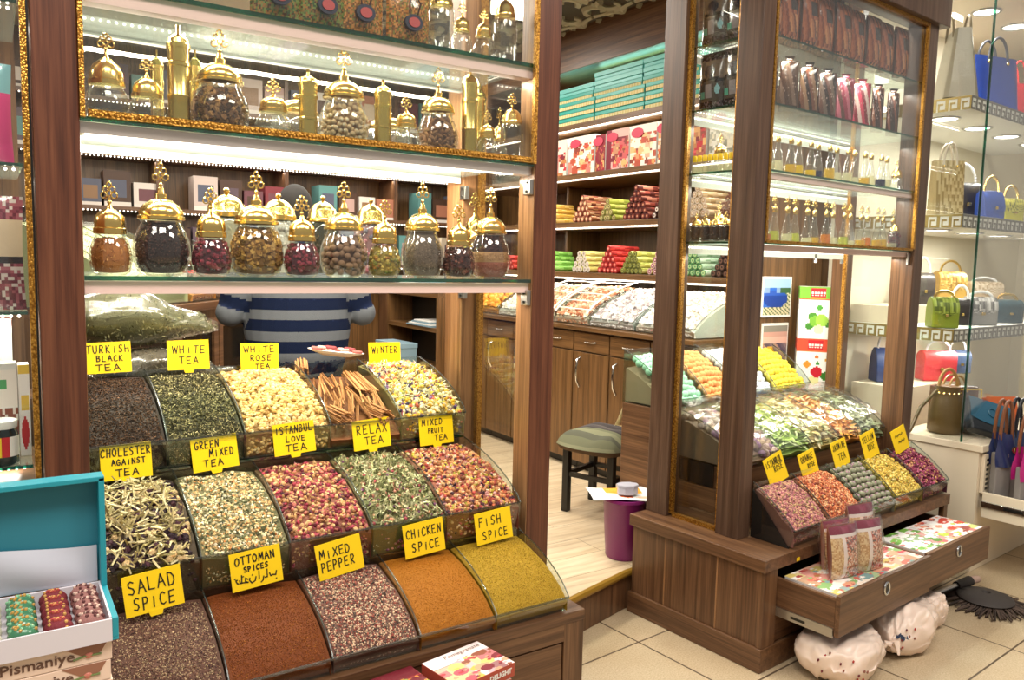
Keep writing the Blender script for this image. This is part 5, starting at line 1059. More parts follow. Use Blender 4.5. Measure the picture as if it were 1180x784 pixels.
# pictures on the end panel, juice boxes on a stand
def pic(label, y0, y1, z0, z1, fn):
    t = thing('picture', label, 'picture', ((y0+y1)/2, 2.998, z0)); a = (y1-y0)/2; MB().box(-a, a, -.008, 0, 0, z1-z0).build('board', 'white_plastic', t); MB().grid(lambda x, y: (-a*.93+2*a*.93*x, -.0086, (z1-z0)*(.05+.9*y)), 36, 28, 0, cf=fn).build('print', 'paper', t)
def sea(a, b):
    if b > .74: return '9ab8d8'
    if b > .62 and abs(a-.35) > .12: return '3a5a3a' if a > .6 else '7a94b8'
    if (a-.45)**2/.2+(b-.45)**2/.06 < 1: return '1a3a8a' if b < .55 else '2a50a8'
    if a > .7 or b < .2: return 'd0c4a0' if (a*7+b*9) % 1 > .4 else '5a6a44'
    return '2a60b8'
def town(a, b):
    if b > .85: return '8a8478'
    if b > .6: return 'e0b0a0' if b < .75 else 'c8988a'
    if (a-.3)**2+(b-.35)**2 < .04: return 'f0b040'
    return ['6a5a64', '8a7478', 'b08a78', '54485a'][int(a*8+b*11) % 4]
pic('picture of a blue bay on the brown end panel', 3.63, 3.88, 1.27, 1.50, sea); pic('picture of a town at dusk below the blue bay', 3.645, 3.87, .95, 1.235, town)
st_ = tag(MB().box(3.82, 4.08, 2.765, 2.975, FZ+.001, .86).build('stand', 'wood_tan', None, bev=.003), 'brown wooden stand under the two juice boxes', 'stand')
def juice(label, z, top, red, rot=.0):
    t = thing('juice_box', label, 'box', (3.95, 2.865, z), rad(-50)); w_, h, d = .20, .292, .14
    MB().box(-w_/2, w_/2, -d/2, d/2, 0, h).build('carton', 'white_plastic', t, bev=.002)
    def f(a, b):
        if b > .78: return top if abs(a-.5) > .2 or b < .81 or b > .97 else 'c8202c'
        if b > .75: return 'e86a3a'
        if not red:
            for (x, y, r, c) in ((.55, .18, .13, 'e4ecb0'), (.62, .36, .17, '9cc84a'), (.45, .34, .15, '7ab03a'), (.38, .42, .12, '4a8a2c'), (.8, .3, .12, '3a7a2a'), (.3, .24, .1, '3f8230'), (.55, .6, .07, '4a9a34')):
                if (a-x)**2+(b-y)**2*2 < r*r: return c
        else:
            for (x, y, r, c) in ((.56, .36, .15, 'c82030'), (.5, .2, .13, 'e8e0a0'), (.8, .28, .12, '3a7a2a'), (.3, .5, .09, 'e8902c'), (.55, .66, .05, 'd8702c'), (.8, .6, .05, 'd8a02c'), (.58, .53, .05, '3a8a34')):
                if (a-x)**2+(b-y)**2*2 < r*r: return c
        return 'f4f1ec'
    MB().grid(lambda a, b: (-w_/2+w_*a, -d/2-.001, h*b), 30, 40, 0, cf=f).build('printed_front', 'paper', t); MB().grid(lambda a, b: (-w_/2-.001, d/2-d*a, h*b), 8, 14, 0, cf=lambda a, b: top if b > .78 else 'ece8e0').build('printed_side', 'paper', t)
    txt('APPLE', .034, t, 'white_plastic', (0, -d/2-.002, h*.89), (PI/2, 0, 0)) if False else None
    m = MB()
    for i in range(5): m.box(-.036+i*.0155, -.025+i*.0155, -d/2-.0022, -d/2-.0012, h*.865, h*.905)
    for i in range(5): m.box(-.034+i*.015, -.026+i*.015, -d/2-.0022, -d/2-.0012, h*.83, h*.848)
    m.build('badge_lettering', 'white_plastic', t)
juice('green apple juice box standing on the red one', 1.156, '7ab83a', False); juice('red apple juice box under the green one', .862, 'e05038', True)

# ------------------------------------------------------------------ stool, waste bin, papers
st = thing('stool', 'black wooden stool with knitted grey and green seat cover by the cabinets', 'stool', (2.80, 3.34, FZ), rad(20))
for (x, y) in ((-.14, -.14), (.14, -.14), (-.14, .14), (.14, .14)): MB().box(x-.019, x+.019, y-.019, y+.019, .001, .37).build('leg', 'black', st, bev=.003)
for a in ((-.12, .12, -.15, -.13), (-.12, .12, .13, .15), (-.15, -.13, -.12, .12), (.13, .15, -.12, .12)): MB().box(*a, .2, .225).build('stretcher', 'black', st)
def seatf(a, b, top=True):
    p_, q_ = 2*a-1, 2*b-1; x, y = .25*p_*math.sqrt(1-.40*q_*q_), .23*q_*math.sqrt(1-.40*p_*p_); e = max(abs(p_), abs(q_)); h = .085*(1-e**3.4)+.016*noise.noise(Vector((a*5, b*5, .3)))*(1-e**6)
    return (x, y, .385+(h if top else -.045*(1-e**6)-.0*a))
m = MB().grid(lambda a, b: seatf(a, b), 34, 30, 0, cf=lambda a, b: (['6a6a54', '7a7a60', '5a5a4c', '8a8468'] if a < .34 else (['3f3a3a', '5a5450', '4a4444'] if a < .7 else ['b59a6a', 'c8b080', 'a08458']))[int(a*90) % 3] if int(b*60) % 2 else ('8a7a74' if a < .7 else 'd0b888'))
m.grid(lambda a, b: seatf(1-a, b, False), 14, 12, 0, c='5a4a3c'); m.build('knitted_cover', 'cloth', st, smooth=True, ang=180)
p = thing('paper_sign', 'folded cream paper standing on the stool', 'paper', (2.90, 3.30, FZ+.455), rad(30)); m = MB().add([(0, 0, 0), (.11, 0, 0), (.1, .005, .17), (.0, .05, 0), (.11, .05, 0), (.1, .01, .17)], [(0, 1, 2), (4, 3, 5)], 0, 'e8ddb8'); m.build('paper', 'paper', p); MB().box(-.06, .03, -.07, -.02, .0, .01, 0, 'b03048').build('red_flap', 'paper', p)
pb = thing('waste_bin', 'dark purple plastic waste bin beside the right display unit', 'bin', (2.445, 2.745, FZ))
m = MB().lathe([(.0, .002), (.078, .002), (.082, .01), (.1, .27), (.106, .275), (.106, .288), (.098, .288), (.078, .02), (0, .018)], 32); m.build('bucket', 'purple', pb, smooth=True, ang=50)
fl = thing('flyer', 'white and orange flyer lying on the purple waste bin', 'paper', (2.44, 2.765, FZ+.290), rad(-28))
MB().grid(lambda a, b: ((a-.5)*.30, (b-.5)*.21, .004*sin(a*5+b*3)+.004), 26, 18, 0, cf=lambda a, b: 'e0a030' if (.25 < a < .85 and b > .55) else ('d8643a' if (a-.55)**2+(b-.3)**2 < .012 else ('e8b8a0' if (a-.8)**2+(b-.25)**2 < .01 else 'ece8e6'))).build('sheet', 'paper', fl, smooth=True)
gb = thing('small_box', 'small grey lidded box on the flyer above the purple bin', 'box', (2.455, 2.74, FZ+.299), rad(-25)); plain('lilac', 'aaa6b2', .4)
MB().prism([(.05*cos(i*PI/4+PI/8), .036*sin(i*PI/4+PI/8)) for i in range(8)], 0, .034, 'z').build('body', 'lilac', gb, bev=.002); MB().prism([(.054*cos(i*PI/4+PI/8), .040*sin(i*PI/4+PI/8)) for i in range(8)], .034, .046, 'z').build('lid', 'lilac', gb, bev=.003)

# ------------------------------------------------------------------ the shop keeper, seen from behind
def fuse(name, mb, parent, voxel, mat, cf=None, smooth_it=4):
    me = bpy.data.meshes.new('t'); me.from_pydata(mb.v, [], mb.f); o = bpy.data.objects.new('t', me); COL.objects.link(o)
    r = o.modifiers.new('r', 'REMESH'); r.mode = 'VOXEL'; r.voxel_size = voxel; sm = o.modifiers.new('s', 'SMOOTH'); sm.iterations = smooth_it; sm.factor = .5
    bpy.context.view_layer.update(); m2 = bpy.data.meshes.new_from_object(o.evaluated_get(bpy.context.evaluated_depsgraph_get())); bpy.data.objects.remove(o)
    m2.materials.clear(); m2.materials.append(MATS[mat]); a = m2.attributes.new('Col', 'FLOAT_COLOR', 'FACE'); arr = np.ones((len(m2.polygons), 4), np.float32)
    if cf:
        for i, pg in enumerate(m2.polygons): arr[i, :3] = cf(pg.center)
    a.data.foreach_set('color', arr.ravel()); m2.polygons.foreach_set('use_smooth', [True]*len(m2.polygons)); return link(name, m2, parent)
def loft(mb, rings, n=24):
    vs = []; fs = []
    for (cx, cy, z, rx, ry) in rings:
        for j in range(n): a = 2*PI*j/n; vs.append((cx+rx*cos(a), cy+ry*sin(a), z))
    for i in range(len(rings)-1):
        for j in range(n): fs.append((i*n+j, i*n+(j+1) % n, (i+1)*n+(j+1) % n, (i+1)*n+j))
    fs.append(tuple(range(n))[::-1]); fs.append(tuple((len(rings)-1)*n+j for j in range(n))); mb.add(vs, fs)
mn = thing('person', 'person in navy and grey striped sweater standing behind the tea bins with arms folded', 'person', (1.22, 3.72, FZ), rad(-12))
Sh = [(-.205, 0, 1.46), (.205, 0, 1.46)]; El = [(-.305, .01, 1.10), (.305, .01, 1.10)]; Wr = [(-.07, .25, 1.17), (.08, .265, 1.20)]
def body(mb, g=0.0, legs=True, head=True):
    loft(mb, [(0, 0, .80, .185+g, .125+g), (0, .0, .90, .215+g, .15+g), (0, .02, 1.02, .235+g, .17+g), (0, .02, 1.14, .23+g, .165+g), (0, .005, 1.28, .225+g, .145+g), (0, 0, 1.40, .215+g, .125+g), (0, 0, 1.47, .165+g, .1+g), (0, 0, 1.505, .085+g, .075+g)])
    for s_, e, w_ in zip(Sh, El, Wr):
        mb.tube([(s_[0]*.7, s_[1], s_[2]+.01), s_, tuple((Vector(s_)+Vector(e))/2), e, tuple((Vector(e)+Vector(w_))/2), w_], [.07+g, .075+g, .062+g, .052+g, .047+g, .034+g], 14)
        mb.ball(e, .053+g, n=12, k=8)
m = MB(); body(m)
loft(m, [(0, -.005, 1.44, .075, .075), (0, 0, 1.52, .062, .064), (0, .08, 1.53, .062, .066)]); m.ball((0, .15, 1.565), .1, n=20, k=14, sq=(.78, .98, 1.2)); m.ball((0, .185, 1.51), .07, n=14, k=10, sq=(.85, .95, .8))
m.tube([(0, .243, 1.58), (0, .26, 1.545), (0, .248, 1.535)], [.009, .015, .01], 8); m.tube([(-.022, .245, 1.508), (.022, .245, 1.508)], .007, 6)
for sx in (-1, 1):
    m.ball((sx*.079, .142, 1.56), .03, n=10, k=8, sq=(.35, .7, 1.1)); m.ball((sx*.031, .234, 1.58), .012, n=8, k=6)
    m.tube([(sx*.095, 0, .9), (sx*.1, .01, .7), (sx*.105, .01, .49), (sx*.105, -.01, .3), (sx*.105, -.015, .09)], [.1, .088, .062, .058, .043], 14); m.ball((sx*.108, .05, .045), .045, n=10, k=8, sq=(1, 2.4, .9))
for i, (w_, sx) in enumerate(zip(Wr, (1, -1))):
    d = Vector((sx*.9, .25, .12)).normalized(); c = Vector(w_); pm = c+d*.085; m.tube([tuple(c-d*.02), tuple(c+d*.04), tuple(pm)], [.03, .037, .034], 10)
    for k, ln in enumerate((.072, .085, .08, .062)):
        b0 = pm+Vector((0, .008, .030-.02*k)); m.tube([tuple(b0), tuple(b0+d*ln*.5+Vector((0, .004, 0))), tuple(b0+d*ln*.8+Vector((0, -.012, 0))), tuple(b0+d*ln*.95+Vector((0, -.026, 0)))], [.0095, .009, .0085, .007], 7)
    tb_ = c+d*.03+Vector((0, 0, .03)); m.tube([tuple(tb_), tuple(tb_+d*.035+Vector((0, .01, .022))), tuple(tb_+d*.062+Vector((0, .006, .032)))], [.012, .0105, .008], 7)
fuse('body', m, mn, .0075, 'skin', None, 3)
m = MB()
def stripes(c):
    best = 9; prm = c.z
    for s_, e, w_ in zip(Sh, El, Wr):
        off = 0
        for a, b in ((s_, e), (e, w_)):
            a, b = Vector(a), Vector(b); t = max(0, min(1, (c-a).dot(b-a)/(b-a).length_squared)); dist = (c-(a+(b-a)*t)).length
            if dist < best: best = dist; p_ = off+t*(b-a).length
            off += (b-a).length
    ph = p_+.04 if (best < .098 and abs(c.x) > .2 or (best < .085 and c.y > .17)) else c.z*1.0
    q = (ph/.098) % 1
    return lin('5a5d63') if q < .42 else (lin('10182f') if q < .94 else lin('1c2440'))
body(m, .014); fuse('sweater', m, mn, .009, 'cloth', stripes, 4)
m = MB()
for sx in (-1, 1): m.tube([(sx*.09, 0, .88), (sx*.1, .01, .7), (sx*.105, .01, .49), (sx*.105, -.01, .3), (sx*.105, -.012, .1)], [.122, .105, .08, .074, .066], 16)
loft(m, [(0, 0, .74, .17, .13), (0, 0, .86, .205, .145), (0, .01, .93, .225, .158)]); fuse('trousers', m, mn, .012, 'trouser', None, 3)
m = MB()
for sx in (-1, 1): m.ball((sx*.108, .055, .05), .054, n=12, k=8, sq=(1, 2.5, .92))
fuse('shoes', m, mn, .01, 'black', None, 2)
m = MB().ball((0, .136, 1.592), .107, n=20, k=14, sq=(.82, .99, 1.14)); m.v = [(x, min(y, .205+.3*(z-1.64)), max(z, 1.48+.35*(y))) for x, y, z in m.v]; fuse('hair', m, mn, .008, 'hair', None, 2)

# ------------------------------------------------------------------ herb bags behind the top tray
ldg = tag(MB().box(.1, .95, 3.262, 3.50, FZ+.001, 1.03).build('ledge', 'wood', None, bev=.003), 'narrow brown ledge behind the top tea tray under the herb bags', 'ledge')
def herb_bag(label, hl, loc, w_, d, h, rz, pal, seed, neck=True):
    t = thing('plastic_herb_bag', label, 'bag', loc, rz); ph = seed*2.1
    def g(a, b, k=1.0):
        th = 2*PI*a; x = cos(th); y = sin(th); rr = (sin(PI*min(1, .05+.95*b))**.5)*k
        X = w_/2*rr*x*(1+.30*max(0, x)**6*(1-abs(2*b-.7)))+.02*b; Y = d/2*rr*y*(1-.35*max(0, x)**3); Z = h*(.03+.94*b)*(1 if k > .97 else .96)
        Z = Z*(1-.42*max(0, x)*rr); q = Vector((X*9+ph, Y*9, Z*12+ph)); n_ = noise.noise(q)+.6*abs(noise.noise(q*2.3))
        return (X+.022*n_*x*rr, Y+.012*n_*y*rr, max(.0, Z+.020*n_*sin(PI*b)))
    m = MB().grid(lambda a, b: g(a, b, 1.0), 60, 30)
    # gathered neck and loose corner
    if False: m.grid(lambda a, b: (w_*.36+.14*b*w_, d*.1*(a-.5)*(1+2*b), h*.34+h*.28*(1-b)*(sin(a*9)*.2+.8)+.01*sin(a*21)), 14, 8)
    m.build('clear_film', 'polybag', t, smooth=True, ang=180)
    n = 1500; q = np.array([g(a, b, .955) for a, b in RNG.random((n, 2))]); bs = MB().grid(lambda a, b: g(a, b, .90), 40, 20, 0, pal[2])
    o = scatter('dried_herb', 'leaf', [(T_LEAF[0], T_LEAF[1], q, rnd_e(n), RNG.uniform(.010, .022, (n, 3)), cols(n, pal, .2))], None, loc, rz, bs); tag(o, hl, 'herb', None, 'stuff')
herb_bag('clear plastic bag of grey herbs, lower of two at the left', 'grey green dried herbs inside the lower plastic bag', (.52, 3.37, 1.032), .50, .2, .16, rad(6), ['645d50', '726a5a', '544d42', '8a8272'], 1)
herb_bag('clear plastic bag of green herbs lying on the lower bag', 'pale green dried herbs inside the upper plastic bag', (.44, 3.38, 1.19), .56, .2, .24, rad(10), ['6e6c48', '807c56', '56563a', '98946c'], 2)
# ------------------------------------------------------------------ diagonal counter at the back left
DR = rad(53.5); DO = Vector((.62, 3.85, 0))
def D(x, y, z=0): return DO+Vector((cos(DR)*x-sin(DR)*y, sin(DR)*x+cos(DR)*y, z))
bc = thing('shop_counter', 'brown counter with glass doors running across the back of the shop behind the person', 'counter', DO, DR)
MB().box(-.3, 2.85, .03, .55, FZ+.001, 1.27).build('body', 'wood_cab', bc); MB().box(-.3, 2.86, .0, .57, 1.27, 1.31).build('top', 'wood_flat', bc, bev=.002)
for i in range(6):
    x0 = -.26+i*.465
    for z0, z1 in ((.28, .72), (.78, 1.22)):
        f_ = MB(); 
        for a in ((x0, x0+.455, z0, z0+.05), (x0, x0+.455, z1-.05, z1), (x0, x0+.05, z0+.05, z1-.05), (x0+.405, x0+.455, z0+.05, z1-.05)): f_.box(a[0], a[1], .008, .03, a[2], a[3])
        d = f_.build('door_frame', 'wood_flat', bc); MB().box(x0+.05, x0+.405, .022, .026, z0+.05, z1-.05).build('door_pane', 'dark_glass', d)
dv = [.42, .70, .98, 1.26]; NUT = [['c98a4a', 'b5743a', 'd9a060', '8a4a2a'], ['6a4a2c', '8a6a44', '543a24'], ['a83a30', 'c0504a', '8a2c28']]
t = bin_tray('clear tray of nuts on the back counter, seen under the lower glass shelf', dv, .03, .42, 1.313, 1.36, 1.46, DO, DR, None, .3)
for i in range(3): heap('mixed_nuts', ['orange brown nuts', 'dark brown seeds', 'red dried berries'][i]+' in the clear tray on the back counter', 'nuts', dv, i, .03, 1.36, .42, 1.46, 1.313, NUT[i][0], [(T_BUD, 300, s((.014, .014, .014)), NUT[i], None, 0)], 'leaf', .015, .01, .003, DO, DR, None, .3)
dv = [-.28, .05, .38]
bin_tray('clear tray of pale green herbs on the back counter behind the lower shelf jars', dv, .03, .45, 1.313, 1.45, 1.68, DO, DR, None, .3)
for i in range(2): heap('pale_herbs', ['pale green chopped herbs, left half of the back counter tray', 'pale green chopped herbs, right half of the back counter tray'][i], 'herb', dv, i, .03, 1.45, .45, 1.68, 1.313, 'b8b890', [(T_LEAF, 700, s((.012, .012, .014), (.02, .02, .02)), ['c8c8a0', 'b0b088', 'd8d4b4', '98987a'], None, 0)], 'leaf', .015, .01, .003, DO, DR, None, .3)
dv = [1.3, 1.65, 2.0, 2.35]
bin_tray('clear tray of dried flowers on the back counter behind the wide jars', dv, .03, .45, 1.313, 1.42, 1.62, DO, DR, None, .3)
for i in range(3): heap('dried_flowers', ['white dried flowers', 'grey white dried buds', 'violet dried flowers'][i]+' in the back counter tray', 'flowers', dv, i, .03, 1.42, .45, 1.62, 1.313, 'b0a898', [(T_BUD, 340, s((.016, .016, .016)), [['e8e4dc', 'd0c8bc', 'f0ece4'], ['c8c4c0', 'aaa49c', 'dcd8d0'], ['a890a8', 'c8b8c4', '8a7890']][i], None, 0)], 'leaf', .015, .01, .003, DO, DR, None, .3)
# cabinet with pulled-out drawers to the right of it
oc = thing('drawer_cabinet', 'brown cabinet with open compartments and pulled out drawer in the back corner', 'cabinet', (2.98, 5.62, FZ))
MB().box(.0, .28, .02, 1.0, 1.06, 1.12).build('top', 'wood_cab_flat', oc); MB().box(.24, .28, .02, 1.0, .001, 1.06).build('back', 'black', oc)
for y in (.02, .97): MB().box(.0, .24, y, y+.03, .001, 1.06).build('side', 'wood_cab', oc)
for z in (.78, .45, .1): MB().box(0, .24, .05, .97, z, z+.035).build('divider', 'wood_cab_flat', oc)
dw = MB().box(-.26, .0, .1, .7, .46, .475).build('drawer', 'wood_cab_flat', oc); MB().box(-.28, -.26, .1, .7, .45, .53).build('drawer_front', 'wood_cab_flat', dw)
for y in (.1, .69): MB().box(-.26, 0, y, y+.012, .46, .53).build('drawer_side', 'wood_cab', dw)
plain('bluegrey', '7d98a6', .4)
t = thing('cash_box', 'blue grey box standing in the pulled out drawer', 'box', (2.80, 5.80, FZ+.478), rad(4)); MB().box(-.08, .08, 0, .4, 0, .2).build('body', 'bluegrey', t, bev=.004); MB().box(-.085, .085, -.005, .405, .17, .21).build('lid', 'bluegrey', t, bev=.003)
t = thing('paper_stack', 'stack of papers lying in the open compartment above the drawer', 'paper', (3.0, 5.75, FZ+.816), 0)
for k in range(4): MB().box(-.03+.01*k, .2, .02*k, .45-.03*k, .012*k, .012*k+.009).build('sheet', 'white_plastic' if k % 2 else 'bluegrey', t)
t = thing('card_tray', 'blue and white card tray on top of the back corner cabinet', 'tray', (3.04, 5.9, FZ+1.121), 0); MB().box(-.04, .2, 0, .5, 0, .05).build('tray', 'white_plastic', t, bev=.003); MB().box(-.035, .195, .01, .49, .05, .062).build('cards', 'bluegrey', t)
# back shelves
bs_ = thing('back_shelf_unit', 'brown shelves of boxed goods on the back wall seen through the jars', 'shelf', (0, 6.72, 0))
for z in (1.5, 1.9, 2.3, 2.7):
    b = MB().box(.1, 4.2, 0, .36, z-.03, z).build('shelf', 'wood_flat', bs_); d = MB(); led_dots(d, (.12, -.004, z-.036), (4.18, -.004, z-.036), 150, .005); d.build('led_diodes', 'led', b)
    area('led_lamp', (2.1, 6.78, z-.05), 3.6, 9, (1, .94, .82), (0, 0, 0), .02)
for x in (.1, 1.1, 2.1, 3.1, 4.17): MB().box(x, x+.03, .02, .36, FZ+.001, 3.0).build('upright', 'wood', bs_)
BX = ['7a3038', 'c8b8b0', '5a4a54', 'a87058', '5a8a88', 'd8d0c8', '6a4048', '54586a', 'b89890', '8a6a4c', 'c0b09a', '4a3428']; k = 0
for z in (1.5, 1.9, 2.3, 2.7):
    for sec in range(4):
        x = .16+sec*1.0
        while x < .16+sec*1.0+.8:
            w_ = random.uniform(.13, .22); c = random.choice(BX); h = random.uniform(.18, .28); k += 1
            if (k*7+int(z*10)) % 5 == 0: x += w_+.05; continue
            t = thing('carton', 'boxed goods on the back wall shelves seen between the jars', 'box', (x, 6.76, z+.001), 0, 'boxed goods on the back wall'); c2 = random.choice(BX)
            MB().grid(lambda a, b: ((w_-.008)*a, -.0012, h*b), 6, 8, 0, cf=lambda a, b: c2 if (.3 < b < .7 and .15 < a < .85) else (c if b > .1 else 'e0d8d0')).build('printed_front', 'paper', t); MB().box(0, w_-.008, 0, .2, 0, h, 0, c).build('carton_body', 'paper', t); x += w_+.01
# ------------------------------------------------------------------ handbag show case, local frame of the right unit
B0, BV, BZ = 1.80, .07, .67
hc = thing('handbag_show_case', 'cream and glass show case of handbags with Greek key shelf edges at far right', 'cabinet', RO, RA)
def K(name, mat, *a, par=None, bev=0): return MB().box(*a).build(name, mat, par or hc, bev=bev)
UR = 3.7
K('base_body', 'cream', B0, UR, -.03, .78, .002, BZ-.035); K('base_top', 'cream', B0-.01, UR, -.05, .79, BZ-.035, BZ, bev=.003)
K('frame_post', 'white_board', B0, B0+.04, .74, .78, BZ, 3.05); K('top_board', 'cream', B0, UR, BV, .79, 3.03, 3.09)
K('side_pane', 'pane', B0+.004, B0+.010, BV, .74, BZ, 3.03); K('front_pane', 'pane', B0+.004, UR, BV-.004, BV+.002, BZ+.001, 3.03)
K('corner_edge', 'green_edge', B0, B0+.010, BV-.012, BV-.004, BZ, 3.03)
K('back_board', 'cream_wall', B0+.04, UR, .755, .775, BZ, 3.03)
plain('key_gold', 'a8925a', .35, .5); plain('key_grey', '8d8a84', .4, .4)
def key(mb, n, L, h, f, t=.0065):
    """a running Greek key of n units on length L; f maps (along, up) boxes"""
    w = L/n
    for i in range(n):
        x = i*w; g = h/6
        for (a, b, c, d) in ((0, 1, 5, 5.9), (0, .13, .5, 5), (.0, .72, .1, 1.0), (.6, .73, 1, 3.6), (.3, .73, 2.9, 3.7), (.87, 1., .1, 5)):
            f(mb, x+a*w, x+b*w, c*g, d*g)
for z in (1.25, 1.85, 2.45):
    sh = K('shelf', 'white_board', B0+.03, UR, .15, .755, z-.07, z)
    m = MB(); key(m, 30, UR-B0-.03, .07, lambda mb, a, b, c, d, z=z: mb.box(B0+.03+a, B0+.03+b, .1478, .15, z-.07+c, z-.07+d)); m.build('greek_key_band', 'key_grey', sh)
    m = MB(); key(m, 10, .6, .07, lambda mb, a, b, c, d, z=z: mb.box(B0+.0278, B0+.03, .15+a, .15+b, z-.07+c, z-.07+d)); m.build('greek_key_band', 'key_gold', sh)
for z in (1.18, 1.78, 2.38, 3.03):
    for i in range(4):
        u = B0+.22+i*.42; l = MB().lathe([(.0, -.004), (.062, -.004), (.066, -.002), (.066, -.001)], 28, o=(u, .36, z)).build('downlight', 'lamp', hc); MB().lathe([(.066, -.007), (.078, -.007), (.08, -.0005), (.066, -.0005)], 28, o=(u, .36, z), cap=False).build('downlight_ring', 'chrome', l, smooth=True)
        if i < 3: area('show_case_lamp', W(u, .36, z-.012), .1, 5.0 if z > 1.3 else 3.5, (1, .96, .86))
K('riser', 'cream', B0+.06, UR, .48, .74, 1.251, 1.35); K('riser', 'cream', B0+.05, 2.3, .4, .70, BZ+.001, .90)
# bags
def cbag(c, name='leather'):
    return lin(c)
def handle_arc(mb, x0, x1, z, h, y, r, c, n=12): mb.tube([(x0+(x1-x0)*(.5-.5*cos(PI*i/n)), y, z+h*sin(PI*i/n)) for i in range(n+1)], r, 8, 0, c)
def tote(label, p, w, h, d, c, hc_='3a2a20', rz=None, taper=.78, hh=.5, mat='leather', group=None, pat=None):
    t = thing('handbag', label, 'handbag', p, RA-rad(35) if rz is None else rz, group)
    def f(a, b, s_): ww = w/2*(1-(1-taper)*b) if taper <= 1 else w/2*(1+(taper-1)*b); dd = d/2*(1-.55*b)*(1-.10*abs(2*a-1)**6); return ((2*a-1)*ww, s_*dd*(1-.0*a)*(1 if .001 < a < .999 else .82), .001+h*b)
    m = MB()
    for s_ in (-1, 1): m.grid(lambda a, b: f(a if s_ < 0 else 1-a, b, s_), 16, 16, 0, c, pat)
    for a in (0, 1):
        for j in range(10): p0, p1 = f(a, j/10, -1), f(a, j/10, 1); q0, q1 = f(a, (j+1)/10, -1), f(a, (j+1)/10, 1); m.quad(p0, p1, q1, q0, 0, c)
    for j in range(16): m.quad(f(j/16, 0, -1), f((j+1)/16, 0, -1), f((j+1)/16, 0, 1), f(j/16, 0, 1), 0, c); m.quad(f(j/16, 1, -1), f((j+1)/16, 1, -1), f((j+1)/16, 1, 1), f(j/16, 1, 1), 0, '2a201c')
    m.build('bag_body', mat, t, smooth=True, ang=50)
    for s_ in (-1, 1):
        k = MB(); handle_arc(k, -w*.22, w*.22, h*.9, h*hh, s_*d*.24, max(.006, w*.022), hc_); k.build('handle', 'leather', t, smooth=True)
    k = MB()
    for x in (-w*.22, w*.22): k.ball((x, -d*.27, h*.9), max(.007, w*.03), n=8, k=6)
    k.build('rivets', 'gold', t, smooth=True); return t
def satchel(label, p, w, h, d, c, flap, chain='c8a860', rz=None, mat='leather', pat=None, loop=.5, arch=.3):
    t = thing('handbag', label, 'handbag', p, RA-rad(35) if rz is None else rz); m = MB()
    P_ = []; n = 10
    for i in range(n+1): a = PI/2*i/n; P_.append((d/2*cos(a)*1.0, h*(1-arch)+h*arch*sin(a)))
    pl = [(-d/2, .001)]+[(d/2, .001)]+P_+[(-y, z) for y, z in P_[::-1]]
    m.prism(pl, -w/2, w/2, 'x', c=c); o = m.build('bag_body', mat, t, bev=.008)
    k = MB().grid(lambda a, b: ((a-.5)*w*.96, -d/2*(1.04 if b < .7 else 1.04*cos((b-.7)/.3*1.35)), h*(.38+.16*abs(2*a-1)**2)+(h*(1-arch)-h*(.38+.16*abs(2*a-1)**2))*min(1, b/.7)+(h*arch*1.03*sin((b-.7)/.3*1.35) if b > .7 else 0)), 16, 14, 0, flap, pat); k.build('flap', mat, t, smooth=True)
    MB().box(-w*.06, w*.06, -d/2-.014, -d/2-.006, h*.36, h*.46).build('clasp', 'gold', t, bev=.002)
    k = MB(); n = 22
    for i in range(n): a = PI*i/(n-1); k.ball((w*.36*cos(a), -d*.1, h*.98+h*loop*sin(a)), .0085, n=6, k=4)
    k.build('chain', 'gold' if chain == 'c8a860' else 'matte', t, smooth=True); return t
def clutch(label, p, w, h, d, c, rz, tilt=0, c2=None, mat='leather', roll=0):
    t = thing('clutch_bag', label, 'handbag', p, rz); t.rotation_euler = (tilt, roll, rz)
    MB().box(-w/2, w/2, -d/2, d/2, .001, h, 0, c2 or c).build('bag_body', mat, t, bev=.009)
    MB().grid(lambda a, b: ((a-.5)*w*1.0, -d/2-.003-.006*sin(PI*b), h*(.28+.1*(2*a-1)**2)+(h*1.01-h*(.28+.1*(2*a-1)**2))*b), 14, 10, 0, c).build('flap', mat, t, smooth=True)
    m = MB(); m.tube([(w*.1*cos(i*PI/8), -d/2-.012, h*.62+h*.13*sin(i*PI/8)) for i in range(16)], .0035, 6, closed=True, c=c); m.build('stitched_ring', mat, t, smooth=True); return t
def SP(px, py, v): u, v_, z = atv(px, py, v); return u
snake = lambda pal: (lambda a, b: pal[(int(a*12)+int(b*10)*3+int(a*b*17)) % len(pal)])
Z4, Z3, Z2, Z1 = 2.451, 1.851, 1.251, BZ+.001
tote('grey beige tote seen edge on, leftmost on the top shelf', W(SP(1099, 115, .30), .30, Z4), .30, .36, .17, 'a39a88', '8a7a60', RA+rad(38), .7, .34)
tote('royal blue tote with dark handles on the top shelf', W(SP(1147, 135, .30), .34, Z4), .34, .33, .15, '1d3f9c', '3a3a44', RA-rad(18), .95, .42)
tote('bright red tote with looped handles at the right of the top shelf', W(SP(1178, 140, .34), .40, Z4), .26, .27, .12, 'b8202c', 'e03838', RA-rad(25), .95, .6)
tote('woven beige bag with pale handle on the second shelf', W(SP(1089, 238, .30), .30, Z3), .16, .29, .10, 'b8a274', 'c8bca8', RA-rad(40), 1.0, .42, 'leaf', None, snake(['b8a274', '9a8458', 'c8b488']))
satchel('black patent bag behind the woven beige bag', W(SP(1118, 244, .36), .42, Z3), .24, .22, .12, '1c1c22', '24242c', 'x', RA-rad(25))
satchel('round blue bag with gold piping on the second shelf', W(SP(1140, 256, .28), .29, Z3), .14, .17, .10, '24408a', '2a4a9a', 'c8a860', RA-rad(25), arch=.7)
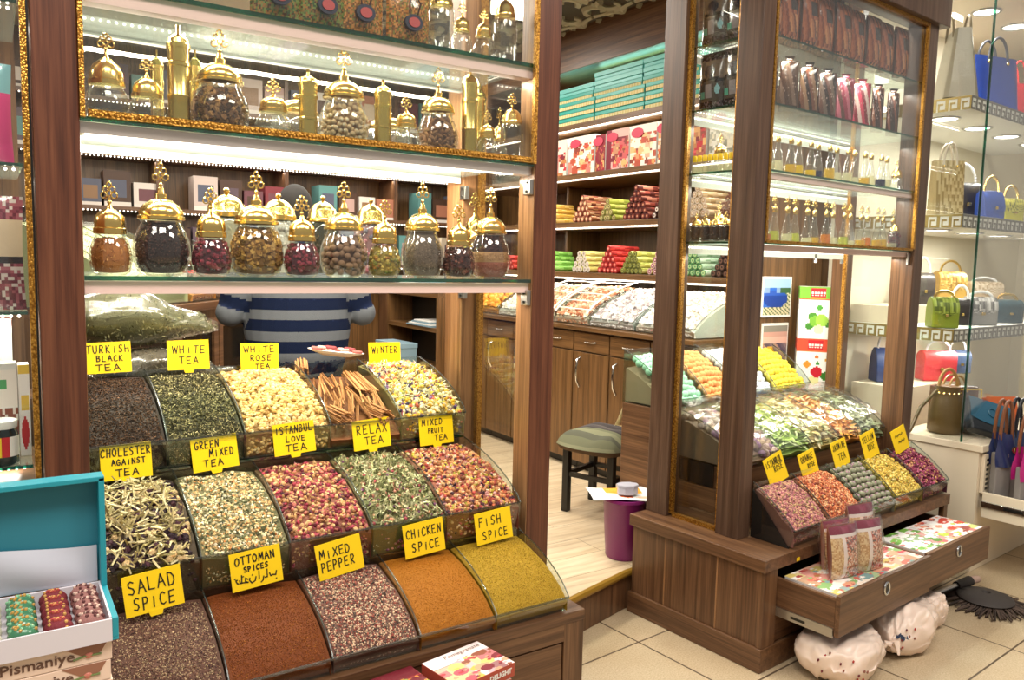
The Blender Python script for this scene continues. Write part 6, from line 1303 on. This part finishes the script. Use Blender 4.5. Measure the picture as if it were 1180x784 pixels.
satchel('small yellow snakeskin bag on the second shelf', W(SP(1165, 262, .28), .30, Z3), .14, .15, .09, 'b8b03a', 'c4bc50', 'c8a860', RA-rad(25), 'leather', snake(['b8b03a', '6a6a2a', 'd0c860']))
satchel('golden tan snakeskin bag with chain on the riser', W(SP(1092, 340, .56), .56, 1.351), .18, .20, .11, 'c09a50', 'b08a48', 'c8a860', RA-rad(35), 'leather', snake(['c8a458', 'b08a44', 'd4b878', '93703a']), .35)
satchel('dark grey bag left of the golden tan one', W(SP(1068, 340, .56), .60, 1.351), .13, .19, .10, '3a3634', '4a4442', 'x', RA-rad(35))
satchel('beige python bag on the riser', W(SP(1132, 338, .56), .56, 1.351), .24, .14, .10, 'c0a888', 'c8b498', 'x', RA-rad(30), 'leather', snake(['c8b498', 'a89070', 'd8c8b0']), .2)
satchel('lime green snakeskin bag, leftmost in the front row', W(SP(1089, 379, .22), .24, Z2), .135, .165, .11, '8a9a2c', '93a438', 'c8a860', RA-rad(45), 'leather', snake(['93a438', '6a7a24', 'a8b850', '55641c']), .2, .5)
satchel('black bag between the green and the grey snakeskin bags', W(SP(1110, 378, .27), .30, Z2), .12, .15, .09, '1e1a1a', '262222', 'x', RA-rad(45))
satchel('grey and white snakeskin bag in the front row', W(SP(1133, 378, .22), .25, Z2), .17, .16, .10, '8f8c88', 'a8a4a0', 'x', RA-rad(45), 'leather', snake(['b0aca8', '4a4846', 'd0ccc8', '7a7672']), .2, .45)
satchel('dark teal quilted bag right of the grey snakeskin bag', W(SP(1163, 378, .22), .25, Z2), .17, .14, .10, '1c3a44', '22444e', 'c8a860', RA-rad(35), 'leather', None, .25)
satchel('coral red bag with silver chain on the low riser', W(SP(1080, 456, .44), .46, .901), .20, .18, .11, 'd8404a', 'e04a52', 'x', RA-rad(35), 'leather', None, .35)
satchel('dark blue bag at the left behind the wood post', W(SP(1027, 456, .55), .60, .901), .14, .2, .12, '2a3a66', '2c4070', 'x', RA-rad(40), arch=.7)
satchel('slate blue bag right of the coral red one', W(SP(1112, 448, .48), .55, .901), .15, .15, .11, '3c4a66', '445474', 'x', RA-rad(30))
def bucket(label, p, r, h, c):
    t = thing('handbag', label, 'handbag', p, RA-rad(35)); g = [(r*.9, .002), (r*1.02, .02), (r*1.0, h*.4), (r*.85, h*.75), (r*.68, h*.9), (r*.74, h)]
    b = MB().lathe(g, 26, c=c).build('bag_body', 'leather', t, smooth=True, ang=60)
    k = MB()
    for i in range(9): a = PI+PI*i/8; k.ball((r*.74*cos(a), r*.74*sin(a), h*.86), .006, n=6, k=4)
    k.build('eyelets', 'gold', t); k = MB(); handle_arc(k, -r*.6, r*.6, h*.95, h*.4, 0, .009, 'a8824a'); k.build('handle', 'leather', t, smooth=True); k = MB(); k.tube([(-r*.7, 0, h*.9), (-r*1.8, -.02, h*.55), (-r*2.4, -.03, h*.08), (-r*2.5, -.03, .009)], .009, 8, c=c); k.build('strap', 'leather', t, smooth=True)
bucket('olive brown bucket bag with gold eyelets on the show case base', W(SP(1088, 505, .22), .22, Z1), .088, .26, '5f4a26')
# in front of the glass, on the ledge
clutch('teal blue flap wallet leaning on the ledge in front of the glass', W(2.02, .0, BZ+.015), .26, .20, .05, '245a74', RA-rad(35), rad(-38), '161c22', roll=rad(16))
t = tote('see-through brown tote with yellow trim behind the wallet', W(2.06, .22, Z1), .23, .25, .12, '6a4428', 'a88450', RA-rad(35), 1.1, .35)
MB().tube([(-.115, -.062, .02), (-.125, -.05, .24), (.125, -.05, .24), (.115, -.062, .02)], .005, 6, c='e0b828').build('yellow_trim', 'leather', t)
clutch('orange leather clutch behind the brown straps', W(2.20, .02, BZ+.004), .18, .2, .05, 'c8602c', RA-rad(30), rad(-14))
# open drawer with hanging bags
bd = thing('open_drawer', 'cream drawer pulled out of the show case base with straps standing in it', 'drawer', RO, RA)
def KD(name, mat, *a, bev=0): return MB().box(*a).build(name, mat, bd, bev=bev)
KD('side_board', 'cream', 1.815, 1.833, -.46, -.055, .30, .43, bev=.002); KD('front_board', 'cream', 1.815, 2.7, -.48, -.461, .27, .44, bev=.002); KD('bottom_board', 'cream', 1.833, 2.7, -.46, -.055, .31, .325); KD('runner', 'chrome', 1.805, 1.814, -.44, -.055, .355, .385, bev=.002); KD('runner_slot', 'black', 1.8035, 1.8050, -.25, -.16, .363, .377)
K('slotted_panel', 'cream', 1.83, 1.96, -.05, -.032, .42, .62); m = MB()
for k in range(7):
    for q in range(2): m.box(1.85+q*.05, 1.88+q*.05, -.0515, -.05, .435+k*.025, .447+k*.025)
m.build('slots', 'black', hc)
for i, (c, hc_, lb_, u, v, h) in enumerate((('2a3560', '7a4a30', 'dark blue bag with brown straps standing in the open drawer', 1.895, -.10, .43), ('b8207a', '7a4a30', 'magenta bag with brown straps standing in the open drawer', 1.885, -.22, .38), ('2a3f66', '1c1c24', 'navy bag with black straps at the right edge of the drawer', 2.03, -.12, .43), ('5a1c3c', '6a3a28', 'plum bag with brown straps behind the magenta one', 2.00, -.34, .36))):
    t = thing('hanging_bag', lb_, 'handbag', W(u, v, .326), RA-rad(28)); MB().box(-.045, .045, -.02, .02, .0, h-.12, 0, '8a8480').build('sleeve', 'cloth', t, bev=.006)
    def g(a, b, s_): return ((a-.5)*.115*(1-.1*b), s_*.03*(1-.3*b)+.008*sin(a*9+b*5), h-.19+.17*b)
    m = MB().grid(lambda a, b: g(a, b, -1), 10, 10, 0, c); m.grid(lambda a, b: g(1-a, b, 1), 10, 10, 0, c); m.build('bag_body', 'leather', t, smooth=True)
    for s_ in (-1, 1): k = MB(); handle_arc(k, -.035, .035, h-.05, .20, s_*.02, .0085, hc_); k.build('strap', 'leather', t, smooth=True)
    ch_ = MB().lathe([(0, 0), (.017, 0), (.017, .006), (.009, .007), (0, .004)], 16).build('round_charm', 'gold', t); ch_.rotation_euler = (PI/2, 0, 0); ch_.location = (.04, -.035, h-.1)
# ------------------------------------------------------------------ on the street floor
def sack(label, u, v, lx, ly, h, rz, c, seed, print_=True, knot=True):
    t = thing('plastic_bag', label, 'bag', W(u, v, .001), RA+rz); ph = seed*1.3
    def f(a, b):
        th = 2*PI*a; p = PI*b; r = sin(p)**.42 if 0 < b < 1 else 0
        cx, cy = cos(th), sin(th); se = (abs(cx)**3.2+abs(cy)**3.2)**(-1/3.2); x, y = cx*se*r, cy*se*r
        neck = 1-.62*max(0, min(1, (x-.35)/.65))                      # gathered towards the knotted end
        q = Vector((x*1.7+ph, y*1.7, b*2+ph)); n1 = noise.noise(q); n2 = 1-2*abs(noise.noise(q*1.9)); n3 = 1-2.4*abs(noise.noise(Vector((x*3+ph, y*7, b*5))))
        z = h*(1-cos(p))/2*(1+.10*n1)*(.55+.45*neck)+(.014*n2+.010*n3)*sin(p)
        return (lx/2*(x*(1+.05*n2)), ly/2*y*neck*(1+.12*n1+.06*n3), max(.0, z))
    m = MB().grid(f, 90, 44, 0, c); m.build('bag_body', 'sack', t, smooth=True, ang=180)
    if knot:
        k = MB().ball((lx*.52, 0, h*.34), .024, 0, c, 10, 7, (1, .8, 1)); k.tube([(lx*.52, 0, h*.34), (lx*.56, -ly*.12, h*.4), (lx*.58, -ly*.22, h*.12)], [.016, .012, .004], 8, c=c); k.tube([(lx*.52, 0, h*.34), (lx*.62, .01, h*.5), (lx*.68, .02, h*.3)], [.016, .012, .004], 8, c=c); k.build('knot', 'sack', t, smooth=True)
    if print_:
        k = MB(); rr = random.Random(seed)
        for i in range(12):                                  # printed sprigs scattered on the plastic
            a, b = (.56 if seed == 1 else .04)+rr.uniform(-.09, .10), rr.uniform(.34, .70); p_ = f(a, b); k.ball((p_[0]*1.015, p_[1]*1.015, p_[2]*1.01), .006, 0, ['a83a34', '6a2a30', '8a5a4a'][i % 3], 6, 4, (1.5, .6, .8))
        k.build('printed_sprigs', 'matte', t)
    return t, f
m, nt, b = newmat('sack'); setp(b, lin('e6d0c0'), .38); b.inputs['Subsurface Weight'].default_value = .15; b.inputs['Subsurface Radius'].default_value = (.03, .02, .015); MATS['sack'] = m
t1, f1 = sack('white plastic shopping bag lying at the left under the open drawer', .31, -.155, .42, .28, .165, rad(14), 'e2d2c6', 1)
t2, f2 = sack('white plastic shopping bag with arched blue print under the open drawer', .69, -.20, .34, .25, .19, rad(200), 'ead6c8', 2)
sack('small pinkish plastic bag behind the printed shopping bag', .97, -.17, .15, .17, .15, 0, 'eccfc2', 3, False, False)
k = MB()
for i in range(6):                                   # the arched blue print, its strokes too crumpled to read
    a = .015+.016*i; bb = .60-.02*abs(i-2.5)
    for (da, d0, d1) in ((0, 0, .06), (.007, .0, .06), (.0035, (.05, .0, .03)[i % 3], (.062, .012, .04)[i % 3])):
        P_ = [Vector(f2(a+da*(0 if j == 0 else 1)*(1 if d1-d0 < .03 else 0)+da*(0 if d1-d0 < .03 else 1), bb+d0+(d1-d0)*j)) for j in (0, 1)]; P_ = [q+Vector((q.x, q.y, .0)).normalized()*.003 for q in P_]; k.tube(P_, .0022, 5)
k.build('blue_print', 'ink_blue', t2)
# mop lying on the floor, spilled tea, water bottle
mp_ = thing('mop', 'grey string mop with metal handle lying on the floor by the drawers', 'mop', W(1.36, -.20, 0), RA)
MB().tube([(-.62, .17, .03), (.06, .075, .055)], .0125, 10).build('handle', 'steel', mp_, smooth=True); MB().tube([(.05, .076, .054), (.16, .06, .058)], [.02, .024], 12).build('socket', 'rubber', mp_, smooth=True); MB().tube([(.16, .06, .058), (.225, .05, .056)], [.02, .017], 12, c='c8a898').build('tip', 'matte', mp_, smooth=True)
MB().lathe([(0, .03), (.02, .066), (.06, .06), (.115, .045), (.12, .038), (.115, .034), (0, .03)], 28, o=(.06, -.05, 0)).build('disc', 'rubber', mp_, smooth=True, ang=60)
m = MB(); rr = random.Random(4)
for i in range(150):
    a = rr.uniform(0, 2*PI); r1 = rr.uniform(.14, .20); x, y = .06, -.05
    m.tube([(x+.07*cos(a), y+.07*sin(a), .034), (x+.12*cos(a+.05), y+.12*sin(a+.05), .026), (x+r1*cos(a+rr.uniform(-.15, .15)), y+r1*sin(a+rr.uniform(-.15, .15)), .009)], .0045, 5, c=rr.choice(['4a3c34', '5a4a40', '3a302a']))
m.build('strings', 'matte', mp_)
n = 60; q = np.stack([.47+RNG.normal(0, .022, n), -.20+RNG.normal(0, .014, n), RNG.uniform(.004, .012, n)], 1)
tag(scatter('spilled_tea', 'leaf', [(T_LEAF[0], T_LEAF[1], q, rnd_e(n), np.full((n, 3), .014), cols(n, ['6a5a24', '8a7430', '4a3f1a']))], None, RO, RA), 'little heap of spilled dried leaves on the floor before the plastic bags', 'tea leaves', None, 'stuff')
wb = thing('water_bottle', 'clear water bottle with purple cap on the floor behind the mop', 'bottle', W(1.68, -.03, .001)); MB().lathe([(.03, 0), (.033, .01), (.033, .12), (.014, .16), (.012, .17)], 18, cap=False).build('bottle_body', 'jar_glass', wb, smooth=True); MB().lathe([(.015, .165), (.015, .185), (0, .186)], 14).build('cap', 'purple', wb, smooth=True)
# ------------------------------------------------------------------ turquoise gift box in front, on boxes of floss candy
BXR, BYF, BYB, BZT = .195, 1.735, 1.955, .812
N_ = 13; tag(MB().box(-.34, .20, 1.735, 2.045, .002, .2155).build('plinth', 'wood_flat', None, bev=.003), 'low brown wood plinth under the stacked candy boxes', 'plinth'); hB = (.765-.2165)/N_
pm = None
for k in range(N_):
    z = .2165+k*hB
    if pm is None:
        pm = t = thing('candy_box', 'x', 'box', (BXR-.012, BYF+.012, z)); MB().box(-.40, 0, .0, .20, .0, hB-.001, 0, 'ecd0bc').build('carton', 'paper', t, bev=.0015)
        for a in (-.0008,): txt('Pismaniye', .029, t, 'ink_brown', (-.131, a, hB*.5), (PI/2, 0, 0), 'printed_name', .0004, .0002, sx=1.12)
        m = MB(); m.prism([(-.088, hB*.96), (-.055, hB*.45), (-.04, hB*.3), (-.02, hB*.5), (.0-.008, hB*.96)], -.0008, .0005, 'y', c='9a6a54'); m.tube([(-.07, -.001, hB*.32), (-.05, -.001, hB*.42), (-.02, -.001, hB*.40)], .0022, 5, c='6a7a44'); m.ball((-.042, -.001, hB*.42), .008, 0, 'c87868', 8, 5, (1, .3, .8)); m.build('printed_picture', 'paper', t)
    else: t = dup(pm, (BXR-.012-.003*(k % 2), BYF+.012, z))
    t['label'] = 'pink candy box printed Pismaniye, ' + ('topmost under the turquoise box' if k == N_-1 else 'second from the top of the stack' if k == N_-2 else 'lower in the stack under the turquoise box'); t['group'] = 'stacked candy boxes'
gx = thing('gift_box', 'open turquoise gift box of Turkish delight with raised lid at lower left', 'box', (BXR, BYF, .766))
m = MB(); XL = -.42; th = .012
m.box(XL, 0, 0, BYB-BYF, 0, .006); m.box(-th, 0, 0, BYB-BYF, .006, .047); m.box(XL, XL+th, 0, BYB-BYF, .006, .047); m.box(XL, 0, BYB-BYF-.006, BYB-BYF, .006, .047); m.build('outer_tray', 'turquoise', gx, bev=.0015)
plain('lilac_white', 'd9d3da', .5); plain('tissue', 'c4c6d2', .7)
m = MB(); m.box(XL+th, -th, -.001, .004, .0, .046); m.box(XL+th, -th, .205, .212, .006, .05); m.box(-th-.004, -th, .004, .205, .006, .049); m.box(XL+th, -th, .004, .205, .006, .012); m.build('inner_tray', 'lilac_white', gx)
ly = BYB-BYF
l = MB().box(XL, 0, ly+.006, ly+.012, .047, .292); lid = l.build('lid', 'turquoise_in', gx)
m = MB(); m.box(-.012, .0, ly-.034, ly+.012, .047, .292); m.box(XL, 0, ly-.034, ly+.012, .284, .295); m.box(XL, XL+.012, ly-.034, ly+.012, .047, .292); m.build('lid_rim', 'turquoise', lid, bev=.0015)
m = MB().grid(lambda a, b: (XL+.02+(abs(XL)-.036)*a, ly-.003-.012*sin(PI*b)*.5-.004*sin(a*9+b*4), .05+b*(.095-.03*(1-a)*.0+.012*sin(a*5))), 24, 8); m.build('tissue_sheet', 'tissue', gx, smooth=True, ang=180)
def candy(c, c2, c3, sq):
    m = MB(); m.ball((0, 0, .018), .0175, 0, c, 12, 8, sq)
    rr = random.Random(len(c2)+ord(c[0]))
    for i in range(26): a = rr.uniform(0, 2*PI); r = rr.uniform(0, .0165); m.ball((r*cos(a)*sq[0], r*sin(a)*sq[1], .018+.0175*sq[2]*math.sqrt(max(0, 1-(r/.0175)**2))), .0036, 0, (c2, c3)[i % 2], 6, 4)
    return m
KN = [('b0a070', '8a8050', 'd0c8a0', 'yellow green'), ('b0a878', '9a9058', 'c8c090', 'pale green'), ('e4dcc8', '2a2420', '3a342c', 'white and black swirled'), ('3f7a58', 'c89a50', '8ac49a', 'bright green'), ('7a2c34', 'd8a860', 'b04a44', 'wine red nut studded'), ('9a6a64', 'd8b8a8', '6a4040', 'pink brown crumbed')]
colx = [-.34, -.285, -.225, -.165, -.105, -.048]
for i, (c, c2, c3, nm) in enumerate(KN):
    pr_ = None
    for j in range(5):
        if pr_ is None: pr_ = o = candy(c, c2, c3, (1.58, 1.16, 1.25) if i != 2 else (1.5, 1.0, 1.3)).build('candy', 'shiny' if i == 3 else 'leaf', None, smooth=True)
        else: o = pr_.copy(); COL.objects.link(o)
        o.location = (BXR+colx[i], BYF+.026+.0395*j, .784); o.rotation_euler = (0, 0, random.uniform(-.15, .15)); tag(o, nm+' candy in its own row of the open turquoise box', 'candy', nm+' candies in the turquoise box')
# ------------------------------------------------------------------ delight boxes in the pulled-out drawer
def dbox(label, x, y, z, rz, w, d, h, top, side, seed, pal, words, words2=None, grp=None):
    t = thing('delight_box', label, 'box', (x, y, z), rz, grp); MB().box(-w/2, w/2, -d/2, d/2, 0, h, 0, side).build('carton', 'paper', t, bev=.0015)
    cv = cover(pal, top, seed); MB().grid(lambda a, b: (-w/2+w*a, -d/2+d*b, h+.0008), 64, 56, 0, cf=lambda a, b: top if b > .72 else cv(a, b)).build('printed_top', 'paper', t)
    txt(words, .021, t, 'white_plastic', (w*.24, -d/2-.001, h*.52), (PI/2, 0, 0), 'printed_word', .0008, .0003) if words else None
    if words2: txt(words2, .026, t, 'ink_brown', (w*.12, d*.38, h+.0014), (0, 0, 0), 'printed_word', 0, .0002, shear=.25)
    return t
PD = ['b02a3a', 'd8b050', '7a2030', 'c8a0a8', 'e0c070', '8a4a34', 'd85060', 'c89878', 'a83a3a']
plain('white2', 'f0ece6', .5)
for k in range(2): dbox('plain sweet box under the Turkish delight boxes, %s layer' % ('lower', 'upper')[k], 1.14, 1.945, .216+k*.054, rad(8), .20, .175, .052, 'e0d0c4', 'b05038', 50+k, PD, None)
for k in range(2): dbox('plain sweet box under the dark red delight box, %s layer' % ('lower', 'upper')[k], .90, 1.94, .216+k*.05, rad(4), .20, .175, .048, 'e0d0c4', '6a1828', 60+k, PD, None)
for k in range(2): dbox('plain sweet box under the pale sweet box, %s layer' % ('lower', 'upper')[k], .66, 1.94, .216+k*.05, rad(4), .20, .175, .048, 'e0d0c4', 'd8c8b0', 70+k, PD, None)
dbox('red edged sweet box printed DELIGHT with pomegranate picture on top', 1.145, 1.945, .3245, rad(10), .215, .172, .042, 'ecd8d8', 'b04a38', 5, PD, 'DELIGHT', 'Pomegranate')
dbox('dark wine red delight box left of the pomegranate one', .91, 1.94, .317, rad(6), .205, .18, .036, '6a1424', '7a1a28', 9, ['6a1424', '7a1a28', 'd08a3a', '8aa040', '6a1424', 'b83a34', '6a1424'], 'DELIGHT')
dbox('pale cream sweet box left of the dark red one', .68, 1.94, .317, rad(6), .205, .18, .040, 'e8dcd4', 'e0d0c0', 12, ['c8cc9a', 'e8dcd4', 'b8b088', 'e8dcd4', 'd8c8b8'], None, 'Turkey')
# ------------------------------------------------------------------ neighbouring glass case, far left
nc = thing('display_cabinet', 'narrow slice of a glass case with gilt edge at the far left of the picture', 'cabinet', (0, 2.42, 0))
def NB(name, mat, *a, par=None, bev=0): m = MB().box(*a); return m.build(name, mat, par or nc, bev=bev)
NB('gilt_moulding', 'gilt', .083, .097, 0, .02, .94, 3.09); NB('front_pane', 'pane', -.5, .083, .008, .012, .8, 3.1); NB('back_board', 'wood', -.5, .085, .50, .52, .19, 3.1); NB('base', 'wood_flat', -.5, .098, .0, .50, .19, .93); NB('groove_shade', 'black', .0975, .102, .0, .02, .94, 3.09)  # last black strip stands in for the shade in the groove by the post
for z in (.981, 1.391, 1.774, 2.18):
    s_ = NB('glass_shelf', 'shelf_glass', -.5, .08, .03, .49, z-.008, z); NB('cut_edge', 'green_edge', -.5, .08, .024, .03, z-.008, z, par=s_)
    d = MB(); led_dots(d, (-.48, .06, z-.014), (.07, .06, z-.014), 30, .004); d.build('led_diodes', 'led', s_); area('led_lamp', (-.2, 2.6, z-.03), .5, 2.5, (1, .95, .86), (0, 0, 0), .03)
def nbox(label, x0, x1, y, z, h, fn, d=.08):
    t = thing('food_box', label, 'box', ((x0+x1)/2, y, z+.001)); a = (x1-x0)/2; MB().box(-a, a, 0, d, 0, h, 0, 'ece8e2').build('carton', 'paper', t, bev=.0015); MB().grid(lambda x, b: (-a+2*a*x, -.001, h*b), 20, 30, 0, cf=fn).build('printed_front', 'paper', t); return t
t = nbox('tall white oil box with coconut picture at far left', -.075, .045, 2.62, .981, .385, lambda a, b: 'e8a8a0' if b > .93 else ('8a6a54' if (a-.55)**2+(b-.66)**2*3 < .02 else ('d8c8b8' if (a-.6)**2+(b-.62)**2*3 < .03 else ('5a9a4a' if b < .58 and b > .54 else 'f2f0ec'))))
txt('OIL', .022, t, 'ink_brown', (.01, -.003, .315), (PI/2, 0, 0), 'printed_word', .0005, .0002)
nbox('white box with brown grains and green band before the oil box', -.07, .052, 2.545, .981, .262, lambda a, b: 'd8d4ce' if b > .92 else ('4a9a5a' if .74 < b < .84 and .2 < a < .8 else ('8a4a34' if .2 < b < .52 and ((int(a*17)+int(b*13)) % 3) else ('e8dcd0' if b > .2 else 'f0ece6'))), .06)
nbox('slim white box with yellow and red fruit beside the gilt edge', .055, .081, 2.56, .981, .255, lambda a, b: 'e8c040' if b > .9 or (.5 < b < .68 and .2 < a < .9) else ('c82a2a' if (a-.5)**2+(b-.25)**2*4 < .12 else 'f4f0ea'), .06)
jr = thing('jam_jar', 'dark jam jar with white lid and red label at far left', 'jar', (.01, 2.485, .982)); MB().lathe([(.036, 0), (.04, .005), (.04, .085), (.034, .095), (.034, .1)], 22, c='1c1210').build('jar_body', 'shiny', jr, smooth=True, ang=50); MB().lathe([(.037, .098), (.038, .1), (.038, .118), (.035, .12), (0, .12)], 22).build('lid', 'white_plastic', jr, smooth=True, ang=50)
m = MB(); q_ = 20
for i in range(q_): a0, a1 = PI+PI*i/q_, PI+PI*(i+1)/q_; m.quad((.0408*cos(a0), .0408*sin(a0), .025), (.0408*cos(a1), .0408*sin(a1), .025), (.0408*cos(a1), .0408*sin(a1), .078), (.0408*cos(a0), .0408*sin(a0), .078), 0, 'e8c820' if 5 <= i <= 9 else ('e8e0d8' if i > 12 else 'c01c24'))
m.build('label', 'paper', jr)
rb = random.Random(8)
pack('bean_bag', 'clear bag of speckled red beans with gold medal at far left', 'bag', (-.02, 2.52, 1.392), 0, .2, .30, .07, lambda a, b: ('e0d8cc' if (a-.5)**2+(b-.62)**2*1.6 < .03 else ('b8924a' if (a-.5)**2+(b-.62)**2*1.6 < .045 else ('2a2024' if .40 < b < .46 else ('d8c0a0' if .46 < b < .8 else rb.choice(['8a3a4a', '6a2434', 'd8c8c0', 'a85a64']))))))
pack('wafer_bag', 'pink and white wrapped bag on the upper left glass shelf', 'bag', (-.02, 2.54, 1.775), 0, .17, .26, .06, lambda a, b: 'e0508a' if a > .72 and b < .7 else ('8ac0c8' if a > .8 else ('a85a5a' if b > .6 and a < .5 else 'e4d8d8')))
pack('wafer_bag', 'silver wrapped bag on the topmost left glass shelf', 'bag', (-.03, 2.54, 2.181), 0, .18, .22, .06, lambda a, b: 'c8c4c0' if b > .3 else 'b0a8a0')
